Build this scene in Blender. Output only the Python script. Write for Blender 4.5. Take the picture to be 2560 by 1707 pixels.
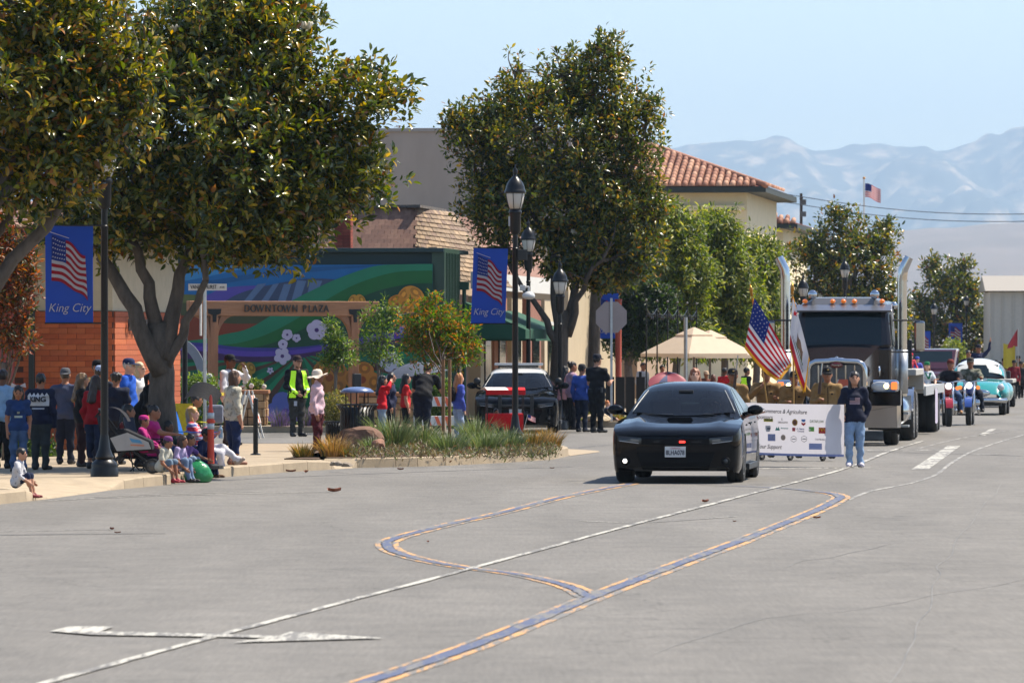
import bpy, bmesh, math, random
import numpy as np
from mathutils import Vector, Matrix, Euler
from mathutils.bvhtree import BVHTree

for o in list(bpy.data.objects):
    bpy.data.objects.remove(o)
SC = bpy.context.scene
COL = SC.collection
R = math.radians
random.seed(7)
RNG = np.random.default_rng(7)

# ------------------------------------------------------------------ camera
# photograph: 2560 x 1707 px, 200 mm lens, eye 2.1 m above the road, horizon at row 850
FPX, HC, CX, HY = 14222.0, 2.1, 1280.0, 850.0
cam_d = bpy.data.cameras.new('camera')
cam = bpy.data.objects.new('camera', cam_d)
COL.objects.link(cam)
cam.location = (0, 0, HC)
cam.rotation_euler = (R(90), 0, 0)
cam_d.lens = 200.0
cam_d.sensor_width = 36.0
cam_d.shift_y = -3.5 / 2560
cam_d.clip_start = 0.5
cam_d.clip_end = 90000
cam_d.dof.use_dof = True
cam_d.dof.focus_distance = 92.0
cam_d.dof.aperture_fstop = 8.0
SC.camera = cam

# ------------------------------------------------------------------ daylight
SUN_EL, SUN_AZ = 58.0, 25.0        # azimuth counted from +X towards +Y (to the right and a little behind the scene)
sd = Vector((math.cos(R(SUN_EL)) * math.cos(R(SUN_AZ)), math.cos(R(SUN_EL)) * math.sin(R(SUN_AZ)), math.sin(R(SUN_EL))))
W = bpy.data.worlds.new('World')
SC.world = W
W.use_nodes = True
nt = W.node_tree
bg = nt.nodes['Background']
sky = nt.nodes.new('ShaderNodeTexSky')
sky.sky_type = 'NISHITA'
sky.sun_disc = False
sky.sun_elevation = R(SUN_EL)
sky.sun_rotation = math.atan2(sd.x, sd.y)
sky.altitude = 100
sky.air_density = 1.0
sky.dust_density = 1.0
sky.ozone_density = 2.5
nt.links.new(sky.outputs[0], bg.inputs[0])
bg.inputs[1].default_value = 0.105
sl = bpy.data.lights.new('sun', 'SUN')
sl.energy = 4.6
sl.angle = R(0.53)
sl.color = (1.0, 0.91, 0.77)
sun = bpy.data.objects.new('sun', sl)
COL.objects.link(sun)
sun.rotation_euler = sd.to_track_quat('Z', 'Y').to_euler()
sun.location = (40, 20, 60)
SC.view_settings.view_transform = 'Standard'
SC.view_settings.look = 'None'
SC.view_settings.exposure = 1.05
SC.view_settings.gamma = 1.0
SC.view_settings.use_curve_mapping = False
SC.render.engine = 'CYCLES'
SC.cycles.use_denoising = True
SC.cycles.max_bounces = 6
SC.cycles.diffuse_bounces = 3
SC.cycles.glossy_bounces = 3
SC.cycles.transmission_bounces = 4
SC.cycles.transparent_max_bounces = 8
SC.cycles.volume_bounces = 0
SC.cycles.caustics_reflective = False
SC.cycles.caustics_refractive = False
# ------------------------------------------------------------------ helpers
UD = Vector((0.1193, 0.9929, 0))       # along the street, away from the camera
VD = Vector((0.9929, -0.1193, 0))      # across the street, to the right
SRZ = -0.1196                          # rotation that lays local +Y along the street

def at(px, py, D):
    return Vector(((px - CX) / FPX * D, D, HC + (HY - py) / FPX * D))

def gnd(px, py, z=0.0):
    D = (HC - z) * FPX / (py - HY)
    return Vector(((px - CX) / FPX * D, D, z))

def st(u, v, z=0.0):
    p = UD * u + VD * v
    return Vector((p.x, p.y, z))

class Plane:
    """a vertical wall plane through P0 with horizontal normal n: photo pixel -> point on the wall"""
    def __init__(s, P0, n):
        s.P0 = Vector((P0[0], P0[1], 0)); s.n = Vector((n[0], n[1], 0)).normalized()
    def p(s, px, py, off=0.0):
        a = (px - CX) / FPX
        t = (s.P0.dot(s.n)) / (a * s.n.x + s.n.y)
        return Vector((a * t, t, HC + (HY - py) / FPX * t)) + s.n * off

def lin(c):
    def f(x):
        x /= 255.0
        return x / 12.92 if x <= 0.04045 else ((x + 0.055) / 1.055) ** 2.4
    return tuple(f(x) * 0.72 for x in c)          # photo tone of a sunlit surface -> base colour

def tag(o, label=None, cat=None, group=None, kind=None):
    if label: o['label'] = label
    if cat: o['category'] = cat
    if group: o['group'] = group
    if kind: o['kind'] = kind
    return o

def empty(name, loc=(0, 0, 0), rz=0.0, label=None, cat=None, group=None):
    o = bpy.data.objects.new(name, None)
    COL.objects.link(o)
    o.location = loc
    o.rotation_euler = (0, 0, rz)
    o.empty_display_size = 0.2
    return tag(o, label, cat, group)

def link(name, me, parent=None, loc=None, rot=None):
    o = bpy.data.objects.new(name, me)
    COL.objects.link(o)
    if parent is not None: o.parent = parent
    if loc is not None: o.location = loc
    if rot is not None: o.rotation_euler = rot
    return o

def copy_tree(o, parent=None):
    c = o.copy(); COL.objects.link(c); c.parent = parent
    for ch in list(o.children): copy_tree(ch, c)
    return c

class MB:
    def __init__(s):
        s.v = []; s.f = []; s.m = []
    def add(s, vs, fs, mi=0):
        b = len(s.v)
        s.v.extend([tuple(x) for x in vs])
        for f in fs:
            s.f.append([b + i for i in f]); s.m.append(mi)
        return s
    def box(s, c, d, rz=0.0, mi=0, M=None):
        x, y, z = d[0] / 2, d[1] / 2, d[2] / 2
        P = [Vector((sx * x, sy * y, sz * z)) for sz in (-1, 1) for sx, sy in ((-1, -1), (1, -1), (1, 1), (-1, 1))]
        if M is None: M = Matrix.Rotation(rz, 3, 'Z')
        P = [M @ p + Vector(c) for p in P]
        return s.add(P, [(3, 2, 1, 0), (4, 5, 6, 7), (0, 1, 5, 4), (1, 2, 6, 5), (2, 3, 7, 6), (3, 0, 4, 7)], mi)
    def bar(s, a, b, w, h, mi=0, up=(0, 0, 1)):
        a, b = Vector(a), Vector(b)
        d = (b - a); L = d.length; d.normalize()
        x = d.cross(Vector(up))
        if x.length < 1e-4: x = d.cross(Vector((1, 0, 0)))
        x.normalize(); z = x.cross(d)
        M = Matrix((x, d, z)).transposed()
        return s.box((a + b) / 2, (w, L, h), M=M, mi=mi)
    def tube(s, pts, rad, n=8, mi=0, cap=True, closed=False):
        pts = [Vector(p) for p in pts]
        k = len(pts)
        if not hasattr(rad, '__len__'): rad = [rad] * k
        ring = []
        ref = None
        for i, p in enumerate(pts):
            if closed: d = pts[(i + 1) % k] - pts[i - 1]
            else: d = pts[min(i + 1, k - 1)] - pts[max(i - 1, 0)]
            if d.length < 1e-9: d = Vector((0, 0, 1))
            d.normalize()
            if ref is None:
                ref = d.cross(Vector((0, 0, 1)))
                if ref.length < 0.05: ref = d.cross(Vector((1, 0, 0)))
            x = ref - d * ref.dot(d)
            if x.length < 1e-6: x = d.orthogonal()
            x.normalize(); ref = x; y = d.cross(x)
            ring.append([p + (x * math.cos(2 * math.pi * j / n) + y * math.sin(2 * math.pi * j / n)) * rad[i] for j in range(n)])
        V = [q for r_ in ring for q in r_]
        Fs = []
        for i in range(k if closed else k - 1):
            a, b = i * n, ((i + 1) % k) * n
            for j in range(n):
                j2 = (j + 1) % n
                Fs.append((a + j, a + j2, b + j2, b + j))
        if cap and not closed:
            Fs.append(tuple(range(n - 1, -1, -1))); Fs.append(tuple((k - 1) * n + j for j in range(n)))
        return s.add(V, Fs, mi)
    def lathe(s, prof, n=16, o=(0, 0, 0), mi=0, axis=None):
        """prof: list of (radius, height)"""
        o = Vector(o)
        M = Matrix.Identity(3) if axis is None else Vector(axis).to_track_quat('Z', 'Y').to_matrix()
        V = []; Fs = []
        for r_, z in prof:
            for j in range(n):
                a = 2 * math.pi * j / n
                V.append(o + M @ Vector((r_ * math.cos(a), r_ * math.sin(a), z)))
        for i in range(len(prof) - 1):
            for j in range(n):
                j2 = (j + 1) % n
                Fs.append((i * n + j, i * n + j2, (i + 1) * n + j2, (i + 1) * n + j))
        if prof[0][0] > 1e-4: Fs.append(tuple(range(n - 1, -1, -1)))
        if prof[-1][0] > 1e-4: Fs.append(tuple((len(prof) - 1) * n + j for j in range(n)))
        return s.add(V, Fs, mi)
    def prism(s, poly, ext, mi=0):
        """poly: 3-D points in order; ext: extrusion vector"""
        e = Vector(ext); n = len(poly)
        V = [Vector(p) for p in poly] + [Vector(p) + e for p in poly]
        Fs = [tuple(range(n - 1, -1, -1)), tuple(range(n, 2 * n))]
        for i in range(n):
            j = (i + 1) % n
            Fs.append((i, j, n + j, n + i))
        return s.add(V, Fs, mi)
    def poly(s, pts, mi=0):
        return s.add(pts, [tuple(range(len(pts)))], mi)
    def ell(s, c, r_, nu=12, nv=8, mi=0, M=None):
        c = Vector(c)
        if not hasattr(r_, '__len__'): r_ = (r_, r_, r_)
        V = []; Fs = []
        for i in range(nv + 1):
            t = math.pi * i / nv
            for j in range(nu):
                a = 2 * math.pi * j / nu
                q = Vector((r_[0] * math.sin(t) * math.cos(a), r_[1] * math.sin(t) * math.sin(a), r_[2] * math.cos(t)))
                V.append(c + (M @ q if M is not None else q))
        for i in range(nv):
            for j in range(nu):
                j2 = (j + 1) % nu
                Fs.append((i * nu + j, (i + 1) * nu + j, (i + 1) * nu + j2, i * nu + j2))
        return s.add(V, Fs, mi)
    def grid(s, fn, nu, nv, mi=0):
        V = [fn(i / nu, j / nv) for j in range(nv + 1) for i in range(nu + 1)]
        Fs = [(j * (nu + 1) + i, j * (nu + 1) + i + 1, (j + 1) * (nu + 1) + i + 1, (j + 1) * (nu + 1) + i) for j in range(nv) for i in range(nu)]
        return s.add(V, Fs, mi)
    def mesh(s, name, mats, smooth=False, angle=None):
        me = bpy.data.meshes.new(name)
        me.from_pydata(s.v, [], s.f)
        if not isinstance(mats, (list, tuple)): mats = [mats]
        for m in mats: me.materials.append(m)
        me.polygons.foreach_set('material_index', s.m)
        bm = bmesh.new(); bm.from_mesh(me)
        bmesh.ops.remove_doubles(bm, verts=bm.verts, dist=1e-5)
        bm.normal_update()
        if len(bm.faces): bmesh.ops.recalc_face_normals(bm, faces=bm.faces)
        if angle:
            for f in bm.faces: f.smooth = True
            for e in bm.edges:
                e.smooth = not (len(e.link_faces) == 2 and e.calc_face_angle(0) > R(angle))
        elif smooth:
            for f in bm.faces: f.smooth = True
        bm.to_mesh(me); bm.free()
        return me
    def build(s, name, mats, parent=None, smooth=False, angle=None, bevel=0, loc=None, rot=None):
        o = link(name, s.mesh(name, mats, smooth, angle), parent, loc, rot)
        if bevel:
            b = o.modifiers.new('Bevel', 'BEVEL'); b.width = bevel; b.segments = 2; b.limit_method = 'ANGLE'
        return o

def text_mesh(body, size=1.0, shear=0.0, thick=0.004, align='CENTER', spacing=1.0, bold=0.0):
    """flat lettering in the local X (right) / Z (up) plane, facing -Y"""
    cu = bpy.data.curves.new('lettering', 'FONT')
    cu.body = body; cu.size = size; cu.shear = shear; cu.extrude = thick / 2
    cu.align_x = align; cu.align_y = 'CENTER'; cu.space_character = spacing; cu.offset = bold; cu.resolution_u = 3
    o = bpy.data.objects.new('lettering', cu); COL.objects.link(o)
    dg = bpy.context.evaluated_depsgraph_get()
    me = bpy.data.meshes.new_from_object(o.evaluated_get(dg))
    bpy.data.objects.remove(o); bpy.data.curves.remove(cu)
    me.transform(Matrix.Rotation(R(90), 4, 'X'))
    return me

def text(body, size, mt, parent, loc, rz=0.0, name='lettering', sx=1.0, **k):
    me = text_mesh(body, size, **k)
    if sx != 1.0: me.transform(Matrix.Diagonal((sx, 1, 1, 1)))
    me.materials.clear(); me.materials.append(mt)
    return link(name, me, parent, loc, (0, 0, rz))

# ------------------------------------------------------------------ materials
MATS = {}
def mat(name, col, rough=0.6, metal=0.0, var=0.0, scale=6.0, bump=0.0, bscale=40.0, coat=0.0, trans=0.0, spec=0.5, emit=0.0, ecol=None, sheen=0.0, col2=None, alpha=1.0, stretch=None, detail=4.0):
    if name in MATS: return MATS[name]
    m = bpy.data.materials.new(name); m.use_nodes = True
    n = m.node_tree.nodes; l = m.node_tree.links
    b = n['Principled BSDF']
    c = tuple(col) + (1,)
    b.inputs['Base Color'].default_value = c
    b.inputs['Roughness'].default_value = rough
    b.inputs['Metallic'].default_value = metal
    b.inputs['Specular IOR Level'].default_value = spec
    b.inputs['Coat Weight'].default_value = coat
    b.inputs['Coat Roughness'].default_value = 0.04
    b.inputs['Transmission Weight'].default_value = trans
    b.inputs['Sheen Weight'].default_value = sheen
    b.inputs['Alpha'].default_value = alpha
    if emit:
        b.inputs['Emission Color'].default_value = tuple(ecol or col) + (1,)
        b.inputs['Emission Strength'].default_value = emit
    if var or bump:
        tc = n.new('ShaderNodeTexCoord'); mp = n.new('ShaderNodeMapping')
        l.new(tc.outputs['Object'], mp.inputs[0])
        if stretch: mp.inputs['Scale'].default_value = stretch
    if var:
        nz = n.new('ShaderNodeTexNoise'); nz.inputs['Scale'].default_value = scale; nz.inputs['Detail'].default_value = detail
        nz.inputs['Roughness'].default_value = 0.65
        l.new(mp.outputs[0], nz.inputs['Vector'])
        rp = n.new('ShaderNodeValToRGB')
        rp.color_ramp.elements[0].position = 0.3; rp.color_ramp.elements[1].position = 0.7
        if col2 is None:
            lo = tuple(max(0, x * (1 - var)) for x in col); hi = tuple(min(1, x * (1 + var)) for x in col)
        else: lo, hi = col, col2
        rp.color_ramp.elements[0].color = lo + (1,) if isinstance(lo, tuple) else tuple(lo) + (1,)
        rp.color_ramp.elements[1].color = tuple(hi) + (1,)
        l.new(nz.outputs['Fac'], rp.inputs[0]); l.new(rp.outputs[0], b.inputs['Base Color'])
    if bump:
        nb = n.new('ShaderNodeTexNoise'); nb.inputs['Scale'].default_value = bscale; nb.inputs['Detail'].default_value = 3
        l.new(mp.outputs[0], nb.inputs['Vector'])
        bp = n.new('ShaderNodeBump'); bp.inputs['Strength'].default_value = bump; bp.inputs['Distance'].default_value = 0.02
        l.new(nb.outputs['Fac'], bp.inputs['Height']); l.new(bp.outputs[0], b.inputs['Normal'])
    MATS[name] = m
    return m

def cloth(rgb, rough=0.85):
    rgb = tuple(rgb)
    return mat('cloth_%d_%d_%d' % rgb, lin(rgb), rough, var=0.14, scale=14, bump=0.35, bscale=26, spec=0.25)

def paint(rgb, rough=0.5):
    return mat('paint_%d_%d_%d_%d' % (tuple(rgb) + (int(rough * 100),)), lin(rgb), rough, var=0.06, scale=8)

SKINS = [lin((205, 150, 120)), lin((170, 115, 85)), lin((120, 78, 55)), lin((225, 175, 150))]
def skin(i): return mat('skin_%d' % i, SKINS[i], 0.55, var=0.08, scale=10, spec=0.35)

def leafmat(name, base=(0.05, 0.08, 0.02), trans=0.25, rough=0.32):
    """two-sided leaf: per-leaf colour from the mesh, some light passes through"""
    if name in MATS: return MATS[name]
    m = bpy.data.materials.new(name); m.use_nodes = True
    n = m.node_tree.nodes; l = m.node_tree.links
    b = n['Principled BSDF']
    at_ = n.new('ShaderNodeAttribute'); at_.attribute_name = 'leaf_colour'
    l.new(at_.outputs['Color'], b.inputs['Base Color'])
    b.inputs['Roughness'].default_value = rough
    b.inputs['Specular IOR Level'].default_value = 0.55
    t = n.new('ShaderNodeBsdfTranslucent')
    hs = n.new('ShaderNodeHueSaturation'); hs.inputs['Saturation'].default_value = 1.15; hs.inputs['Value'].default_value = 1.6
    l.new(at_.outputs['Color'], hs.inputs['Color']); l.new(hs.outputs[0], t.inputs['Color'])
    mx = n.new('ShaderNodeMixShader'); mx.inputs[0].default_value = trans
    l.new(b.outputs[0], mx.inputs[1]); l.new(t.outputs[0], mx.inputs[2])
    l.new(mx.outputs[0], n['Material Output'].inputs['Surface'])
    MATS[name] = m
    return m

def tcloth(name, rgb, t=.5, rough=.8):
    """thin fabric that lets light through"""
    if name in MATS: return MATS[name]
    m = mat(name, lin(rgb), rough, var=.05, scale=5); n = m.node_tree.nodes; l = m.node_tree.links
    tr = n.new('ShaderNodeBsdfTranslucent'); tr.inputs['Color'].default_value = lin(rgb) + (1,)
    mx = n.new('ShaderNodeMixShader'); mx.inputs[0].default_value = t
    l.new(n['Principled BSDF'].outputs[0], mx.inputs[1]); l.new(tr.outputs[0], mx.inputs[2]); l.new(mx.outputs[0], n['Material Output'].inputs['Surface'])
    return m

def printcloth(name, a, b, scale=9.0, thr=.55, stretch=None, c=None):
    """cloth with a printed blotch pattern"""
    if name in MATS: return MATS[name]
    m = mat(name, lin(a), .85, var=.2, scale=scale, col2=lin(b), bump=.35, bscale=26, spec=.25, stretch=stretch, detail=1.5)
    r_ = [q for q in m.node_tree.nodes if q.type == 'VALTORGB'][0].color_ramp
    r_.elements[0].position = thr - .03; r_.elements[1].position = thr + .03
    if c is not None:
        e = r_.elements.new(min(thr + .12, 1)); e.color = tuple(lin(c)) + (1,)
    return m

def carglass(name, tint=(.30, .38, .40)):
    if name in MATS: return MATS[name]
    m = bpy.data.materials.new(name); m.use_nodes = True
    n = m.node_tree.nodes; l = m.node_tree.links; n.remove(n['Principled BSDF'])
    t = n.new('ShaderNodeBsdfTransparent'); t.inputs[0].default_value = tuple(tint) + (1,)
    g = n.new('ShaderNodeBsdfGlossy'); g.inputs['Roughness'].default_value = .03
    f = n.new('ShaderNodeFresnel'); f.inputs[0].default_value = 1.45
    mx = n.new('ShaderNodeMixShader'); l.new(f.outputs[0], mx.inputs[0]); l.new(t.outputs[0], mx.inputs[1]); l.new(g.outputs[0], mx.inputs[2]); l.new(mx.outputs[0], n['Material Output'].inputs['Surface'])
    MATS[name] = m; return m

CHROME = mat('chrome', (0.50, 0.51, 0.53), 0.10, 1.0)
STEEL = mat('galvanised_steel', (0.42, 0.43, 0.44), 0.4, 0.85, var=0.12, scale=9)
BLACKMETAL = mat('black_painted_metal', (0.008, 0.0085, 0.01), 0.35, spec=0.3)
RUBBER = mat('tyre_rubber', (0.012, 0.012, 0.012), 0.75, var=0.3, scale=20)
BLACKPLASTIC = mat('black_plastic', (0.01, 0.01, 0.011), 0.45)
WHITE = paint((232, 230, 224), 0.5)
# ================================================================== the setting
def asphalt():
    m = bpy.data.materials.new('old_asphalt'); m.use_nodes = True
    n = m.node_tree.nodes; l = m.node_tree.links; b = n['Principled BSDF']
    tc = n.new('ShaderNodeTexCoord')
    mp = n.new('ShaderNodeMapping'); l.new(tc.outputs['Object'], mp.inputs[0])
    mp.inputs['Rotation'].default_value = (0, 0, -SRZ)
    mp.inputs['Scale'].default_value = (1.0, 0.16, 1)
    def noise(sc, det, vec):
        q = n.new('ShaderNodeTexNoise'); q.inputs['Scale'].default_value = sc; q.inputs['Detail'].default_value = det
        q.inputs['Roughness'].default_value = 0.6
        l.new(vec, q.inputs['Vector']); return q.outputs['Fac']
    lanes = noise(0.55, 5, mp.outputs[0])
    spots = noise(1.6, 6, tc.outputs['Object'])
    grit = noise(95, 2, tc.outputs['Object'])
    grit2 = noise(22, 3, tc.outputs['Object'])
    mp2 = n.new('ShaderNodeMapping'); l.new(tc.outputs['Object'], mp2.inputs[0]); mp2.inputs['Scale'].default_value = (1, .05, 1)
    streak = noise(30, 3, mp2.outputs[0])
    def ramp(f, c0, c1, p0=0.3, p1=0.7):
        r_ = n.new('ShaderNodeValToRGB')
        r_.color_ramp.elements[0].position = p0; r_.color_ramp.elements[1].position = p1
        r_.color_ramp.elements[0].color = tuple(c0) + (1,); r_.color_ramp.elements[1].color = tuple(c1) + (1,)
        l.new(f, r_.inputs[0]); return r_.outputs[0]
    def mul(a, c, f=1.0):
        x = n.new('ShaderNodeMix'); x.data_type = 'RGBA'; x.blend_type = 'MULTIPLY'; x.inputs[0].default_value = f
        l.new(a, x.inputs[6]); l.new(c, x.inputs[7]); return x.outputs[2]
    base = ramp(lanes, (0.129, 0.121, 0.109), (0.163, 0.153, 0.138), 0.36, 0.64)
    c = mul(base, ramp(spots, (0.88, 0.88, 0.88), (1.08, 1.07, 1.06), 0.35, 0.65))
    c = mul(c, ramp(grit, (0.82, 0.82, 0.82), (1.14, 1.14, 1.14), 0.35, 0.65))
    c = mul(c, ramp(grit2, (0.9, 0.9, 0.9), (1.08, 1.08, 1.08), 0.35, 0.65))
    c = mul(c, ramp(streak, (0.88, 0.88, 0.88), (1.1, 1.1, 1.1), 0.3, 0.7))
    # hairline cracks
    vo = n.new('ShaderNodeTexVoronoi'); vo.feature = 'DISTANCE_TO_EDGE'; vo.inputs['Scale'].default_value = 0.16
    wob = n.new('ShaderNodeMix'); wob.data_type = 'VECTOR'; wob.inputs[0].default_value = 0.35
    nz = n.new('ShaderNodeTexNoise'); nz.inputs['Scale'].default_value = 0.8; nz.inputs['Detail'].default_value = 4
    l.new(tc.outputs['Object'], nz.inputs['Vector'])
    ad = n.new('ShaderNodeVectorMath'); ad.operation = 'MULTIPLY_ADD'
    l.new(nz.outputs['Color'], ad.inputs[0]); ad.inputs[1].default_value = (3, 3, 0); l.new(tc.outputs['Object'], ad.inputs[2])
    l.new(ad.outputs[0], vo.inputs['Vector'])
    c = mul(c, ramp(vo.outputs['Distance'], (0.72, 0.72, 0.72), (1, 1, 1), 0.0, 0.006))
    l.new(c, b.inputs['Base Color'])
    b.inputs['Roughness'].default_value = 0.82
    b.inputs['Specular IOR Level'].default_value = 0.35
    bp = n.new('ShaderNodeBump'); bp.inputs['Strength'].default_value = 0.5; bp.inputs['Distance'].default_value = 0.008
    l.new(grit, bp.inputs['Height']); l.new(bp.outputs[0], b.inputs['Normal'])
    return m

def worn(name, col, wear=0.45, scale=9.0):
    """road paint scuffed through to the asphalt below"""
    m = bpy.data.materials.new(name); m.use_nodes = True
    n = m.node_tree.nodes; l = m.node_tree.links; b = n['Principled BSDF']
    tc = n.new('ShaderNodeTexCoord')
    q = n.new('ShaderNodeTexNoise'); q.inputs['Scale'].default_value = scale; q.inputs['Detail'].default_value = 6; q.inputs['Roughness'].default_value = 0.75
    mw = n.new('ShaderNodeMapping'); l.new(tc.outputs['Object'], mw.inputs[0]); mw.inputs['Scale'].default_value = (1, .10, 1)
    l.new(mw.outputs[0], q.inputs['Vector'])
    q2 = n.new('ShaderNodeTexNoise'); q2.inputs['Scale'].default_value = 0.7; q2.inputs['Detail'].default_value = 3
    l.new(tc.outputs['Object'], q2.inputs['Vector'])
    av = n.new('ShaderNodeMath'); av.operation = 'ADD'; l.new(q.outputs['Fac'], av.inputs[0])
    ml = n.new('ShaderNodeMath'); ml.operation = 'MULTIPLY_ADD'; l.new(q2.outputs['Fac'], ml.inputs[0]); ml.inputs[1].default_value = 0.7; ml.inputs[2].default_value = -0.35
    l.new(ml.outputs[0], av.inputs[1])
    r_ = n.new('ShaderNodeValToRGB'); r_.color_ramp.elements[0].position = wear - 0.07; r_.color_ramp.elements[1].position = wear + 0.07
    r_.color_ramp.elements[0].color = (0.147, 0.138, 0.125, 1); r_.color_ramp.elements[1].color = tuple(col) + (1,)
    l.new(av.outputs[0], r_.inputs[0]); l.new(r_.outputs[0], b.inputs['Base Color'])
    b.inputs['Roughness'].default_value = 0.7
    return m

ASPH = asphalt()
CONC = mat('kerb_concrete', lin((176, 158, 132)), 0.85, var=0.14, scale=3.0, bump=0.4, bscale=60)
SLAB = mat('pavement_concrete', lin((170, 152, 126)), 0.85, var=0.12, scale=2.2, bump=0.3, bscale=50)
SOIL = mat('planter_soil', lin((96, 74, 54)), 0.95, var=0.35, scale=12, bump=0.8, bscale=30)
DIRT = mat('dry_ground', lin((150, 132, 104)), 0.95, var=0.2, scale=0.05)

# ground to the horizon
MB().poly([(-5500, -600, -0.03), (9000, -600, -0.03), (9000, 24000, -0.03), (-5500, 24000, -0.03)]).build('ground', DIRT)['kind'] = 'structure'
# main street and the side street
rd = MB()
rd.poly([st(-30, -15.9, 0), st(-30, 9, 0), st(330, 9, 0), st(330, -15.9, 0)])
rd.build('main_street', ASPH)['kind'] = 'structure'
MB().poly([st(104, -15.85, 0.0), st(134, -15.85, 0.0), st(134, -140, 0.0), st(104, -140, 0.0)]).build('side_street', ASPH)['kind'] = 'structure'

# ---- near corner: kerb line with its outer foot points, height and depth of the kerb strip
K = [(st(12, -15.2), .15, .2), (st(45, -15.2), .15, .2), (gnd(0, 1260), .15, .2), (gnd(66, 1253), .15, .2), (gnd(120, 1247), .03, 1.0), (gnd(200, 1236), .02, 1.5),
     (gnd(274, 1225.5), .02, 1.5), (gnd(312, 1221.5), .13, .35), (gnd(360, 1217), .15, .2), (gnd(411, 1212), .15, .2), (gnd(478, 1203), .15, .2), (gnd(544, 1193), .15, .2), (gnd(625, 1187), .15, .2),
     (gnd(710, 1180), .15, .2), (gnd(770, 1176.5), .16, .2), (gnd(830, 1173), .13, .2), (gnd(840, 1172.4), .02, .9), (gnd(884, 1169.6), .02, .9), (gnd(894, 1169), .16, .2),
     (gnd(990, 1167), .16, .2), (gnd(1045, 1165.8), .16, .2), (gnd(1115, 1163.5), .16, .2), (gnd(1184, 1160), .16, .2), (gnd(1255, 1156.5), .16, .2), (gnd(1321, 1152.5), .16, .2), (gnd(1384, 1148), .16, .2), (gnd(1422, 1139), .16, .2),
     (Vector((0.95, 105.0, 0)), .16, .2), (Vector((0.2, 106.2, 0)), .16, .2), (Vector((-1.2, 106.9, 0)), .15, .2), (Vector((-3.2, 107.25, 0)), .15, .2)]
q = Vector((-3.2, 107.25, 0))
for k in range(1, 8): K.append((q - VD * (4.0 * k), .15, .2))
NP = len(K)
inner = []
for i in range(NP):
    d = (K[min(i + 1, NP - 1)][0] - K[max(i - 1, 0)][0]).normalized()
    nrm = Vector((-d.y, d.x, 0))
    inner.append(K[i][0] + nrm * K[i][2])
side = MB()
poly = [Vector((p.x, p.y, 0.135)) for p in inner] + [Vector((-60, 114, 0.135)), Vector((-60, 12, 0.135))]
side.poly(poly)
sidewalk = side.build('near_pavement', SLAB); sidewalk['kind'] = 'structure'
for i in range(NP - 1):
    a, ha, wa = K[i]; b_, hb, wb = K[i + 1]; ia, ib = inner[i], inner[i + 1]
    e = (b_ - a).normalized() * 0.006
    m_ = MB()
    V = []
    for (p, h, inn, s_) in ((a, ha, ia, 1), (b_, hb, ib, -1)):
        t = (inn - p).normalized()
        V += [p + e * s_ + Vector((0, 0, -0.02)), p + e * s_ + t * 0.012 + Vector((0, 0, h - 0.018)), p + e * s_ + t * 0.03 + Vector((0, 0, h)), inn + e * s_ + Vector((0, 0, 0.156 if h > .1 else 0.15)), inn + e * s_ + Vector((0, 0, -0.02))]
    Fs = [(j, j + 1, 5 + j + 1, 5 + j) for j in range(4)] + [(4, 0, 5, 9), (4, 3, 2, 1, 0), (5, 6, 7, 8, 9)]
    m_.add(V, Fs)
    m_.build('kerb_stone', CONC, sidewalk, angle=40)
# paving slabs
def clip(poly, ax, lim, sgn):
    out = []
    for i in range(len(poly)):
        p, q_ = poly[i], poly[(i + 1) % len(poly)]
        dp, dq = sgn * (p.dot(ax) - lim), sgn * (q_.dot(ax) - lim)
        if dp <= 0: out.append(p)
        if dp * dq < 0:
            t = dp / (dp - dq); out.append(p + (q_ - p) * t)
    return out
pts2 = [Vector((p.x, p.y, 0)) for p in inner] + [Vector((-60, 114, 0)), Vector((-60, 12, 0))]
U0, G = 62.0, 1.52
for iu in range(31):
    for iv in range(9):
        u0, v0 = U0 + iu * G, -28 + iv * 1.75
        pg = pts2
        for ax, lim, sg in ((UD, u0 + G - 0.012, 1), (UD, u0, -1), (VD, v0 + 1.738, 1), (VD, v0, -1)):
            if len(pg) > 2: pg = clip(pg, ax, lim, sg)
        if len(pg) < 3: continue
        ar = sum(pg[i].x * pg[(i + 1) % len(pg)].y - pg[(i + 1) % len(pg)].x * pg[i].y for i in range(len(pg))) / 2
        if abs(ar) < 0.08: continue
        zz = 0.136 + random.uniform(-0.001, 0.0015)
        MB().prism([p + Vector((0, 0, zz)) for p in (pg if ar > 0 else pg[::-1])], (0, 0, 0.014)).build('slab', SLAB, sidewalk)
# planter bed on the corner
bi = [i for i in range(NP) if 15 <= i <= 28]
bed = [Vector((inner[i].x, inner[i].y, .10)) for i in bi] + [gnd(x, y, .15) * 1.0 for x, y in ((1250, 1104), (1040, 1106), (930, 1110), (860, 1118), (780, 1130))]
for p in bed: p.z = .10
MB().prism(bed, (0, 0, 0.068)).build('planter_bed', SOIL)['kind'] = 'structure'

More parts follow.
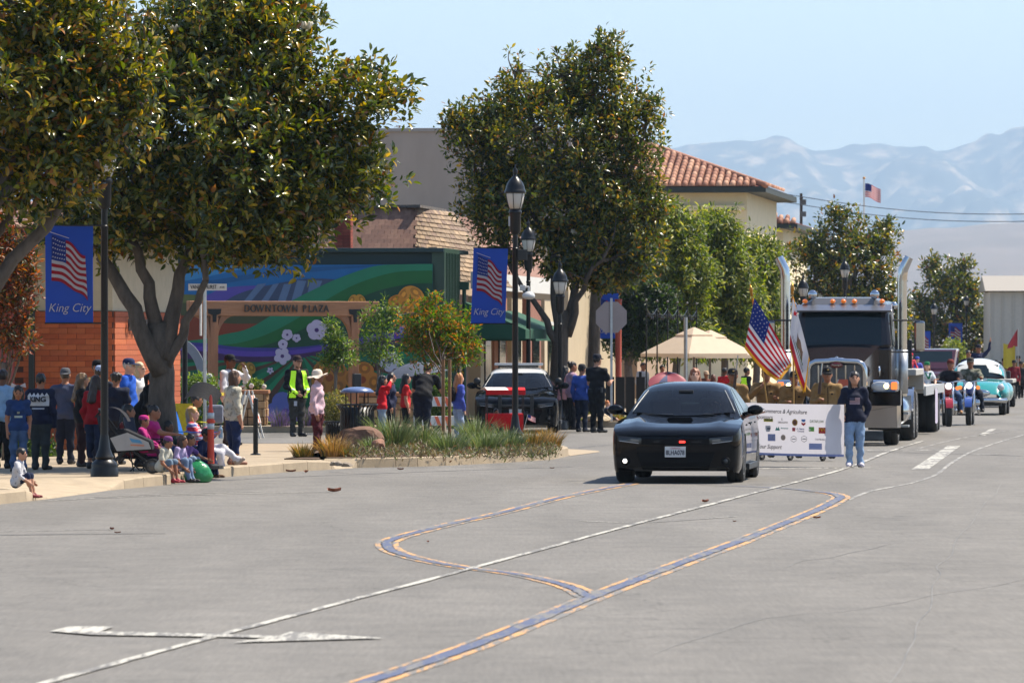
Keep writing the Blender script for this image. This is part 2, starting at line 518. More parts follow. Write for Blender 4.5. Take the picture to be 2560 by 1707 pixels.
# ---- far corner pavement and plaza
FK = [st(128.5, -80), st(128.2, -40), st(127.6, -22.5), Vector((-3.6, 128.3, 0)), Vector((-2.2, 129.6, 0)), Vector((-1.7, 132, 0)), Vector((-1.4, 136.2, 0)), Vector((0.6, 136.9, 0)), Vector((2.0, 136.6, 0)), Vector((3.6, 136.8, 0)), Vector((5.0, 139.5, 0)), st(143, -11.6), st(150, -11.8), st(160, -15.1), st(200, -15.1), st(260, -15.1), st(330, -15.1)]
fp = MB()
fp.prism([Vector((p.x, p.y, -0.02)) for p in FK] + [st(330, -80, -0.02)], (0, 0, 0.16))
farp = fp.build('far_pavement', SLAB); farp['kind'] = 'structure'
for i in range(len(FK) - 1):
    a, b_ = FK[i], FK[i + 1]
    d = (b_ - a).normalized(); nn = Vector((-d.y, d.x, 0)); L = (b_ - a).length
    kk = max(1, int(L / 4))
    for j in range(kk):
        p = a + d * (L * j / kk + 0.006); q_ = a + d * (L * (j + 1) / kk - 0.006)
        MB().prism([p - nn * 0.012 + Vector((0, 0, -.02)), q_ - nn * 0.012 + Vector((0, 0, -.02)), q_ + nn * 0.16 + Vector((0, 0, -.02)), p + nn * 0.16 + Vector((0, 0, -.02))], (0, 0, .168)).build('kerb_stone', CONC, farp, bevel=0.012)
# right-hand pavement of the main street (beside the frame)
MB().prism([st(-30, 8.6, -0.02), st(330, 8.6, -0.02), st(330, 16, -0.02), st(-30, 16, -0.02)][::-1], (0, 0, 0.17)).build('right_pavement', SLAB)['kind'] = 'structure'
# lawn and low stone edging before the mural
GRASSM = mat('lawn_grass', lin((104, 122, 60)), 0.9, var=0.3, scale=20, bump=0.8, bscale=90)
MB().prism([st(129.6, -26, .14), st(129.6, -18.9, .14), st(131.6, -18.9, .14), st(131.6, -26, .14)], (0, 0, 0.06)).build('lawn', GRASSM)['kind'] = 'structure'
MB().prism([Vector((-1.2, 137.1, .14)), Vector((3.3, 137.2, .14)), Vector((4.7, 139.8, .14)), Vector((4.0, 142.6, .14)), Vector((-1.0, 142.2, .14))], (0, 0, .03)).build('far_planter_bed', SOIL)['kind'] = 'structure'

# ---- road markings (points read off the photograph and laid on the road plane)
DS = 2560 / 2352.0
def ribbon(name, pts, w, mt, label=None, z=0.004, off=0.0, k=16, ds=DS):
    P = [gnd(x * ds, y * ds) for x, y in pts]
    Q = []
    for i in range(len(P) - 1):                       # Catmull-Rom so that the bends are smooth
        p0, p1, p2, p3 = P[max(i - 1, 0)], P[i], P[i + 1], P[min(i + 2, len(P) - 1)]
        for j in range(k):
            t = j / k
            Q.append(0.5 * ((2 * p1) + (p2 - p0) * t + (2 * p0 - 5 * p1 + 4 * p2 - p3) * t * t + (3 * p1 - p0 - 3 * p2 + p3) * t ** 3))
    Q.append(P[-1])
    m_ = MB(); V = []
    for i, p in enumerate(Q):
        d = (Q[min(i + 1, len(Q) - 1)] - Q[max(i - 1, 0)]).normalized()
        nn = Vector((d.y, -d.x, 0))
        ww = w if not hasattr(w, '__len__') else w[0] + (w[1] - w[0]) * i / (len(Q) - 1)
        for s_ in (-1, 1):
            c = p + nn * (off + s_ * ww / 2 * random.uniform(.72, 1.12)); V.append((c.x, c.y, z))
    m_.add(V, [(2 * i, 2 * i + 1, 2 * i + 3, 2 * i + 2) for i in range(len(Q) - 1)])
    o = m_.build(name, mt); o['kind'] = 'structure'
    if label: o['label'] = label
    return o
PW = worn('worn_white_paint', lin((198, 194, 182)), 0.50, 14)
PW2 = worn('faded_white_paint', lin((186, 182, 172)), 0.55, 14)
PY = worn('worn_yellow_paint', lin((212, 160, 98)), 0.51, 12)
PB = worn('worn_blue_paint', lin((84, 92, 120)), 0.46, 12)
CRK = worn('crack_filler', (0.105, 0.100, 0.092), 0.5, 3)
TAR = worn('tar_seam', (0.07, 0.068, 0.066), 0.44)
ribbon('lane_line', [(60, 1583), (110, 1568), (540, 1450), (1060, 1312), (1400, 1220), (1700, 1141), (1940, 1077), (2035, 1040), (2120, 1013)], 0.085, PW, z=0.0095)
main_pts = [(700, 1615), (840, 1568), (1100, 1478), (1370, 1368), (1560, 1295), (1700, 1243), (1800, 1203), (1880, 1170), (1918, 1151), (1930, 1142), (1912, 1134), (1870, 1128.5)]
ribbon('blue_line', main_pts, 0.13, PB, z=0.008)
ribbon('yellow_line', main_pts, 0.075, PY, off=0.105, z=0.004)
ribbon('yellow_line', main_pts, 0.05, PY, off=-0.10, z=0.0034)
ribbon('blue_line', [(1870, 1128.5), (1800, 1122), (1700, 1117), (1600, 1113)], (0.13, 0.05), PB, z=0.0065)
loop = [(1450, 1111), (1300, 1140), (1150, 1178), (1050, 1200), (960, 1222), (905, 1238), (888, 1249), (903, 1266), (975, 1287), (1070, 1304), (1180, 1318), (1262, 1335), (1318, 1352), (1352, 1371)]
ribbon('blue_line', loop, 0.11, PB, z=0.0075)
ribbon('yellow_line', loop, 0.06, PY, off=0.09, z=0.0050)
ribbon('yellow_line', loop, 0.07, PY, off=-0.095, z=0.0054)
def flat(name, pts, mt, z=0.004, ds=DS):
    o = MB().poly([gnd(x * ds, y * ds, 0) + Vector((0, 0, z)) for x, y in pts]).build(name, mt); o['kind'] = 'structure'; return o
flat('turn_arrow', [(115, 1452), (160, 1441), (262, 1441), (232, 1452.5), (530, 1459), (640, 1462.5), (668, 1453), (884, 1468), (535, 1478), (612, 1467.5), (500, 1465), (214, 1460.5)], PW, z=0.012)
flat('lane_dash', [(2093, 1078), (2132, 1078), (2206, 1024), (2176, 1024)], PW)
flat('lane_dash', [(2245, 1000), (2262, 1000), (2288, 985), (2275, 985)], PW)
ribbon('crossing_line', [(1740, 1076), (1850, 1075.3), (2005, 1074)], 0.42, PW)
ribbon('crossing_line', [(1985, 1034.5), (2065, 1034)], 0.6, PW2, z=0.0045)
ribbon('crossing_line', [(2105, 1034), (2145, 1033.5)], 0.5, PW2)
ribbon('crossing_line', [(2240, 1043.5), (2290, 1044)], 0.5, PW2)
ribbon('faded_line', [(1950, 1148), (2000, 1128), (2090, 1110), (2150, 1090), (2190, 1060), (2250, 1030), (2352, 998)], 0.07, PW2)
ribbon('faded_line', [(2110, 1030), (2200, 1008), (2300, 992), (2352, 986)], 0.07, PW2)
ribbon('faded_line', [(1690, 1186), (1480, 1200), (1330, 1196)], 0.06, PW2, z=0.0055)
ribbon('parking_line', [(100, 1150), (300, 1141), (540, 1134), (760, 1130)], 0.10, PW2)
ribbon('parking_line', [(210, 1141), (450, 1133), (600, 1129)], 0.07, PW2, z=0.006)
ribbon('parking_line', [(0, 1221), (150, 1218), (270, 1216)], 0.07, PW2)
ribbon('tar_seam', [(0, 1229), (200, 1226.5), (380, 1225)], 0.10, TAR)
ribbon('tar_seam', [(560, 1100), (800, 1090), (1100, 1079), (1320, 1072)], 0.08, TAR, z=0.003)
ribbon('tar_seam', [(1990, 1038), (2150, 1041), (2352, 1047)], 0.12, TAR, z=0.003)
ribbon('tar_seam', [(1310, 1030), (1400, 1022), (1560, 1015)], 0.12, TAR, z=0.003)
for k, pts in enumerate([[(1500, 1500), (1750, 1420), (2000, 1395), (2352, 1330)], [(2050, 1568), (2130, 1400), (2160, 1300), (2250, 1180), (2300, 1110)], [(1800, 1300), (2050, 1250), (2352, 1246)]]):
    P_ = []
    rr_ = random.Random(k)
    for i in range(len(pts) - 1):
        for j in range(5):
            t = j / 5; P_.append((pts[i][0] + (pts[i + 1][0] - pts[i][0]) * t + rr_.uniform(-9, 9), pts[i][1] + (pts[i + 1][1] - pts[i][1]) * t + rr_.uniform(-2.2, 2.2)))
    ribbon('crack_seal', P_ + [pts[-1]], (.016, .010), CRK, z=0.0022 + k * .0003, k=3)
# pale concrete gutter round the corner of the bulb-out
gut = [gnd(1425, 1140), gnd(1500, 1130), gnd(1495, 1127), gnd(1430, 1123), gnd(1405, 1121)]
MB().poly([p + Vector((0, 0, .006)) for p in gut]).build('concrete_gutter', CONC)['kind'] = 'structure'

# ---- mountains, hill, far end
def interp(prof, x):
    if x <= prof[0][0]: return prof[0][1]
    for (a, b_), (c, d) in zip(prof, prof[1:]):
        if x <= c: return b_ + (d - b_) * (x - a) / (c - a)
    return prof[-1][1]
def vnoise(seed):
    g = np.random.default_rng(seed).random((64, 64))
    def f(x, y):
        xi, yi = np.floor(x).astype(int), np.floor(y).astype(int); fx, fy = x - xi, y - yi
        fx = fx * fx * (3 - 2 * fx); fy = fy * fy * (3 - 2 * fy)
        a, b_ = g[xi % 64, yi % 64], g[(xi + 1) % 64, yi % 64]; c, d = g[xi % 64, (yi + 1) % 64], g[(xi + 1) % 64, (yi + 1) % 64]
        return a * (1 - fx) * (1 - fy) + b_ * fx * (1 - fy) + c * (1 - fx) * fy + d * fx * fy
    return f
def terrain(name, prof, D, front, back, x0, x1, nx, ny, gully, mt, seed=1, jag=4.0):
    f = vnoise(seed); sc_ = D / 10000.0
    xs = np.linspace(x0, x1, nx); ys = np.linspace(D - front, D + back, ny)
    X, Y = np.meshgrid(xs, ys, indexing='ij')
    rid = np.array([HC + (HY - interp(prof, CX + FPX * x / D)) / FPX * D for x in xs])
    rid = rid + (f(xs / 60.0 / sc_, xs * 0) - .5) * jag * 2 + (f(xs / 22.0 / sc_, xs * 0 + 9) - .5) * jag
    t = np.clip((Y - (D - front)) / front, 0, 1); tb = np.clip((Y - D) / back, 0, 1)
    prof_t = np.where(Y <= D, t ** 1.25, 1 - 0.6 * tb ** 1.5)
    n1 = np.abs(f(X / 230.0 / sc_, Y / 420.0 / sc_) - .5) * 2; n2 = np.abs(f(X / 90.0 / sc_ + 5, Y / 170.0 / sc_) - .5) * 2; n3 = f(X / 35.0 / sc_, Y / 60.0 / sc_) + .6 * f(X / 14.0 / sc_, Y / 30.0 / sc_ + 7)
    amp = np.where(Y <= D, np.sin(np.pi * np.clip(t, 0, 1)) , 0)
    Z = rid[:, None] * prof_t + gully * amp * (n1 * 1.0 + n2 * 0.5 + n3 * .25 - .75)
    Z[:, 0] = -0.5
    V = np.stack([X, Y, Z], -1).reshape(-1, 3)
    i, j = np.meshgrid(np.arange(nx - 1), np.arange(ny - 1), indexing='ij'); a = (i * ny + j).ravel()
    Fq = np.stack([a, a + ny, a + ny + 1, a + 1], -1)
    me = bpy.data.meshes.new(name); me.from_pydata(V.tolist(), [], Fq.tolist()); me.materials.append(mt)
    for p in me.polygons: p.use_smooth = True
    o = link(name, me); o['kind'] = 'structure'; return o
def hillmat(name, grass, brush, sc, p0, p1, rough=0.95):
    m = bpy.data.materials.new(name); m.use_nodes = True
    n = m.node_tree.nodes; l = m.node_tree.links; b = n['Principled BSDF']
    tc = n.new('ShaderNodeTexCoord'); mp = n.new('ShaderNodeMapping'); l.new(tc.outputs['Object'], mp.inputs[0]); mp.inputs['Scale'].default_value = (1, .45, 1.3)
    q = n.new('ShaderNodeTexNoise'); q.inputs['Scale'].default_value = sc; q.inputs['Detail'].default_value = 9; q.inputs['Roughness'].default_value = 0.62
    l.new(mp.outputs[0], q.inputs['Vector'])
    r_ = n.new('ShaderNodeValToRGB'); r_.color_ramp.elements[0].position = p0; r_.color_ramp.elements[1].position = p1
    r_.color_ramp.elements[0].color = tuple(brush) + (1,); r_.color_ramp.elements[1].color = tuple(grass) + (1,)
    l.new(q.outputs['Fac'], r_.inputs[0]); l.new(r_.outputs[0], b.inputs['Base Color'])
    b.inputs['Roughness'].default_value = rough; b.inputs['Specular IOR Level'].default_value = 0.1
    return m
mprof = [(600, 372), (900, 352), (1100, 345), (1300, 360), (1500, 372), (1640, 362), (1690, 355), (1760, 349), (1850, 343), (1930, 350), (2010, 366), (2060, 377), (2110, 362), (2140, 354), (2180, 360), (2240, 375), (2290, 371), (2340, 380), (2400, 360), (2450, 350), (2520, 336), (2600, 318), (3000, 300), (3600, 330)]
terrain('mountain_ridge', mprof, 20000, 6000, 2500, -2600, 5200, 560, 150, 210, hillmat('chaparral_and_dry_grass', (0.36, 0.27, 0.18), (0.05, 0.055, 0.048), 0.0085, 0.50, 0.64), 3, 16)
hprof = [(1500, 845), (1900, 700), (2100, 615), (2180, 588), (2250, 575), (2320, 569), (2400, 563), (2480, 558), (2600, 553), (3200, 560)]
terrain('bare_hill', hprof, 8500, 4200, 2100, 150, 2300, 120, 60, 5, hillmat('ploughed_field', (0.19, 0.15, 0.125), (0.15, 0.12, 0.10), 0.005, 0.4, 0.6), 5, 1.5)
hz = MB().box((1750, 11650, 499), (14400, 24600, 1000)).build('haze', [])
hz['kind'] = 'stuff'; hz['label'] = 'pale summer haze between the street and the mountains'
hm = bpy.data.materials.new('summer_haze'); hm.use_nodes = True
hn = hm.node_tree.nodes; hn.remove(hn['Principled BSDF'])
pv = hn.new('ShaderNodeVolumePrincipled'); pv.inputs['Density'].default_value = 0.75e-4; pv.inputs['Color'].default_value = (0.58, 0.78, 1.0, 1); pv.inputs['Anisotropy'].default_value = 0.0
hm.node_tree.links.new(pv.outputs[0], hn['Material Output'].inputs['Volume'])
hz.data.materials.append(hm)
# ================================================================== buildings
STUCCO = mat('cream_stucco', lin((205, 190, 160)), 0.9, var=0.08, scale=3, bump=0.3, bscale=40)
DARKTRIM = mat('dark_green_trim', lin((38, 48, 46)), 0.6)
GLASSDARK = mat('dark_window_glass', (0.015, 0.02, 0.022), 0.05, spec=0.6)
def brickmat(i):
    c = [(190, 94, 48), (178, 86, 44), (202, 106, 56), (186, 98, 54)][i]
    return mat('orange_brick_%d' % i, lin(c), 0.85, var=0.14, scale=9, bump=0.3, bscale=60)
BRICKS = [brickmat(i) for i in range(4)]
MORTAR = mat('brick_mortar', lin((92, 62, 48)), 0.95)
SHINGLE = [mat('roof_shingle_%d' % i, lin(c), 0.9, var=0.2, scale=14, bump=0.4, bscale=50) for i, c in enumerate([(148, 112, 96), (138, 104, 90), (156, 120, 102)])]
SHAKE = [mat('wood_shake_%d' % i, lin(c), 0.8, var=0.25, scale=10, bump=0.5, bscale=30, stretch=(1, 1, .2)) for i, c in enumerate([(150, 126, 100), (138, 116, 92), (164, 138, 108), (128, 104, 86)])]

# ---------------- library on the near corner (left edge)
LB = empty('library_building', st(99.4, -19.07), SRZ, 'orange brick library with cream stucco band behind the magnolia trunk', 'building')
# local frame: +x to the right across the street, +y along the street; the corner is the origin
w = MB()
w.box((-7.5, 3.3, 1.30), (15, 6.6, 2.62)); w.build('brick_core', MORTAR, LB)
w = MB(); w.box((-7.5, 3.3, 3.23), (14.96, 6.56, 1.22)); w.build('stucco_band', STUCCO, LB)
bl, bh, gp = 0.32, 0.098, 0.006
bm_a = [MB().box((0, 0, 0), (bl - gp, 0.03, bh - gp)).mesh('brick', b) for b in BRICKS]
bm_h = [MB().box((0, 0, 0), (bl / 2 - gp, 0.03, bh - gp)).mesh('brick', b) for b in BRICKS]
for row in range(26):
    z = 0.06 + row * bh + bh / 2
    x = -0.02 - (0 if row % 2 else bl / 2)
    if row % 2 == 0: link('brick', random.choice(bm_h), LB, (-bl / 4 - 0.0, -0.012, z))
    k = 0
    while k < 5:
        link('brick', random.choice(bm_a), LB, (x - bl / 2 - k * bl, -0.012 + random.uniform(-.004, .004), z)); k += 1
bm_s = [MB().box((0, 0, 0), (0.03, 1.1, bh - gp)).mesh('brick', b) for b in BRICKS]
for row in range(26):
    z = 0.06 + row * bh + bh / 2
    for k in range(6):
        link('brick', random.choice(bm_s), LB, (0.012 + random.uniform(-.003, .003), 0.56 + k * 1.09 + (0.03 if row % 2 else 0), z))
# raised letters on the street side
LET = mat('black_metal_letters', (0.03, 0.03, 0.032), 0.4)
lt = text('KING CITY LIBRARY', 0.30, LET, LB, (0.085, 2.45, 2.36), rz=R(90), thick=0.03, bold=0.004, spacing=1.08)
# eave, fascia, roof
e = MB(); e.box((-7.4, 3.3, 3.92), (16.0, 8.0, 0.26)); e.build('fascia', DARKTRIM, LB)
rf = MB()
rf.add([(-15.7, -1.0, 4.06), (0.9, -1.0, 4.06), (0.9, 7.6, 4.06), (-15.7, 7.6, 4.06), (-7.5, 3.3, 5.6), (-7.6, 3.4, 5.6)], [(0, 1, 4), (1, 2, 5, 4), (2, 3, 5), (3, 0, 4, 5), (3, 2, 1, 0)])
roof_l = rf.build('roof', SHINGLE[1], LB)
shg = [MB().box((0, 0, 0), (0.36, 0.30, 0.03)).mesh('shingle', s_) for s_ in SHINGLE]
sl_ = math.atan2(1.54, 4.3)
for r_ in range(9):
    for c in range(22):
        y = -0.98 + r_ * 0.24; x = -6.4 + c * 0.37 + (0.18 if r_ % 2 else 0)
        if x > 0.75 - r_ * .46: continue
        link('shingle', random.choice(shg), roof_l, (x, y + 0.1, 4.09 + (y + 1.0 + .1) * math.tan(sl_)), (sl_ - 0.06, 0, 0))
# porch: red column, dark post, glazed entry with a screen
MB().lathe([(0.19, 0.15), (0.19, 0.4), (0.155, 0.45), (0.15, 3.0), (0.2, 3.1), (0.2, 3.75)], 20).build('porch_column', mat('red_column_paint', lin((150, 62, 52)), 0.6, var=.1), LB, smooth=True, loc=(-1.75, -0.9, 0))
MB().box((0, 0, 1.9), (0.1, 0.1, 3.7)).build('porch_post', DARKTRIM, LB, loc=(-1.42, -0.25, 0))
MB().box((-3.0, -0.03, 1.35), (1.6, 0.05, 2.4)).build('entry_glass', GLASSDARK, LB)
for k in range(6): MB().box((-3.8 + k * .32, -0.075, 1.35), (0.03, 0.03, 2.4)).build('entry_mullion', paint((120, 104, 96)), LB)
MB().box((-3.0, -0.075, 2.62), (1.75, 0.06, 0.12)).build('entry_frame', paint((120, 104, 96)), LB)

# ---------------- mural building (far corner)
M0 = at(1109, 622, 133.4)
MU = Plane(M0, UD)
MB_ = empty('mural_building', (M0.x, M0.y, 0), SRZ, 'low dark green building whose side wall carries a painted valley mural', 'building')
TEAL = mat('dark_teal_wall_paint', lin((26, 58, 62)), 0.6, var=0.08, scale=2)
DGREEN = mat('dark_green_wall_paint', lin((48, 76, 60)), 0.45, var=0.25, scale=3, stretch=(1, 1, .15))
w = MB(); w.box((-6.0, 2.2, 2.1), (11.7, 4.0, 4.18)); w.build('wall', TEAL, MB_)
w = MB(); w.box((-6.0, 2.3, 4.21), (12.0, 4.6, 0.10)); w.build('coping', TEAL, MB_, bevel=0.01)
w = MB(); w.box((-0.14, 1.45, 2.13), (0.30, 2.75, 4.26)); w.build('corner_pilaster', DGREEN, MB_, bevel=0.01)
for k in range(9): MB().box((0.02, 0.35 + k * 0.28, 2.1), (0.03, 0.02, 4.1)).build('pilaster_rib', DGREEN, MB_)
w = MB(); w.tube([(0.12, 2.85, 3.3), (0.12, 2.85, 0.15)], 0.05, 8); w.box((0.12, 2.85, 3.4), (0.22, 0.2, 0.2)); w.build('downpipe', mat('green_downpipe', lin((30, 74, 52)), .5), MB_)
inv = MB_.matrix_basis.inverted() if False else (Matrix.Translation((M0.x, M0.y, 0)) @ Matrix.Rotation(SRZ, 4, 'Z')).inverted()
MLAY = [0]
def z3(x, y): return (480 + x / 3.647, 620 + y / 3.647)
def mural(name, pts, rgb, raw=False, step=True, smooth=True):
    """painted shape on the mural wall, outline read off the photograph"""
    if step: MLAY[0] += 1
    off = -0.012 - 0.0022 * MLAY[0]
    P = [inv @ MU.p(*(p if raw else z3(*p)), off) for p in pts]
    return MB().poly(P).build(name, mat('mural_%d_%d_%d' % rgb, lin(rgb), 0.7, var=0.07, scale=2), MB_)
def curve(pts, k=5):
    Q = []
    for i in range(len(pts) - 1):
        p0, p1, p2, p3 = [np.array(pts[max(0, min(len(pts) - 1, i + d))], float) for d in (-1, 0, 1, 2)]
        for j in range(k):
            t = j / k
            Q.append(tuple(.5 * (2 * p1 + (p2 - p0) * t + (2 * p0 - 5 * p1 + 4 * p2 - p3) * t * t + (3 * p1 - p0 - 3 * p2 + p3) * t ** 3)))
    Q.append(tuple(pts[-1])); return Q
mural('painted_sky', [(-220, 160), (2195, 150), (2195, 560), (-220, 560)], (22, 108, 172))
mural('painted_sky_band', curve([(-220, 330), (100, 270), (420, 200), (640, 158)]) + [(-220, 158)], (58, 140, 196))
mural('painted_sky_band', curve([(150, 350), (700, 260), (1300, 200), (1750, 158)]) + curve([(1750, 160), (1200, 170), (700, 215), (150, 300)]), (18, 92, 150))
mural('painted_olive_hill', curve([(-220, 420), (0, 425), (200, 440), (420, 500)]) + [(-220, 500)], (104, 112, 62))
mural('painted_purple_hill', curve([(100, 450), (300, 365), (600, 342), (760, 350)]) + curve([(760, 360), (560, 400), (420, 440), (330, 500)]) + [(180, 500)], (92, 78, 172))
mural('painted_hill', curve([(280, 500), (420, 420), (620, 358), (860, 308), (1060, 280), (1330, 290), (1400, 330)]) + [(1100, 520), (280, 520)], (62, 78, 110))
for a0, a1, b0, b1 in ((430, 500, 560, 620), (610, 680, 700, 735), (790, 870, 800, 850), (930, 1010, 920, 985), (1080, 1150, 1040, 1130)):
    mural('painted_crop_row', [(a0 * .9 + 60, 520), (a1 * .9 + 60, 520), (b1 + 60, 322 if b1 < 900 else 300), (b0 + 40, 330 if b0 < 900 else 295)], (96, 122, 160), step=a0 == 430)
mural('painted_earth', [(-220, 500), (1000, 500), (1000, 900), (-220, 900)], (72, 78, 48))
mural('painted_red_earth', curve([(-220, 600), (100, 640), (300, 685), (600, 690)]) + [(600, 900), (-220, 900)], (138, 60, 34))
up = [(-220, 860), (100, 830), (300, 785), (500, 740), (700, 630), (900, 490), (1100, 385), (1300, 292), (1500, 215), (1700, 160), (2000, 148), (2195, 146)]
lo = [(2195, 205), (1950, 212), (1800, 232), (1600, 290), (1400, 375), (1150, 520), (950, 650), (700, 780), (450, 860), (230, 885), (-220, 900)]
lo2 = [(2195, 322), (2050, 322), (1900, 342), (1650, 405), (1300, 565), (1000, 745), (750, 860), (540, 905), (330, 905), (-220, 930)]
mural('painted_dark_field', curve(lo[:]) + [(-220, 1625), (2195, 1625)], (22, 76, 54))
mural('painted_green_band', curve(up) + curve(lo), (34, 132, 96))
mural('painted_green_band', curve(lo[::-1]) + curve(lo2), (26, 108, 52))
# radiating crop rows below the purple bands
fan = (1000, 960)
cols = [(16, 128, 88), (88, 56, 44), (20, 104, 70), (24, 138, 96), (92, 60, 46), (18, 110, 80)]
ends = [(-220, 1060), (-220, 1100), (-220, 1150), (-220, 1250), (-220, 1330), (-220, 1440), (-220, 1560), (0, 1620), (180, 1620), (330, 1620), (470, 1620), (600, 1620), (760, 1620), (900, 1620), (1050, 1620), (1250, 1620), (1500, 1620), (1750, 1620), (1950, 1620), (2195, 1620), (2195, 1500), (2195, 1380), (2195, 1240), (2195, 1120), (2195, 1020), (2195, 940)]
for i in range(len(ends) - 1):
    mural('painted_crop_row', [fan, ends[i], ends[i + 1]], cols[i % 6], step=(i == 0))
mural('painted_indigo_band', curve([(-220, 850), (140, 868), (400, 900), (700, 910), (1000, 900), (1250, 868), (1600, 800), (2195, 700)]) + curve([(2195, 740), (1600, 840), (1250, 900), (1000, 935), (700, 950), (400, 940), (-220, 900)]), (62, 58, 150))
mural('painted_purple_band', curve([(-220, 885), (140, 900), (500, 940), (900, 932), (1250, 885), (1600, 825), (2195, 725)]) + curve([(2195, 790), (1600, 880), (1250, 925), (1000, 962), (700, 988), (400, 984), (140, 945), (-220, 935)]), (98, 70, 178))
mural('painted_plum_band', curve([(-220, 930), (140, 942), (400, 982), (700, 990), (1000, 962), (1250, 920), (1600, 870), (2195, 770)]) + curve([(2195, 840), (1600, 920), (1180, 965), (900, 1022), (600, 1038), (230, 1022), (-220, 1000)]), (70, 36, 92))
def flower(cx, cy, r_, rgb, core, n=5, rot=0.3, slim=.55):
    MLAY[0] += 1
    for k in range(n):
        a = rot + 2 * math.pi * k / n
        ux, uy = math.cos(a), math.sin(a)
        pts = []
        for j in range(16):
            t = 2 * math.pi * j / 16
            lx = r_ * (.55 + .48 * math.cos(t)); ly = r_ * slim * .62 * math.sin(t)
            pts.append((cx + ux * lx - uy * ly, cy + uy * lx + ux * ly))
        MLAY[0] += .12
        mural('painted_petal', pts, rgb, step=False)
        if rgb[2] < 70:
            for f_, cc in ((.62, tuple(int(x * .82) for x in rgb)), (.3, tuple(min(255, int(x * 1.14)) for x in rgb))):
                MLAY[0] += .12; mural('painted_petal_streak', [(cx + ux * r_ * .55 + (x_ - cx - ux * r_ * .55) * (f_ if True else 1) * .96 + (ux * r_ * .12), cy + uy * r_ * .55 + (y_ - cy - uy * r_ * .55) * f_ + uy * r_ * .12) for x_, y_ in pts], cc, step=False)
    MLAY[0] += .4
    mural('painted_flower_heart', [(cx + r_ * .22 * math.cos(t * .63), cy + r_ * .22 * math.sin(t * .63)) for t in range(10)], core, step=False)
WL = (206, 196, 226)
flower(1140, 748, 92, WL, (78, 48, 120), rot=-1.57, slim=.9)
flower(872, 790, 50, WL, (78, 48, 120), slim=.9); flower(957, 820, 38, WL, (78, 48, 120), slim=.8); flower(833, 876, 44, WL, (78, 48, 120), slim=.95, rot=.9)
flower(828, 985, 78, WL, (78, 48, 120), rot=.2, slim=.7); flower(718, 1117, 32, WL, (78, 48, 120)); flower(262, 1230, 40, WL, (78, 48, 120))
flower(860, 1500, 190, (112, 118, 196), (92, 70, 166), rot=.62, slim=.8, n=5)
flower(1805, 1035, 92, (196, 206, 228), (60, 80, 120), rot=.4, slim=.8); flower(1920, 740, 45, (140, 140, 210), (90, 70, 160))
flower(2000, 470, 120, (222, 152, 52), (178, 100, 36), n=4, rot=.6, slim=1.3); flower(1880, 520, 90, (214, 140, 44), (170, 90, 30), n=3, rot=2.2, slim=1.3)
flower(1510, 500, 80, (206, 150, 50), (170, 90, 30), n=3, rot=3.6, slim=1.2); flower(500, 1115, 85, (182, 140, 52), (140, 84, 34), n=3, rot=3.7, slim=1.1)
flower(1260, 1180, 170, (188, 122, 48), (150, 80, 30), n=4, rot=.9, slim=1.0); flower(1560, 1200, 160, (196, 128, 46), (150, 70, 30), n=4, rot=.2, slim=.9)

# ---------------- shops beyond the mural building: shingled front, white fascia, green awning
SH = empty('shake_roof_building', st(139.0, -18.6), SRZ, 'shop with a weathered wood shake mansard roof behind the mural wall', 'building')
def local(e_, p): return (Matrix.Translation(e_.location) @ Matrix.Rotation(e_.rotation_euler.z, 4, 'Z')).inverted() @ Vector(p)
w = MB(); w.box((-7, 10, 2.2), (14, 19.5, 4.4)); w.build('wall', mat('shop_tan_wall', lin((196, 172, 142)), .85, var=.1, scale=2), SH)
# mansard: front face towards the camera (reddish) and street face (lit, tan)
Z0, Z1 = 4.25, 5.35
rfm = MB(); rfm.add([(-15, -0.9, Z0 - .5), (-.36, -0.9, Z0 - .5), (0.9, 20.5, Z0 - .5), (-15, 20.5, Z0 - .5), (-15, .3, Z1), (-0.55, .3, Z1), (-.55, 19.6, Z1), (-15, 19.6, Z1)], [(0, 1, 5, 4), (1, 2, 6, 5), (2, 3, 7, 6), (3, 0, 4, 7), (4, 5, 6, 7), (3, 2, 1, 0)])
roof_s = rfm.build('roof', SHINGLE[0], SH)
shk = [MB().box((0, 0, 0), (0.155, 0.02, 0.17)).mesh('shake', s_) for s_ in SHINGLE]
shw = [MB().box((0, 0, 0), (0.026, 0.55, 0.17)).mesh('shake', s_) for s_ in SHAKE]
ta = math.atan2(1.2, Z1 - Z0 + .5); tb_ = math.atan2(1.45, Z1 - Z0 + .5)
nfront = 0
for r_ in range(14):
    z = Z0 - .42 + r_ * .115
    f_ = (z - Z0 + .5) / (Z1 - Z0 + .5)
    for c in range(20):
        x = -.45 - .12 * f_ - c * .16 - (.08 if r_ % 2 else 0)
        if x < -3.4: continue
        link('shake', random.choice(shk), roof_s, (x, -0.93 + 1.2 * f_ + random.uniform(-.006, .006), z), (-ta + .05, 0, 0))
FA, FB_, FC, FD = Vector((-.40, -.93, Z0 - .5)), Vector((-.58, .3, Z1)), Vector((-.15, 4.5, Z1)), Vector((1.55, 3.0, Z0 - .85))
def fpos(a, t): return (FA * (1 - t) + FB_ * t) * (1 - a) + (FD * (1 - t) + FC * t) * a
MB().poly([FA, FD, FC, FB_]).build('corner_facet', SHAKE[3], roof_s)
fn_ = (FD - FA).cross(FB_ - FA).normalized()
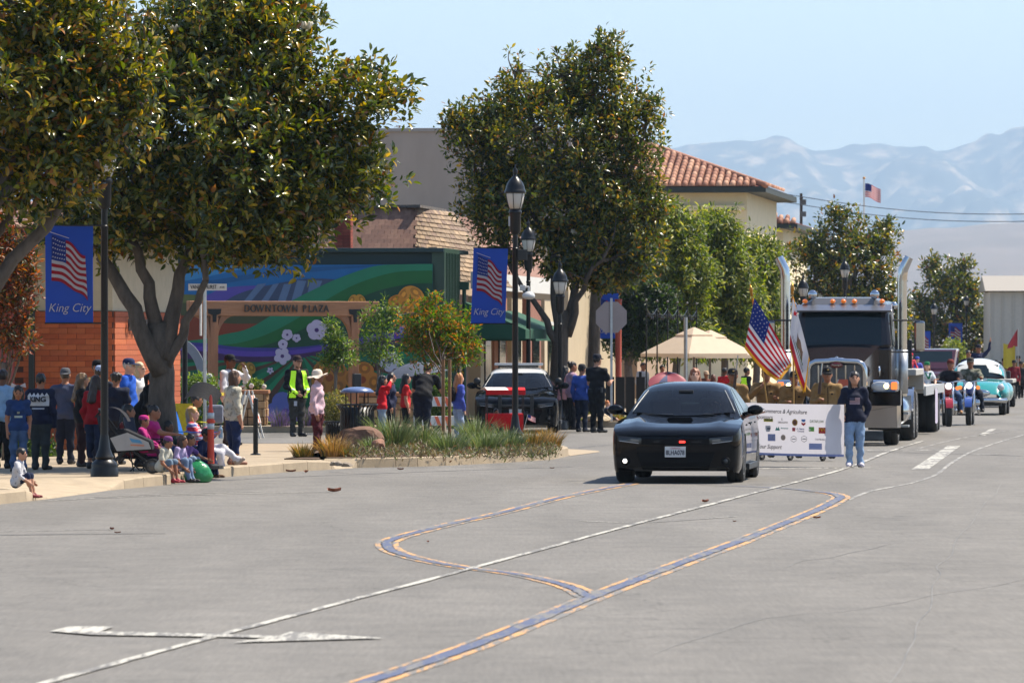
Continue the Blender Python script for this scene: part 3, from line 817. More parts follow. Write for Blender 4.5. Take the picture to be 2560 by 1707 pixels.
for r_ in range(15):
    for c in range(13):
        a0 = (c + (.5 if r_ % 2 else 0)) / 13; a1 = min(a0 + 1 / 13 - .004, 1); t0, t1 = r_ / 15, min((r_ + 1.15) / 15, 1)
        if a0 >= .99: continue
        j_ = random.uniform(0, .012); q_ = [fpos(a0, t0) + fn_ * (.035 + j_), fpos(a1, t0) + fn_ * (.035 + j_), fpos(a1, t1) + fn_ * (.012), fpos(a0, t1) + fn_ * (.012)]
        MB().prism(q_, -fn_ * .022).build('shake', random.choice(SHAKE), roof_s)
for c in range(26): MB().box((-2.9 + c * .16 if c < 16 else -.5, .28 if c < 16 else .3 + (c - 16) * .5, Z1 + .05), (.15 if c < 16 else .22, .22 if c < 16 else .48, .07)).build('ridge_cap', mat('grey_ridge_cap', lin((104, 98, 94)), .9, var=.2), SH)
w = MB(); w.box((0.98, 9.5, Z0 - .68), (0.14, 19.6, 0.42)); w.box((-7, -0.95, Z0 - .62), (14.5, .1, .3)); w.build('white_fascia', WHITE, SH)
# green awning: sloping canvas with valance
AW = tcloth('green_awning_canvas', (40, 98, 74), .25)
def awning(u0, u1, v0, out, ztop, zbot, name='awning', label=None):
    a = empty(name, st(u0, v0), SRZ, label, 'awning')
    L = u1 - u0
    m_ = MB(); t = .02
    prof = [(0, ztop), (out, zbot), (out, zbot - .22), (out - t, zbot - .22), (out - t, zbot - .02), (0, ztop - .05)]
    m_.prism([(x, 0, z) for x, z in prof], (0, L, 0)); m_.build('canvas', AW, a)
    m_ = MB(); m_.prism([(0, -.012, ztop), (out, -.012, zbot), (out, -.012, zbot - .22), (0, -.012, zbot - .22)], (0, .01, 0)); m_.build('side_panel', AW, a)
    return a
awning(134.2, 138.6, -17.25, 1.45, 3.0, 2.35, label='green canvas awning nearest the mural, partly behind the lamp post')
awning(140.2, 147.5, -17.6, 1.35, 2.85, 2.3, label='green canvas awning behind the police car and the tall magnolia')
for k, (u_, rgb, wd) in enumerate([(136.0, (170, 128, 104), 2.0), (141.5, (206, 190, 160), 1.2), (144.5, (176, 120, 92), 1.4), (148.0, (214, 196, 166), 1.2), (152, (150, 100, 80), 1.6), (155.5, (206, 188, 158), 1.2)]):
    s_ = empty('shop_front', st(u_, -17.9), SRZ, ['brown shop front below the green awning beside the mural', 'cream pilastered shop front behind the police car roof', 'terracotta shop front behind the tall magnolia trunk', 'pale shop front between the magnolia trunks', 'dark red shop front left of the stop sign post', 'cream shop front beside the stop sign post'][k], 'shop front', 'shop fronts along the left pavement')
    MB().box((0, 0, 1.6), (0.5, wd * 1.9, 3.2)).build('wall', mat('shop_%d' % k, lin(rgb), .85, var=.1, scale=2), s_)
    MB().box((0.27, 0.1, 1.45), (0.04, wd * .9, 2.1)).build('shop_window', GLASSDARK, s_)
    MB().box((0.28, 0.1, 2.56), (0.05, wd * .98, .1)).build('window_head', WHITE, s_)
# chimney
CH = empty('brick_chimney', at(859, 700, 137) * 1.0, SRZ, 'narrow red brick chimney rising behind the mural wall', 'chimney')
CH.location.z = 0
MB().box((0, 0, 2.72), (0.36, .36, 5.44)).build('chimney_core', MORTAR, CH)
RB = [mat('red_chimney_brick_%d' % i, lin(c), .85, var=.15, scale=9) for i, c in enumerate([(150, 66, 50), (138, 58, 44), (160, 76, 56)])]
cb = [MB().box((0, 0, 0), (.195, .03, .075)).mesh('brick', b) for b in RB]
for r_ in range(16):
    for s_ in (-1, 1):
        link('brick', random.choice(cb), CH, (s_ * .10, -.185, 4.16 + r_ * .082))
        link('brick', random.choice(cb), CH, (.185, s_ * .10, 4.16 + r_ * .082), (0, 0, R(90)))
MB().box((0, 0, 5.49), (.44, .44, .1)).build('chimney_cap', paint((120, 104, 96)), CH)
# grey block behind
GB = empty('grey_building', at(1075, 600, 172), SRZ, 'tall blank grey building between the two big magnolias', 'building')
GB.location.z = 0
MB().box((0, 6, 4.2), (8.6, 12, 8.4)).build('wall', mat('grey_render', lin((170, 162, 154)), .9, var=.1, scale=.9, stretch=(1, 1, .3)), GB)
MB().box((0, 6, 8.45), (8.7, 12.1, .1)).build('parapet_cap', paint((160, 158, 156)), GB)

# ---------------- two-storey building with barrel tile roof
cpos = at(1868, 600, 226)
TB = empty('tile_roof_building', (cpos.x, cpos.y, 0), SRZ, 'cream two-storey building with a red barrel tile hip roof', 'building')
CREAM = mat('cream_wall_paint', lin((250, 234, 196)), .9, var=.06, scale=1.5)
MB().box((-8, 8, 4.0), (16, 16, 8.05)).build('wall', CREAM, TB)
MB().box((-2.6, -.12, 7.35), (5.0, .3, .18)).build('cornice', CREAM, TB)
MB().box((-8, 8, 8.06), (17.6, 17.6, .22)).build('eave', DARKTRIM, TB)
for y in (2.5, 6, 9.5):
    w_ = MB().box((.02, y, 5.6), (.08, 1.1, 1.6)).build('window', paint((236, 228, 210)), TB)
    MB().box((.05, y, 5.6), (.05, .9, 1.4)).build('pane', GLASSDARK, w_)
ridge = 2.55
hip = MB(); hip.add([(-16.8, -.8, 8.18), (.8, -.8, 8.18), (.8, 16.8, 8.18), (-16.8, 16.8, 8.18), (-6.4, 7.0, 8.18 + ridge), (-9.6, 9, 8.18 + ridge)], [(0, 1, 4), (1, 2, 5, 4), (2, 3, 5), (3, 0, 4, 5), (3, 2, 1, 0)])
TILES = [mat('barrel_tile_%d' % i, lin(c), .8, var=.15, scale=6) for i, c in enumerate([(196, 142, 114), (180, 124, 98), (210, 160, 130), (164, 112, 90)])]
roof_t = hip.build('roof', mat('tile_underlay', lin((120, 62, 50)), .9), TB)
def barrel(mt):
    m_ = MB(); n_ = 6
    V = []
    for yy, rr in ((0, .13), (.46, .105)):
        for j in range(n_ + 1):
            a = math.pi * j / n_
            V.append((rr * math.cos(a), yy, rr * math.sin(a)))
    m_.add(V, [(j, j + 1, n_ + 2 + j, n_ + 1 + j) for j in range(n_)] + [tuple(range(n_, -1, -1))])
    return m_.mesh('tile', mt, smooth=True)
tl = [barrel(t) for t in TILES]
# slope facing the camera: from eave y=-.8 up to ridge at y=7
ang = math.atan2(ridge, 7.8)
n_t = 0
for c in range(28):
    x = .55 - c * .27
    rows = int(min((.8 - x) / 7.2 * 8.3 / .42, 19))
    for r_ in range(min(rows, 15)):
        d = r_ * .42
        link('tile', random.choice(tl), roof_t, (x, -.85 + d * math.cos(ang), 8.2 + d * math.sin(ang)), (ang + .03, 0, random.uniform(-.02, .02))); n_t += 1
ang2 = math.atan2(ridge, 7.2)
for c in range(18):
    y = 0.0 + c * .5
    for r_ in range(min(2 + int(y * 1.4), 5)):
        d = r_ * .42
        link('tile', random.choice(tl), roof_t, (.85 - d * math.cos(ang2), y, 8.2 + d * math.sin(ang2)), (ang2 + .03, 0, R(90)))
hc = MB(); hc.tube([(.82, -.82, 8.22), (-6.4, 7.0, 8.2 + ridge)], .13, 8); hc.build('hip_cap', TILES[1], roof_t, smooth=True)
# lower wing further on
TW = empty('tile_roof_wing', st(258, -18.6), SRZ, 'lower wing with red tile roof beyond the cream two-storey building', 'building')
MB().box((-5, 8, 3.6), (10, 16, 7.2)).build('wall', CREAM, TW)
MB().box((-5, 8, 7.26), (11.4, 17.4, .2)).build('eave', DARKTRIM, TW)
hip = MB(); hip.add([(-10.6, -.6, 7.37), (.7, -.6, 7.37), (.7, 16.6, 7.37), (-10.6, 16.6, 7.37), (-5, 4.6, 9.2), (-5, 11.6, 9.2)], [(0, 1, 4), (1, 2, 5, 4), (2, 3, 5), (3, 0, 4, 5), (3, 2, 1, 0)])
rw = hip.build('roof', mat('tile_underlay', lin((120, 62, 50)), .9), TW)
an3 = math.atan2(1.83, 5.2)
for c in range(11):
    x = .5 - c * .3
    for r_ in range(min(1 + int((.7 - x) / 5.6 * 5.5 / .42), 9)):
        d = r_ * .42
        link('tile', random.choice(tl), rw, (x, -.65 + d * math.cos(an3), 7.4 + d * math.sin(an3)), (an3 + .03, 0, 0))
# far metal shed at the end of the street
FB = empty('metal_shed', at(2735, 850, 330), SRZ + R(4), 'pale corrugated metal shed closing off the far end of the street', 'building')
FB.location.z = 0
SHED = mat('pale_metal_siding', lin((206, 198, 184)), .6, var=.05)
MB().box((0, 6, 2.45), (12, 12, 4.9)).build('wall', SHED, FB)
for k in range(20): MB().box((-5.9 + k * .62, -.03, 2.4), (.06, .06, 4.8)).build('siding_rib', SHED, FB)
w = MB(); w.add([(-6.3, -.4, 4.95), (6.3, -.4, 4.95), (6.3, 12.4, 4.95), (-6.3, 12.4, 4.95), (-6.3, 6, 5.9), (6.3, 6, 5.9)], [(0, 1, 5, 4), (3, 2, 5, 4)[::-1], (0, 4, 3), (1, 2, 5), (0, 3, 2, 1)]); w.build('roof', mat('shed_roof', lin((170, 160, 144)), .5), FB)
MB().box((-3.2, -.08, 3.6), (.35, .08, .35)).build('vent', paint((90, 88, 84)), FB)
# low shops filling the left side between the tile-roof building and the shed
for k, (u_, ln, h_, rgb) in enumerate([(176, 16, 5.2, (198, 180, 150)), (196, 14, 4.8, (176, 150, 126)), (284, 18, 5.0, (190, 170, 140)), (306, 18, 4.6, (150, 140, 130))]):
    o = MB().box((0, 0, h_ / 2), (9, ln, h_)).build('low_shop', mat('low_shop_%d' % k, lin(rgb), .9, var=.08, scale=1), loc=st(u_, -23.0), rot=(0, 0, SRZ))
    tag(o, ['cream low shop behind the light green trees', 'brown low shop half hidden by light green trees', 'tan low shop behind the far magnolia', 'grey low shop next to the pale metal shed'][k], 'building', 'low shops along the left side')
# ================================================================== vegetation
def leaf_mesh(name, base, dirs, nrm, length, width, cols, mt, bend=0.25):
    """one mesh of six-cornered leaves; arrays: base (N,3), dirs (N,3), nrm (N,3), length (N), width (N), cols (N,3)"""
    N = len(base)
    dirs = dirs / np.linalg.norm(dirs, axis=1, keepdims=True)
    sd_ = np.cross(dirs, nrm); sd_ /= np.linalg.norm(sd_, axis=1, keepdims=True) + 1e-9
    up_ = np.cross(sd_, dirs)
    L = length[:, None]; Wd = width[:, None] / 2
    fold = up_ * Wd * .35
    p0 = base
    l1 = base + dirs * L * .33 + sd_ * Wd * .9 + fold; r1 = base + dirs * L * .33 - sd_ * Wd * .9 + fold
    l2 = base + dirs * L * .70 + sd_ * Wd * .8 + fold - up_ * L * bend * .35; r2 = base + dirs * L * .70 - sd_ * Wd * .8 + fold - up_ * L * bend * .35
    m1 = base + dirs * L * .5 - up_ * L * bend * .12
    tip = base + dirs * L - up_ * L * bend * .8
    V = np.stack([p0, l1, l2, tip, r2, r1, m1], 1).reshape(-1, 3)
    k = np.arange(N)[:, None] * 7
    T = np.concatenate([k + np.array([[0, 6, 1]]), k + np.array([[1, 6, 2]]), k + np.array([[2, 6, 3]]), k + np.array([[3, 6, 4]]), k + np.array([[4, 6, 5]]), k + np.array([[5, 6, 0]])], 0)
    me = bpy.data.meshes.new(name)
    me.vertices.add(len(V)); me.vertices.foreach_set('co', V.astype(np.float32).ravel())
    nt_ = len(T)
    me.loops.add(nt_ * 3); me.loops.foreach_set('vertex_index', T.astype(np.int32).ravel())
    me.polygons.add(nt_); me.polygons.foreach_set('loop_start', np.arange(0, nt_ * 3, 3, dtype=np.int32))
    me.update(calc_edges=True)
    ca = me.color_attributes.new('leaf_colour', 'FLOAT_COLOR', 'POINT')
    cc = np.repeat(np.concatenate([cols, np.ones((N, 1))], 1), 7, axis=0)
    ca.data.foreach_set('color', cc.astype(np.float32).ravel())
    me.materials.append(mt)
    return me

def rdir(n, rng):
    v = rng.normal(size=(n, 3)); return v / np.linalg.norm(v, axis=1, keepdims=True)

BARK = mat('magnolia_bark', (0.085, 0.068, 0.054), 0.9, var=0.35, scale=9, bump=0.9, bscale=22, stretch=(1, 1, .35))
BARK2 = mat('pale_bark', (0.13, 0.10, 0.08), 0.9, var=0.3, scale=14, bump=0.7, bscale=30, stretch=(1, 1, .35))
LEAF = leafmat('magnolia_leaf', trans=0.36, rough=0.24)
LEAFG = leafmat('soft_green_leaf', trans=0.42, rough=0.5)
BLADE = leafmat('grass_blade', trans=0.3, rough=0.55)
PETAL = mat('magnolia_petal', lin((242, 234, 212)), .6)

def pick(rng, n, pal, wts):
    pal = np.array([lin(c) for c in pal]); i = rng.choice(len(pal), n, p=np.array(wts) / sum(wts))
    return pal[i] * rng.uniform(.75, 1.25, (n, 1))

MAGP = [(62, 78, 30), (90, 102, 34), (126, 126, 42), (166, 148, 50), (198, 160, 58), (168, 112, 50), (128, 84, 40)]
MAGW = [32, 28, 20, 11, 5, 2, 2]

def tree(name, label, group, base, trunk_r, D, lobes, trunk_top, n_clusters, per, lsize, seed, pal=MAGP, wts=MAGW, lm=None, bark=None, limbs=None, flowers=0, droop=0.0, shell=0.55, split=None, gap=0.0, thick=.85, twig=True):
    """lobes: (px, py, rx_px, ry_px) outlines of the crown read off the photograph at depth D"""
    rng = np.random.default_rng(seed); rd_ = random.Random(seed)
    base = Vector(base)
    T = empty(name, base, 0, label, 'tree', group)
    C = []; RR = []; s_ = FPX / D
    for lb in lobes:
        c = at(lb[0], lb[1], D + (lb[4] if len(lb) > 4 else 0)) - base
        C.append(np.array(c)); RR.append(np.array([lb[2] / s_, max(lb[2], lb[3]) * thick / s_, lb[3] / s_]))
    C = np.array(C); RR = np.array(RR)
    vol = RR.prod(1) ** .8; idx = rng.choice(len(C), n_clusters, p=vol / vol.sum())
    dd = rdir(n_clusters, rng); rad = rng.uniform(0, 1, n_clusters) ** shell
    rad = rad * (1 + (.14 if D < 200 else .24) * rng.normal(size=n_clusters))
    P = C[idx] + dd * RR[idx] * rad[:, None]
    # keep the clumps that are not buried deep inside another lobe
    q = ((P[:, None, :] - C[None]) / RR[None]); rr = np.sqrt((q ** 2).sum(-1)).min(1)
    P = P[(rr > .35) | (rng.random(n_clusters) < .4)]
    if gap > 0:
        f1 = np.sin(P[:, 0] * 2.3 + seed) + np.sin(P[:, 2] * 2.9 + 1.3 * seed) + np.sin(P[:, 1] * 2.1 + P[:, 0] * 1.1)
        P = P[(f1 > -1.7 + gap) | (rng.random(len(P)) < .25)]
    n_ = len(P)
    # limbs
    tr = MB()
    top = Vector(trunk_top) - base if trunk_top is not None else Vector((0, 0, 2.2))
    k = 6
    pts = [Vector((0, 0, -0.05)) + (top - Vector((0, 0, 0))) * (i / k) + Vector((rd_.uniform(-.03, .03), rd_.uniform(-.03, .03), 0)) * (i > 0) for i in range(k + 1)]
    tr.tube(pts, [trunk_r * (1.25 if i == 0 else 1.05 - .28 * i / k) for i in range(k + 1)], 14)
    ends = []
    def limb(a, b_, r0, r1, kk=6, sag=.12):
        a, b_ = Vector(a), Vector(b_); L = (b_ - a).length
        off = Vector((rd_.uniform(-1, 1), rd_.uniform(-1, 1), rd_.uniform(.1, .6))) * L * sag
        ps = [a + (b_ - a) * (i / kk) + off * math.sin(math.pi * i / kk) + Vector((rd_.uniform(-1, 1), rd_.uniform(-1, 1), rd_.uniform(-1, 1))) * L * .02 * (0 < i < kk) for i in range(kk + 1)]
        tr.tube(ps, [r0 + (r1 - r0) * i / kk for i in range(kk + 1)], 8 if r0 > .03 else 5)
        return ps
    mains = []
    if limbs:
        for a, b_, r0, r1 in limbs: mains.append(limb(Vector(a) - base, Vector(b_) - base, r0, r1, 8, .06))
    up_pts = [p for m_ in mains for p in m_[5:]]
    for j, c in enumerate(C):
        c = Vector(c)
        if up_pts:
            a = min(up_pts, key=lambda p: (p - c).length); r0 = trunk_r * rd_.uniform(.22, .34)
        else:
            a = pts[0] + (top - pts[0]) * (rd_.uniform(.62, 1.0) if split is None else rd_.uniform(split, 1.0)); r0 = trunk_r * rd_.uniform(.36, .52)
        mains.append(limb(a, c, r0, trunk_r * .12, 8))
    allm = [p for m_ in mains for p in m_[2:]]
    AM = np.array([tuple(p) for p in allm])
    if twig:
        sub = rng.choice(n_, min(n_, int(40 + n_ * .16)), replace=False)
        for i in sub:
            j = int(np.argmin(((AM - P[i]) ** 2).sum(1) + rng.random(len(AM)) * .2))
            limb(allm[j], Vector(P[i]), trunk_r * .10, .006, 4, .12)
    tr.build('trunk', bark or BARK, T, smooth=True)
    # leaves: a rosette per clump, leaves fan out from the twig end
    N = n_ * per
    ci = np.repeat(np.arange(n_), per)
    axis = P - np.array([0, 0, max(1.0, float(C[:, 2].mean()) - 1.2)]); axis /= np.linalg.norm(axis, axis=1, keepdims=True) + 1e-9
    axis = axis * .8 + np.array([0, 0, .55]) + rng.normal(size=axis.shape) * .35
    axis /= np.linalg.norm(axis, axis=1, keepdims=True)
    spread = rdir(N, rng)
    dirs = axis[ci] * .45 + spread * .9; dirs[:, 2] -= droop
    bs = P[ci] + spread * lsize * rng.uniform(.1, .85, (N, 1)) + axis[ci] * lsize * rng.uniform(-1.1, .4, (N, 1))
    nr = axis[ci] + rng.normal(size=(N, 3)) * .45
    tint = rng.normal(size=n_) * .12 + 1.0
    cols = pick(rng, N, pal, wts) * tint[ci][:, None]
    ln = lsize * rng.uniform(.7, 1.2, N)
    lmat = lm or LEAF
    me = leaf_mesh('crown', bs, dirs, nr, ln, ln * rng.uniform(.38, .5, N) * (1.0 if lmat is LEAF else .7), np.clip(cols, 0, 1), lmat)
    link('crown', me, T)
    if flowers:
        for i in rng.choice(n_, flowers, replace=False):
            f_ = MB(); c = Vector(P[i]) + Vector((rd_.uniform(-.1, .1), -.12, .06))
            for a in range(7):
                an = a * .9; rr_ = rd_.uniform(.045, .075)
                f_.ell(c + Vector((math.cos(an) * .055, math.sin(an) * .055, .02 * (a % 2))), (.036, .018, rr_), 6, 5, M=Matrix.Rotation(an, 3, 'Z') @ Matrix.Rotation(.6, 3, 'Y'))
            f_.build('flower', PETAL, T, smooth=True)
    return T

# big magnolia in front of the library
tree('magnolia_tree', 'largest magnolia with forking dark trunk in front of the library', 'magnolia street trees', gnd(413, 1170, .15), .22, 86.5,
     [(560, 300, 300, 260), (860, 250, 155, 105), (965, 235, 80, 85), (760, 430, 190, 165), (560, 540, 230, 120), (300, 470, 200, 170), (560, 30, 235, 180), (700, 90, 110, 150), (880, 420, 100, 110), (420, 200, 220, 220), (700, 590, 130, 80), (330, 600, 120, 55), (480, 625, 120, 48), (180, 570, 110, 60)],
     at(400, 800, 86.5), 4300, 16, .138, 11, thick=1.25, flowers=9, shell=.42, split=.72, gap=.55,
     limbs=[(at(402, 930, 86.5), at(250, 640, 86.5), .16, .085), (at(405, 900, 86.5), at(330, 600, 86.5), .14, .07), (at(410, 900, 86.5), at(480, 620, 86.5), .16, .07), (at(415, 920, 86.5), at(515, 700, 86.1), .09, .05), (at(515, 700, 86.1), at(500, 600, 86.1), .05, .03)])
# nearer magnolia whose trunk stands left of the frame
tree('magnolia_tree', 'nearest magnolia, blurred crown reaching in from the left edge', 'magnolia street trees', gnd(-120, 1207, .15), .24, 77.5,
     [(-60, 180, 330, 260), (150, 130, 190, 200), (230, 290, 170, 130), (-40, 420, 230, 140), (120, 400, 170, 120), (60, 20, 250, 130), (330, 200, 95, 120)],
     at(-120, 760, 77.5), 2100, 15, .138, 23, pal=MAGP, wts=[26, 24, 20, 16, 8, 4, 3], flowers=4, shell=.45, gap=.5)
# tall magnolia behind the police car
tree('magnolia_tree', 'tall magnolia standing alone against the sky behind the police car', 'magnolia street trees', (at(1388, 850, 139).x, 139, .15), .23, 139,
     [(1390, 350, 225, 165), (1210, 350, 110, 120), (1150, 320, 60, 60), (1490, 215, 110, 100), (1520, 125, 58, 62), (1410, 190, 95, 85), (1285, 250, 78, 85), (1285, 180, 28, 60), (1580, 340, 95, 120), (1620, 250, 45, 40), (1400, 500, 220, 130), (1570, 560, 110, 140), (1250, 500, 110, 110), (1450, 610, 150, 95), (1570, 655, 85, 50), (1450, 670, 110, 40), (1300, 600, 90, 70), (1630, 500, 45, 70), (1510, 690, 100, 40)],
     at(1405, 770, 139), 4700, 13, .142, 37, flowers=6, shell=.42, gap=.5,
     limbs=[(at(1390, 1000, 139), at(1385, 640, 139), .17, .1), (at(1400, 850, 139), at(1470, 600, 139), .13, .06), (at(1400, 880, 139), at(1290, 690, 139), .11, .05), (at(1420, 840, 139), at(1520, 620, 138), .1, .04)])
tree('magnolia_tree', 'slim magnolia trunk leaning beside the tall magnolia', 'magnolia street trees', (at(1478, 850, 146).x, 146, .15), .17, 146,
     [(1540, 640, 100, 70), (1480, 660, 70, 55)], at(1492, 690, 146), 320, 11, .15, 38, shell=.5)
tree('magnolia_tree', 'rounded magnolia just above and behind the truck cab', 'magnolia street trees', (at(2110, 850, 252).x, 252, .15), .24, 252,
     [(2110, 660, 125, 95), (2030, 640, 75, 80), (2110, 570, 75, 60), (2090, 525, 32, 25), (2190, 610, 55, 65), (2220, 570, 28, 32), (2200, 720, 70, 70), (2010, 740, 60, 70), (2110, 760, 110, 60), (2245, 800, 48, 75), (2205, 850, 60, 40), (2010, 830, 70, 50)],
     at(2110, 800, 252), 2600, 9, .22, 41, wts=[34, 30, 20, 10, 4, 3, 2], flowers=8, shell=.62, gap=.6, twig=False)
tree('magnolia_tree', 'far magnolia beside the pale metal shed', 'magnolia street trees', (at(2385, 850, 345).x, 345, .15), .25, 345,
     [(2385, 760, 85, 75), (2370, 690, 62, 50), (2330, 660, 25, 28), (2410, 660, 32, 26), (2455, 810, 50, 40), (2340, 830, 60, 50), (2300, 770, 40, 60), (2490, 850, 30, 28), (2430, 720, 35, 40), (2420, 870, 60, 30), (2290, 850, 50, 45)],
     at(2385, 850, 345), 1900, 8, .28, 43, wts=[34, 30, 20, 10, 4, 3, 2], flowers=6, shell=.62, gap=.5, twig=False)
# light green feathery trees by the café
LGP = [(104, 122, 42), (132, 146, 52), (160, 164, 66), (66, 86, 32), (182, 176, 84)]
LGW = [26, 22, 14, 30, 8]
for k, (px, D, lobes, lab) in enumerate([
        (1690, 176, [(1660, 640, 105, 130), (1690, 560, 75, 70), (1640, 740, 90, 90), (1720, 700, 80, 100), (1600, 780, 70, 90), (1560, 800, 60, 80), (1680, 840, 110, 60), (1530, 720, 50, 70)], 'feathery light green tree right of the tall magnolia'),
        (1810, 186, [(1790, 650, 85, 120), (1800, 570, 60, 65), (1760, 740, 80, 80), (1850, 720, 70, 110), (1790, 840, 110, 60), (1740, 640, 60, 120)], 'feathery light green tree above the beige parasols'),
        (1890, 197, [(1895, 670, 60, 95), (1905, 760, 55, 90), (1870, 740, 50, 90), (1925, 640, 32, 50), (1890, 850, 70, 50)], 'slimmer light green tree beside the truck exhaust stack')]):
    tree('feathery_tree', lab, 'light green trees by the parasols', (at(px, 850, D).x, D, .15), .13, D, lobes, at(px, 800, D), 2000, 15, .19, 51 + k, pal=LGP, wts=LGW, lm=LEAFG, bark=BARK2, droop=.5, shell=.5, gap=.3)
tree('dense_tree', 'dense dark green tree between the tall magnolia and the parasols', None, (at(1570, 850, 164).x, 164, .15), .14, 164,
     [(1570, 740, 75, 75), (1610, 800, 80, 60), (1540, 820, 60, 50), (1640, 760, 60, 70), (1590, 860, 70, 40)], at(1570, 900, 164), 1300, 14, .14, 91, pal=[(40, 60, 26), (58, 80, 30), (84, 104, 38), (30, 46, 22)], wts=[30, 26, 14, 24], lm=LEAFG, bark=BARK2, droop=.3, shell=.5)
# pistache with orange tips in the corner planter
PIP = [(70, 104, 32), (92, 128, 40), (118, 146, 52), (190, 122, 56), (206, 136, 70), (150, 126, 48)]
tree('young_tree', 'young orange-tipped tree tied to stakes in the corner planter', None, gnd(1112, 1122, .15), .035, 106.5,
     [(1085, 810, 95, 60), (1120, 870, 100, 55), (1070, 765, 50, 35), (1150, 830, 55, 50), (1040, 850, 50, 45), (1090, 730, 22, 22), (1180, 870, 35, 25)],
     at(1105, 880, 106.5), 620, 16, .085, 61, pal=PIP, wts=[24, 24, 16, 12, 8, 10], lm=LEAFG, bark=BARK2, droop=.25, shell=.6)
for px, dx in ((1108, -.05), (1124, .05)):
    p = gnd(px, 1120, .15)
    o = MB().tube([(0, 0, 0), (0, 0, 1.6)], .03, 8).build('tree_stake', mat('stake_wood', lin((150, 112, 76)), .85, var=.2, scale=8), loc=p)
    tag(o, 'wooden stake on the left of the young orange-tipped tree' if dx < 0 else 'wooden stake on the right of the young orange-tipped tree', 'stake', 'stakes of the young tree')
# young green trees by the pergola
GRP = [(78, 108, 36), (104, 134, 44), (136, 156, 56), (54, 80, 30), (160, 168, 70)]
for k, (px, D, lobes, lab) in enumerate([
        (842, 127, [(833, 812, 26, 18), (838, 850, 36, 28), (856, 890, 40, 28), (816, 895, 26, 22)], 'slim young green tree left of the right pergola post'),
        (945, 128, [(950, 800, 55, 50), (935, 860, 60, 45), (975, 770, 32, 30), (970, 890, 40, 30)], 'bushy young green tree right of the right pergola post')]):
    tree('young_tree', lab, 'young trees by the pergola', (at(px, 850, D).x, D, .15), .04, D, lobes, at(px, 900, D), 170, 13, .10, 71 + k, pal=GRP, wts=[30, 28, 18, 16, 8], lm=LEAFG, bark=BARK2, droop=.2, shell=.6)
# red-leaved small tree at the far left edge
RDP = [(150, 70, 40), (170, 92, 46), (120, 60, 34), (92, 86, 36), (64, 74, 30), (186, 120, 50)]
tree('red_leaf_tree', 'small tree with reddish leaves at the left edge before the library', None, gnd(12, 1150, .15), .05, 92,
     [(20, 620, 70, 70), (40, 720, 70, 90), (-10, 700, 90, 110), (20, 830, 60, 70), (70, 660, 35, 60), (-20, 560, 60, 50), (60, 850, 30, 40)],
     at(12, 900, 92), 520, 15, .1, 81, pal=RDP, wts=[16, 18, 16, 22, 20, 8], lm=LEAFG, bark=BARK2, shell=.6)

# ---- tufts, shrubs, flowers
def blades(n, rng, h, spread, pal, wts, width=.006, lean=.7):
    a = rng.uniform(0, 2 * math.pi, n); r_ = rng.uniform(0, 1, n) ** .7
    hh = h * rng.uniform(.55, 1.1, n)
    base = np.stack([np.cos(a) * r_ * spread * .35, np.sin(a) * r_ * spread * .35, np.zeros(n)], 1)
    out = np.stack([np.cos(a), np.sin(a), np.zeros(n)], 1) * (r_ * lean + .1)[:, None] + rng.normal(size=(n, 3)) * .12
    V = []; F = []; C = pick(rng, n, pal, wts)
    seg = 4
    t = np.linspace(0, 1, seg + 1)
    side_ = np.stack([-np.sin(a + .6), np.cos(a + .6), np.zeros(n)], 1)
    pts = base[:, None, :] + out[:, None, :] * (t[None, :, None] ** 1.6) * hh[:, None, None] * .85
    pts[:, :, 2] += hh[:, None] * (t[None] - .28 * (r_ * lean)[:, None] * t[None] ** 3)
    wd = width * (1 - t ** 2 * .85)
    lft = pts + side_[:, None, :] * wd[None, :, None]; rgt = pts - side_[:, None, :] * wd[None, :, None]
    V = np.stack([lft, rgt], 2).reshape(-1, 3)
    k = np.arange(n)[:, None] * (seg + 1) * 2
    F = np.concatenate([k + np.array([[2 * j, 2 * j + 1, 2 * j + 3, 2 * j + 2]]) for j in range(seg)], 0)
    cc = np.repeat(C, (seg + 1) * 2, axis=0)
    return V, F, cc
def poly_mesh(name, V, F, cc, mt):
    me = bpy.data.meshes.new(name); me.from_pydata(V.tolist(), [], F.tolist())
    ca = me.color_attributes.new('leaf_colour', 'FLOAT_COLOR', 'POINT')
    ca.data.foreach_set('color', np.concatenate([np.clip(cc, 0, 1), np.ones((len(cc), 1))], 1).astype(np.float32).ravel())
    me.materials.append(mt); return me
GP = [(96, 116, 66), (120, 138, 82), (142, 156, 100), (78, 96, 52), (170, 164, 112)]
GOLD = [(196, 150, 86), (214, 172, 110), (168, 128, 72), (104, 104, 52), (140, 124, 62)]
def tuft(px, py, h, spread, label, pal=GP, wts=(22, 24, 20, 18, 8), n=420, seed=0, group='ornamental grasses in the corner planter', z=.17, width=.006):
    rng = np.random.default_rng(seed + 900)
    V, F, C = blades(n, rng, h, spread, pal, wts, width)
    o = link('ornamental_grass', poly_mesh('grass_tuft', V, F, C, BLADE), None, gnd(px, py, z))
    tag(o, label, 'grass tuft', group); return o
tuft(758, 1141.0, .22, .5, 'low tan-green grass tuft left of the golden tuft', GOLD, (14, 8, 14, 34, 26), 360, 1)
tuft(832, 1141.0, .36, .6, 'golden dry grass tuft in front of the brown boulder', GOLD, (26, 26, 18, 16, 12), 480, 2)
tuft(868, 1141.0, .2, .4, 'small grass tuft above the rounded cobbles', GOLD, (10, 8, 14, 34, 30), 240, 3)
tuft(985, 1121.0, .62, .9, 'tallest green grass tuft right of the black bin', n=620, seed=4)
tuft(1122, 1133.0, .40, .8, 'green grass tuft at the foot of the young tree', n=520, seed=5)
tuft(1212, 1130.0, .42, .8, 'green grass tuft left of the planter lamp post', n=520, seed=6)
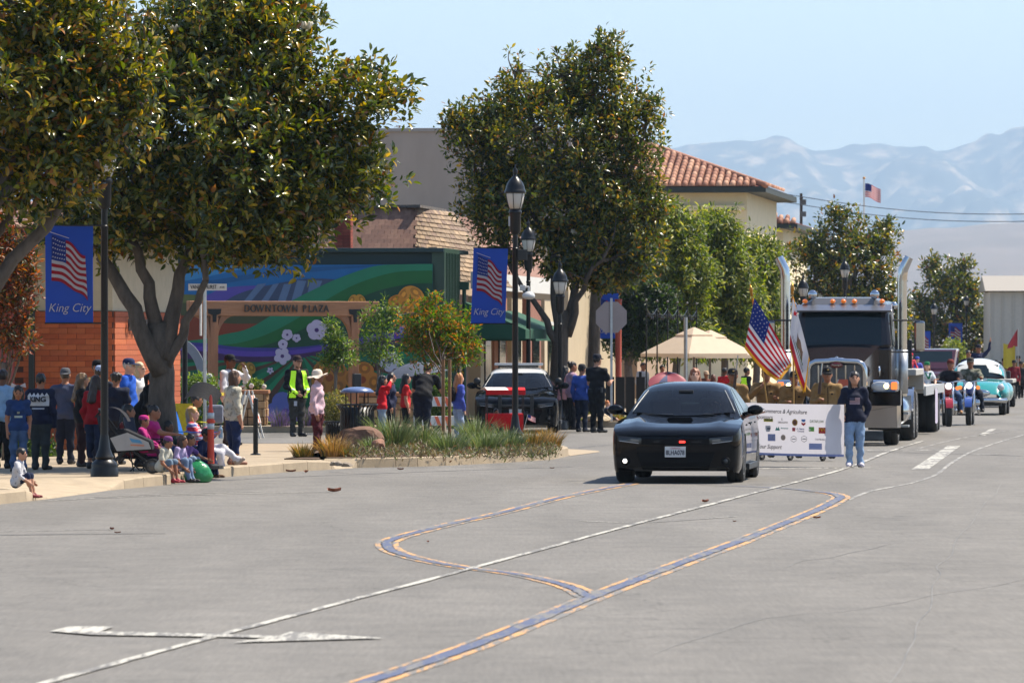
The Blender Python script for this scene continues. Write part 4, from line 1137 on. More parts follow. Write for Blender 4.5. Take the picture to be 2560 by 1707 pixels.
tuft(1268, 1126.0, .42, .7, 'green grass tuft right in front of the planter lamp post', n=480, seed=7)
tuft(1060, 1112.0, .45, .7, 'green grass tuft behind the stakes of the young tree', n=420, seed=8)
tuft(1330, 1120.0, .36, .7, 'grass tuft under the red paper tray at the planter end', GOLD, (10, 10, 16, 34, 30), 400, 9)
tuft(1372, 1118.0, .34, .6, 'golden grass tuft at the right tip of the planter', GOLD, (24, 22, 18, 20, 16), 380, 10)
tuft(930, 1127.0, .25, .5, 'short grass tuft beside the small boulder', n=300, seed=11)
tuft(1190, 1106.0, .5, .8, 'green grass tuft at the back of the planter behind the lamp', n=420, seed=12)
# brownish ground cover
rng = np.random.default_rng(5)
bp = [gnd(rng.uniform(860, 1390), rng.uniform(1112, 1141), .185) for _ in range(900)]
bp = np.array([tuple(p) for p in bp if True])
NB = len(bp) * 6; ci = np.repeat(np.arange(len(bp)), 6)
d_ = rdir(NB, rng); d_[:, 2] = np.abs(d_[:, 2]) + .3
me = leaf_mesh('ground_cover', bp[ci] + rng.normal(size=(NB, 3)) * .04, d_, rdir(NB, rng), rng.uniform(.05, .13, NB), rng.uniform(.012, .03, NB), pick(rng, NB, [(112, 92, 64), (132, 118, 80), (92, 102, 56), (150, 140, 112), (104, 76, 56)], (20, 22, 34, 8, 8)), BLADE)
o = link('ground_cover', me); tag(o, 'brown and green flowering ground cover in the corner planter', 'ground cover', kind='stuff')
def shrub(name, px, D, py, rx, rz, label, pal, wts, n=700, lsize=.07, seed=0, flowers=0, fcol=None, group=None, z=.15):
    rng = np.random.default_rng(seed + 300)
    s_ = FPX / D; base = Vector((at(px, 850, D).x, D, z))
    c = np.array(at(px, py, D) - base); rr = np.array([rx / s_, rx / s_ * .8, rz / s_])
    N = n * 4
    P = c + rdir(N, rng) * rr * (rng.random((N, 1)) ** .35) * (1 + .12 * rng.normal(size=(N, 1)))
    fl = rng.random(N) < .45; P[fl, 2] *= rng.uniform(.05, 1, fl.sum())
    P[:, 2] = np.maximum(P[:, 2], .02)
    E = empty(name, base, 0, label, 'shrub', group)
    ln = lsize * rng.uniform(.7, 1.3, N)
    link('foliage', leaf_mesh('foliage', P, rdir(N, rng) + np.array([0, 0, .4]), rdir(N, rng), ln, ln * .5, pick(rng, N, pal, wts), LEAFG), E)
    st_ = MB()
    for k in range(6): st_.tube([(random.uniform(-.08, .08), random.uniform(-.08, .08), -.02), Vector(c) + Vector((random.uniform(-.6, .6) * rr[0], 0, random.uniform(-.3, .4) * rr[2]))], [.012, .005], 5)
    st_.build('stems', BARK2, E)
    for k in range(flowers):
        d0 = rdir(1, rng)[0]; d0[1] = -abs(d0[1]); p = c + d0 * rr * .98
        f_ = MB()
        for a in range(6): f_.ell(Vector(p) + Vector((math.cos(a) * .03, -.01, math.sin(a) * .03)), (.035, .025, .035), 6, 5)
        f_.build('flower', mat('bloom_%d_%d_%d' % fcol, lin(fcol), .7), E, smooth=True)
    return E
ROSE = [(96, 124, 44), (128, 152, 60), (70, 98, 38), (160, 172, 84)]
shrub('rose_bush', 500, 127, 965, 48, 32, 'white rose bush behind the folding chair and the street sign post', ROSE, (26, 26, 20, 14), 700, .07, 1, 8, (240, 236, 224))
shrub('rose_bush', 634, 131.5, 966, 28, 20, 'white rose bush in the stone planter', ROSE, (26, 26, 20, 14), 500, .06, 2, 6, (240, 236, 224), z=.9)
shrub('dry_shrub', 838, 126.5, 1020, 40, 45, 'airy yellow-green shrub left of the black bin', [(140, 138, 66), (166, 154, 84), (118, 118, 54), (184, 168, 104)], (26, 24, 22, 12), 600, .06, 3)
shrub('leafy_shrub', 1090, 127, 985, 40, 55, 'green shrub behind the young tree and the striped barricade', ROSE, (26, 26, 26, 10), 700, .08, 4)
shrub('planter_shrub', 1425, 137.4, 1062, 30, 22, 'low flowering shrub beside the police car front wheel', [(128, 140, 62), (160, 156, 80), (104, 116, 54)], (26, 20, 22), 420, .06, 5, 5, (226, 180, 90))
shrub('planter_shrub', 1510, 138.2, 1045, 45, 22, 'orange-flowered shrub at the foot of the stop sign', [(128, 136, 60), (176, 128, 60), (104, 112, 50), (190, 150, 80)], (26, 20, 22, 14), 560, .06, 6, 7, (206, 110, 50))
shrub('planter_shrub', 1555, 138.8, 1062, 35, 20, 'low shrub between the stop sign and the black sedan', [(128, 136, 60), (150, 142, 70), (104, 112, 50)], (26, 20, 22), 420, .06, 7)
shrub('roadside_shrub', 2385, 260, 885, 32, 42, 'yellow-green shrub below the far blue banners', [(132, 146, 60), (160, 164, 78), (104, 120, 48)], (26, 20, 22), 500, .14, 8)
shrub('hedge', 60, 95.5, 1130, 90, 55, 'dark green hedge behind the standing crowd at the left', [(60, 84, 34), (84, 108, 40), (46, 66, 28)], (26, 22, 20), 900, .07, 9)
# lavender in front of the lawn
rng = np.random.default_rng(77)
for k, px in enumerate((700, 770, 800, 822, 1418)):
    D = 128.9 if px < 1000 else 136.9
    V, F, C = blades(260, rng, .42, .6, [(110, 112, 84), (128, 104, 156), (146, 120, 176), (96, 100, 70)], (26, 24, 16, 20), .007, .5)
    o = link('lavender', poly_mesh('lavender_clump', V, F, C, BLADE), None, (at(px, 850, D).x, D, .15))
    tag(o, ['lavender clump left of the man in the yellow vest', 'lavender clump beside the woman in maroon trousers', 'lavender clump between the maroon trousers and the small bin', 'lavender clump touching the small black bin', 'lavender clump behind the police car front wheel'][k], 'lavender', 'lavender clumps')
# ================================================================== vehicles
def smooth_interp(tab):
    xs = np.array([t[0] for t in tab], float); ys = np.array([t[1] for t in tab], float)
    def f(x): return float(np.interp(x, xs, ys))
    return f
CGL = carglass('tinted_windscreen')
TINT = mat('tinted_car_glass', (0.008, 0.016, 0.02), 0.04, spec=0.4)
LENS = mat('headlamp_lens', (0.028, 0.029, 0.032), 0.12, spec=0.5)
GRILLE = mat('black_grille', (0.004, 0.004, 0.0045), 0.6, spec=.12)
SEATM = mat('dark_interior', (0.012, 0.013, 0.014), 0.7)
RIM = mat('dark_alloy_rim', (0.10, 0.10, 0.105), 0.28, 0.9)
RIMS = mat('steel_rim', (0.5, 0.5, 0.52), 0.25, 0.95)

def wheel(parent, loc, r_=.36, w_=.25, rim=RIM, side_=1, steer=0.0, spokes=5):
    """wheel part with its rim as a sub-part; axle along local x, outer face towards side_"""
    m_ = MB()
    rr = r_ * .70
    prof = [(rr, -w_ / 2 + .01), (r_ * .9, -w_ / 2), (r_ * .985, -w_ * .4), (r_, -w_ * .25), (r_, -w_ * .02), (r_ * .985, 0), (r_, w_ * .02), (r_, w_ * .25), (r_ * .985, w_ * .4), (r_ * .9, w_ / 2), (rr, w_ / 2 - .01)]
    m_.lathe(prof, 36, axis=(1, 0, 0))
    wo = m_.build('wheel', RUBBER, parent, angle=50, loc=loc, rot=(0, 0, steer))
    m_ = MB()
    ox = side_ * (w_ / 2 - .02)
    m_.lathe([(rr, -.02), (rr, .012), (rr * .9, .012), (rr * .86, -.04), (0, -.05)], 28, o=(ox - side_ * .0, 0, 0), axis=(side_, 0, 0))
    for k in range(spokes):
        a = 2 * math.pi * k / spokes + .3
        for da in (-.14, .14):
            m_.bar((ox, math.cos(a + da * .3) * .05, math.sin(a + da * .3) * .05), (ox, math.cos(a + da) * rr * .93, math.sin(a + da) * rr * .93), .03, .03)
    m_.lathe([(.06, -.03), (.06, .01), (0, .02)], 12, o=(ox, 0, 0), axis=(side_, 0, 0))
    m_.build('rim', rim, wo, angle=40)
    return wo

def sedan(loc, rz, body_m, roof_m, label, rim=RIM, police=False, group=None):
    """four-door muscle sedan; local frame: nose at y=0 pointing to -Y, tail at +Y"""
    E = empty('sedan', loc, rz, label, 'car', group)
    Wf = smooth_interp([(0, .79), (.03, .86), (.08, .905), (.16, .932), (.3, .947), (.55, .953), (.95, .957), (2.5, .94), (4.0, .955), (4.5, .93), (4.85, .87), (5.04, .74)])
    ZS = smooth_interp([(0, .655), (.03, .70), (.08, .745), (.2, .795), (.5, .855), (1.0, .905), (1.5, .935), (2.5, .94), (3.4, .97), (4.3, 1.01), (5.04, .98)])
    ZC = smooth_interp([(0, .67), (.03, .725), (.08, .77), (.2, .82), (.5, .88), (1.0, .945), (1.42, .985), (2.5, .99), (3.6, 1.03), (4.25, 1.085), (4.7, 1.10), (5.0, 1.08), (5.04, 1.03)])
    ZB = smooth_interp([(0, .24), (.05, .17), (.3, .15), (1.5, .17), (3.5, .18), (4.8, .22), (5.04, .32)])
    AX = (.97, 4.02); RA = .395
    def zb(y):
        z = ZB(y)
        for a in AX:
            d = abs(y - a)
            if d < RA: z = max(z, .33 + math.sqrt(RA * RA - d * d))
        return z
    def sidef(z, y):
        f_ = np.interp(z, [.12, .2, .32, .5, .62, .7, .8, .9, 1.0], [.94, .975, .99, 1.0, 1.0, .997, .985, .965, .94])
        return float(f_)
    ys = sorted(set([0, .015, .03, .05, .08, .12, .16, .22, .3, .4, .5] + [round(a + RA * math.sin(t), 4) for a in AX for t in np.linspace(-1.5707, 1.5707, 15)] + [round(a + s_ * (RA + .002), 4) for a in AX for s_ in (-1, 1)] + list(np.linspace(1.45, 3.55, 12)) + [4.45, 4.55, 4.65, 4.75, 4.85, 4.92, 4.98, 5.02, 5.04]))
    NSEC = 17
    def section(y):
        W_ = Wf(y); z0 = zb(y); zs = max(ZS(y), z0 + .04); zc = max(ZC(y), zs + .01)
        P = []
        lo_ = ZB(y)
        for f_ in (0, .08, .2, .35, .5, .65, .8, .92, 1.0):
            z = lo_ + f_ * (zs - lo_)
            z = max(z, z0 + .004 * f_); P.append((W_ * sidef(z, y), z))
        xs = P[-1][0]
        crease = .028 * min(1, max(0, (y - .1) / .4)) * (1 if y < 1.5 else 0)
        for f_ in (.96, .9, .8, .66, .5, .33, .16, 0):
            t = 1 - f_
            z = zs + (zc - zs) * (1 - f_ ** 5) + (crease if abs(f_ - .66) < .01 else 0) - (crease * .4 if f_ < .4 else 0)
            P.append((xs * f_, z))
        return P
    def ysurf(x, z):
        """depth of the front surface at (x, z)"""
        x = abs(x)
        for i in range(220):
            y = i * .0035
            if ZB(y) <= z <= ZC(y) - (ZC(y) - ZS(y)) * (min(1, x / max(Wf(y) * .95, .01)) ** 5) and x <= Wf(y) * sidef(z, y): return y
        return .77
    m_ = MB()
    secs = [section(y) for y in ys]
    V = []
    for y, P in zip(ys, secs):
        V += [(x, y, z) for x, z in P] + [(-x, y, z) for x, z in P[-2::-1]]
    n_ = 2 * NSEC - 1
    Fs = []
    for i in range(len(ys) - 1):
        for j in range(n_ - 1): Fs.append((i * n_ + j, i * n_ + j + 1, (i + 1) * n_ + j + 1, (i + 1) * n_ + j))
    for base_ in (0, (len(ys) - 1) * n_):           # nose and tail caps
        for j in range(NSEC - 1): Fs.append((base_ + j, base_ + j + 1, base_ + n_ - 2 - j, base_ + n_ - 1 - j))
    m_.add(V, Fs)
    body = m_.build('body', body_m, E, angle=32)
    # underside and wheel wells
    m_ = MB(); m_.box((0, 2.5, .26), (1.5, 4.6, .16)); m_.box((0, .97, .45), (1.42, .8, .5)); m_.box((0, 4.02, .45), (1.42, .8, .5)); m_.build('underbody', BLACKPLASTIC, E)
    # cabin: roof and pillars in one skin, glass panes set into it
    zbelt = lambda y: ZS(y) + .02
    prof = smooth_interp([(1.30, .93), (1.48, 1.03), (1.75, 1.19), (2.0, 1.32), (2.2, 1.405), (2.4, 1.45), (2.7, 1.475), (3.0, 1.47), (3.3, 1.435), (3.6, 1.36), (3.9, 1.25), (4.2, 1.13), (4.45, 1.06)])
    cys = list(np.linspace(1.32, 4.44, 30))
    V = []
    def cab(y):
        zt = prof(y); zl = ZS(y) - .03
        P = []
        xw = lambda z: .865 - max(0, z - .93) / .5 * .27
        zs = zt - .05 - .03 * min(1, (zt - zl) / .4)
        for f_ in (0, .25, .5, .75, 1): 
            z = zl + (max(zs, zl + .01) - zl) * f_; P.append((min(xw(z), .87), z))
        xe = P[-1][0]
        for f_ in (.93, .82, .62, .35, 0): P.append((xe * f_, P[4][1] + (zt - P[4][1]) * (1 - f_ ** 5)))
        return P
    cs = [cab(y) for y in cys]; nc = 19
    for y, P in zip(cys, cs): V += [(x, y, z) for x, z in P] + [(-x, y, z) for x, z in P[-2::-1]]
    Fs = [(i * nc + j, i * nc + j + 1, (i + 1) * nc + j + 1, (i + 1) * nc + j) for i in range(len(cys) - 1) for j in range(nc - 1)]
    def opening(f_):
        c = [sum(V[i][k] for i in f_) / 4 for k in range(3)]; x, y, z = abs(c[0]), c[1], c[2]
        t = (y - 1.37) / .68
        if 0.02 < t < 1.0 and x < .745 - .19 * t and z > .97 and z > cab(y)[4][1] - .02: return True
        t = (y - 3.42) / .75
        return 0.05 < t < .98 and x < .52 + .12 * t and z > cab(y)[4][1] - .01
    sidef_ = lambda f_: sum(V[i][2] for i in f_) / 4 > 1.33 or not police
    m_ = MB(); m_.add(V, [f_ for f_ in Fs if not opening(f_) and sidef_(f_)]); m_.add(V, [f_ for f_ in Fs if not opening(f_) and not sidef_(f_)], 1); m_.build('roof', [roof_m, body_m], E, angle=40)
    # cabin inside: dashboard, wheel, seats
    MB().box((0, 1.72, .90), (1.4, .5, .16)).build('dashboard', SEATM, E, bevel=.05)
    MB().tube([(.38 + .17 * math.cos(a), 2.0 + .06 * math.sin(a), 1.0 + .16 * math.sin(a)) for a in np.linspace(0, 6.28, 21)[:-1]], .014, 6, closed=True).build('steering_wheel', SEATM, E)
    for sx in (-.38, .38):
        sb_ = MB().box((sx, 2.75, .92), (.48, .14, .62)).build('seat', SEATM, E, bevel=.06); MB().box((sx, 2.78, 1.28), (.24, .09, .16)).build('headrest', SEATM, sb_, bevel=.04)
    MB().box((0, 3.6, .95), (1.3, .14, .4)).build('rear_seat', SEATM, E, bevel=.05)
    MB().box((0, 1.98, 1.32), (.22, .03, .06)).build('rear_view_mirror', SEATM, E, bevel=.01)
    for sx, ex in ((-.15, -.62), (.45, -.02)): MB().tube([(sx, 1.40, .995), (ex, 1.44, 1.0)], .009, 5).build('wiper', BLACKPLASTIC, E)
    def zcab(x, y):
        P = cab(y); x = abs(x)
        for (x0, z0), (x1, z1) in zip(P[4:], P[5:]):
            if x1 <= x <= x0: return z1 + (z0 - z1) * ((x - x1) / max(x0 - x1, 1e-5))
        return P[4][1]
    # windscreen follows the cabin skin, raised 6 mm, inside the pillars
    def ws(s_, t):
        y = 1.37 + (2.05 - 1.37) * t + .16 * (2 * s_ - 1) ** 2 * (1 - t * .6)
        hw = .765 + (.575 - .765) * t
        x = (2 * s_ - 1) * hw
        yy = min(y, 2.28)
        return (x, yy - .007, zcab(x, yy) + .008)
    m_ = MB(); m_.grid(ws, 14, 8); m_.build('windscreen', CGL, E, smooth=True)
    for s0 in (0.0, 1.0): MB().tube([Vector(ws(s0, t / 8)) + Vector((0, -.004, .006)) for t in range(9)], .008, 6).build('pillar_highlight', mat('pillar_highlight_grey', (.32, .31, .29), .3), E, smooth=True)  # pale line modelled in place of the highlight along each windscreen pillar
    def rw_(s_, t):
        y = 3.42 + .75 * t; hw = .56 + .14 * t; x = (2 * s_ - 1) * hw
        return (x, y + .006, zcab(x, y) + .008)
    m_ = MB(); m_.grid(rw_, 10, 6); m_.build('rear_window', CGL, E, smooth=True)
    m_ = MB()
    def xw(z): return .865 - max(0, z - .93) / .5 * .27
    for sd_ in (-1, 1):
        for nm, pg in (('front_window', [(1.83, .985), (2.1, 1.2), (2.34, 1.345), (2.6, 1.385), (2.62, .985)]), ('back_window', [(2.72, .985), (2.7, 1.385), (3.0, 1.385), (3.35, 1.34), (3.72, 1.2), (3.9, 1.08), (3.6, 1.0)])):
            MB().poly([(sd_ * (xw(z) + .006), y, z) for y, z in pg]).build(nm, TINT, E)
        # mirror
        mi = MB(); mi.ell((sd_ * 1.05, 1.80, 1.06), (.12, .06, .075), 12, 8); mi.bar((sd_ * .86, 1.84, .99), (sd_ * .97, 1.82, 1.02), .06, .05); mi.build('mirror', body_m, E, smooth=True)
        MB().box((sd_ * .955, 2.25, .84), (.02, .2, .025)).build('door_handle', body_m, E)
        MB().box((sd_ * .955, 3.2, .86), (.02, .2, .025)).build('door_handle', body_m, E)
    # front details laid on the nose
    def patch(name, quad, mt, nu=8, nv=4, lift=.008, par=None):
        a, b_, c, d = [np.array(p) for p in quad]            # (x,z) corners: lower-left, lower-right, upper-right, upper-left
        def fn(s_, t):
            p = (a * (1 - s_) + b_ * s_) * (1 - t) + (d * (1 - s_) + c * s_) * t
            return (p[0], ysurf(p[0], p[1]) - lift, p[1])
        return MB().grid(fn, nu, nv).build(name, mt, par or E, smooth=True)
    patch('upper_grille', [(-.52, .57), (.52, .57), (.52, .655), (-.52, .655)], GRILLE, 12, 2)
    patch('bonnet_edge', [(-.86, .705), (.86, .705), (.84, .722), (-.84, .722)], body_m, 22, 2, .03)
    patch('bumper_bar', [(-.6, .475), (.6, .475), (.56, .545), (-.56, .545)], body_m, 16, 3, .03)
    for zz in (.26, .32, .38): patch('intake_slat', [(-.5, zz), (.5, zz), (.5, zz + .012), (-.5, zz + .012)], GRILLE, 10, 1, .014)
    patch('lower_grille', [(-.48, .20), (.48, .20), (.58, .46), (-.58, .46)], GRILLE, 12, 4)
    for sd_ in (-1, 1):
        h_ = patch('headlight', [(sd_ * .50, .585), (sd_ * .84, .62), (sd_ * .845, .705), (sd_ * .50, .665)], LENS, 8, 3, .012)
        patch('lamp_reflector', [(sd_ * .54, .61), (sd_ * .66, .62), (sd_ * .66, .66), (sd_ * .54, .645)], mat('lamp_chrome', (.16, .16, .17), .25, .7), 3, 2, .018, h_)
        patch('running_light_strip', [(sd_ * .54, .585), (sd_ * .82, .622), (sd_ * .82, .628), (sd_ * .54, .593)], mat('clear_strip', (.5, .5, .52), .2), 6, 1, .018, h_)
        y_ = ysurf(.74, .33)
        lit = sd_ < 0 and not police
        f_ = MB(); f_.lathe([(.062, 0), (.062, .03), (.05, .035)], 16, o=(sd_ * .74, y_ - .0, .33), axis=(0, -1, 0)); fo = f_.build('fog_light', GRILLE, E, smooth=True)
        MB().lathe([(.034, 0), (.024, .012), (0, .016)], 14, o=(sd_ * .74, y_ - .034, .33), axis=(0, -1, 0)).build('fog_lamp_glass', mat('lit_fog_lamp', (1, .97, .9), .3, emit=1.4, ecol=(1, .96, .88)) if lit else LENS, fo)
        patch('bumper_lip', [(sd_ * .60, .185), (sd_ * .86, .20), (sd_ * .87, .235), (sd_ * .62, .21)], body_m, 6, 2, .025)
        MB().box((sd_ * .955, 2.5, .22), (.05, 1.9, .09)).build('side_skirt', BLACKPLASTIC, E, bevel=.01)
        for ax in AX: wheel(E, (sd_ * .82, ax, .36), side_=sd_, rim=rim)
        MB().box((sd_ * .66, 5.035, .87), (.42, .03, .1)).build('tail_light', mat('red_tail_lens', (.25, .01, .01), .15), E)
    # plate
    yp = ysurf(0, .46) - .05
    pl = MB().box((0, yp, .465), (.305, .012, .155)).build('number_plate', mat('white_plate', lin((226, 228, 230)), .4), E, bevel=.004)
    if not police:
        text('8LHA078', .098, mat('plate_navy', lin((34, 40, 66)), .5), pl, (0, yp - .009, .452), sx=.72, thick=.003, bold=.002, name='plate_number')
        text('California', .036, mat('plate_red', lin((190, 40, 50)), .5), pl, (0, yp - .009, .52), shear=.3, thick=.003, name='plate_state')
        # red strobe in the grille, lit
        yr = ysurf(.10, .61) - .02
        MB().box((.10, yr, .612), (.085, .02, .03)).build('red_strobe', mat('lit_red_strobe', (.6, .02, .02), .3, emit=2.2, ecol=(1.0, .03, .02)), E, bevel=.004)
        MB().box((-.28, yr - .0, .612), (.085, .02, .02)).build('dark_strobe', LENS, E, bevel=.004)
        MB().box((.31, yr - .0, .612), (.15, .02, .016)).build('dark_strobe', LENS, E, bevel=.004)
    # bonnet scoop
    def sc_(s_, t):
        x = -.2 + .4 * s_; y = .86 + .3 * t
        return (x, y, ZC(y) - .01 + .045 * math.sin(math.pi * s_) ** .5 * (1 - t * .8))
    m_ = MB(); m_.grid(sc_, 8, 4); m_.add([(-.2, .86, ZC(.86) - .02), (.2, .86, ZC(.86) - .02), (.16, .855, ZC(.86) + .032), (-.16, .855, ZC(.86) + .032)], [(0, 1, 2, 3)], 1)
    m_.build('bonnet_scoop', [body_m, GRILLE], E, angle=40)
    return E

BLACKPAINT = mat('black_car_paint', (0.0025, 0.003, 0.0045), 0.05, coat=0.0, spec=0.22)
WHITEPAINT = mat('white_car_paint', lin((228, 228, 226)), 0.25, coat=0.8)
# ---- the black sedan leading the parade
fc = (gnd(1567, 1206) + gnd(1839, 1203)) / 2
CAR = sedan(fc - UD * .97 + Vector((0, 0, 0)), SRZ + R(.6), BLACKPAINT, BLACKPAINT, 'glossy black sedan with a lit red strobe leading the parade')
# arm of the driver out of the open window
# ---- police car across the mouth of the side street
pc = at(1290, 850, 128.3); pc.z = 0
PCAR = sedan(pc, R(-1.5), BLACKPAINT, WHITEPAINT, 'black and white police car with light bar parked facing the street', rim=RIMS, police=True)
m_ = MB(); m_.box((0, 2.55, 1.545), (1.12, .26, .055)); lb_ = m_.build('light_bar', mat('light_bar_lens', lin((196, 198, 200)), .2, coat=.6), PCAR, bevel=.015)
m_ = MB(); m_.box((0, 2.55, 1.50), (.9, .2, .05)); m_.build('light_bar_mount', BLACKPLASTIC, PCAR)
m_ = MB()
for sx in (-.36, .36): m_.bar((sx, -.10, .28), (sx, -.10, .86), .06, .08); m_.bar((sx, -.10, .4), (sx, .1, .4), .05, .05)
m_.bar((-.36, -.10, .62), (.36, -.10, .62), .05, .06, up=(0, 1, 0)); m_.bar((-.36, -.10, .42), (.36, -.10, .42), .05, .06, up=(0, 1, 0)); m_.build('push_bar', BLACKPLASTIC, PCAR, bevel=.01)
for sd_ in (-1, 1):
    m_ = MB(); m_.lathe([(.0, -.05), (.06, -.03), (.085, .03), (.085, .06), (0, .065)], 16, o=(sd_ * .93, 1.72, 1.16), axis=(0, -1, 0)); m_.bar((sd_ * .86, 1.75, 1.05), (sd_ * .93, 1.74, 1.12), .03, .03); m_.build('spotlight', BLACKPLASTIC, PCAR, smooth=True)
text('749', .11, mat('plate_grey', lin((70, 74, 86)), .5), PCAR, (.19, -.165, .46), thick=.003, name='plate_number')

# ---------------------------------------------------------------- lorry with flatbed
def truck():
    base = gnd(2231, 1112) - VD * 1.05
    E = empty('semi_truck', base - UD * 1.05, SRZ, 'dark brown semi truck with chrome stacks pulling a flatbed behind the flag bearers', 'truck')
    BR = mat('dark_brown_truck_paint', (0.018, 0.013, 0.013), 0.14, coat=0.0, spec=.5)
    BLK = BLACKPAINT
    # local: nose y=0, +y backwards; x right; front axle y=1.05
    # bumper, polished
    m_ = MB(); m_.prism([(-1.2, -.12, .36), (1.2, -.12, .36), (1.2, -.12, .80), (-1.2, -.12, .80)], (0, .1, 0)); m_.prism([(1.2, -.12, .36), (1.26, .3, .36), (1.26, .3, .8), (1.2, -.12, .8)], (-.06, .02, 0)); m_.prism([(-1.2, -.12, .36), (-1.26, .3, .36), (-1.26, .3, .8), (-1.2, -.12, .8)], (.06, .02, 0)); m_.build('bumper', mat('bumper_chrome', (.34, .33, .32), .12, 1.0), E, bevel=.02)
    # hood: tapered box with rounded top
    def hood(s_, t):
        y = -.02 + 2.0 * t
        hw = .50 + (.74 - .50) * t; top = 1.66 + (2.02 - 1.66) * t
        a = -1 + 2 * s_
        x = hw * max(-1, min(1, a * 1.45))
        k = max(0, abs(a) * 1.45 - 1) / .45
        z = top - .03 * (a * 1.45) ** 2 * (k == 0) - (k > 0) * (.03 + k * .95)
        return (x * (1 + .04 * k), y, z)
    m_ = MB(); m_.grid(hood, 26, 8); m_.build('hood', BR, E, angle=35)
    MB().box((0, .0, 1.0), (.98, .04, 1.2)).build('radiator_shell', GRILLE, E)
    g = MB()
    P = [(-.56, .66), (-.56, 1.52), (-.52, 1.62), (-.42, 1.67), (0, 1.69), (.42, 1.67), (.52, 1.62), (.56, 1.52), (.56, .66)]
    g.tube([(x, -.06, z) for x, z in P], .055, 10); g.build('grille_surround', CHROME, E, smooth=True)
    for x in (-.36, -.18, 0, .18, .36): MB().box((x, -.045, 1.12), (.03, .03, .96)).build('grille_bar', CHROME, E)
    MB().box((0, -.02, 1.12), (1.02, .02, .98)).build('grille_mesh', mat('grille_mesh', (.09, .09, .095), .4, .6, var=.3, scale=60), E)
    MB().ell((0, -.125, 1.60), (.13, .02, .055), 16, 8).build('badge', mat('dark_red_badge', lin((110, 30, 34)), .3), E, smooth=True)
    text('Peterbilt', .055, CHROME, E, (0, -.15, 1.60), shear=.3, thick=.003, name='badge_lettering')
    m_ = MB(); m_.ell((0, .02, 1.735), (.16, .05, .02), 12, 6); m_.ell((0, 0, 1.75), (.04, .07, .03), 8, 6); m_.build('hood_ornament', CHROME, E, smooth=True)
    m_ = MB(); m_.poly([(-.02, -.075, .72), (.42, -.075, .72), (.42, -.075, 1.32), (.02, -.075, 1.32)]); m_.add([(-.05, -.08, 1.1), (.2, -.08, 1.2), (.42, -.08, 1.14), (.42, -.08, 1.32), (.05, -.08, 1.32)], [(0, 1, 2, 3, 4)], 1); m_.ell((.02, -.085, 1.08), (.06, .004, .1), 8, 6, 2)
    m_.build('grille_poster', [paint((222, 214, 210)), paint((206, 92, 60)), paint((60, 62, 90))], E)
    # fenders with lamps
    for s_ in (-1, 1):
        def fen(a, t):
            an = R(-25 + 205 * a)
            rr = .66
            y = 1.05 - rr * math.cos(an); z = .56 + .58 * max(0, math.sin(an)) ** .8 - (.25 if math.sin(an) < 0 else 0)
            x = s_ * (.60 + .64 * t); z -= .10 * t ** 3
            return (x, y, z)
        m_ = MB(); m_.grid(fen, 16, 8)
        m_.add([(s_ * 1.24, .42, .80), (s_ * 1.24, .42, 1.05), (s_ * .6, .38, 1.12), (s_ * .6, .38, .8)], [(0, 1, 2, 3)])
        m_.prism([(s_ * .58, .36, .80), (s_ * 1.25, .36, .80), (s_ * 1.25, .36, 1.10), (s_ * .58, .36, 1.18)], (0, .4, 0))
        m_.build('fender', BLK, E, angle=40)
        hl = MB(); hl.box((s_ * .93, .33, 1.18), (.58, .22, .26)); ho = hl.build('headlight_housing', CHROME, E, bevel=.07)
        MB().ell((s_ * .86, .22, 1.18), (.2, .03, .10), 14, 8).build('headlight_lens', mat('truck_lamp_lens', (.55, .55, .56), .12, coat=1), ho, smooth=True)
        MB().ell((s_ * .97, .205, 1.185), (.055, .025, .055), 10, 8).build('headlight_bulb', mat('lit_amber_bulb', (1, .72, .3), .3, emit=4, ecol=(1, .66, .25)), ho, smooth=True)
        MB().box((s_ * 1.13, .21, 1.19), (.12, .04, .15)).build('turn_signal', mat('orange_signal', lin((240, 92, 40)), .25, emit=.6, ecol=(1, .25, .05)), ho, bevel=.02)
        wheel(E, (s_ * 1.03, 1.05, .52), .52, .29, CHROME, s_, spokes=10)
        # headlight bracket and mirror
        mr = MB(); mr.box((s_ * 1.52, 2.55, 2.18), (.22, .09, .62)); mo = mr.build('mirror', mat('bumper_chrome', (.34, .33, .32), .12, 1.0), E, bevel=.05)
        for zz in (1.86, 2.5): MB().tube([(s_ * .98, 2.4, zz), (s_ * 1.53, 2.52, zz)], .02, 6).build('mirror_arm', BLACKPLASTIC, mo)
        # stacks
        sx = 1.10 if s_ > 0 else -1.30
        ex = MB(); pts = [(sx, 3.9, .95), (sx, 3.9, 3.3), (sx + s_ * .005, 3.9, 3.42), (sx + s_ * .02, 3.9, 3.54), (sx + s_ * .08, 3.9, 3.68), (sx + s_ * .14, 3.9, 3.80)]
        ex.tube(pts, [.10, .10, .10, .104, .10, .09], 16, cap=False); ex.build('exhaust_stack', CHROME, E, smooth=True)
        sg = MB(); sg.tube([(sx, 3.9, 1.0), (sx, 3.9, 1.9)], .12, 16); sg.build('stack_shield', STEEL, E, smooth=True)
        MB().tube([(s_ * 1.0, 2.7, 1.1), (s_ * 1.0, 3.7, 1.1)], .02, 6).build('grab_rail', CHROME, E)
        # fuel tank and steps
        tk = MB(); tk.lathe([(.0, 0), (.30, .01), (.32, .06), (.32, 1.4), (.30, 1.46), (0, 1.47)], 20, o=(s_ * .98, 2.2, .66), axis=(0, 1, 0)); to = tk.build('fuel_tank', CHROME, E, smooth=True)
        for z in (.36, .62): MB().box((s_ * 1.2, 2.45, z), (.22, .5, .04)).build('step', STEEL, to)
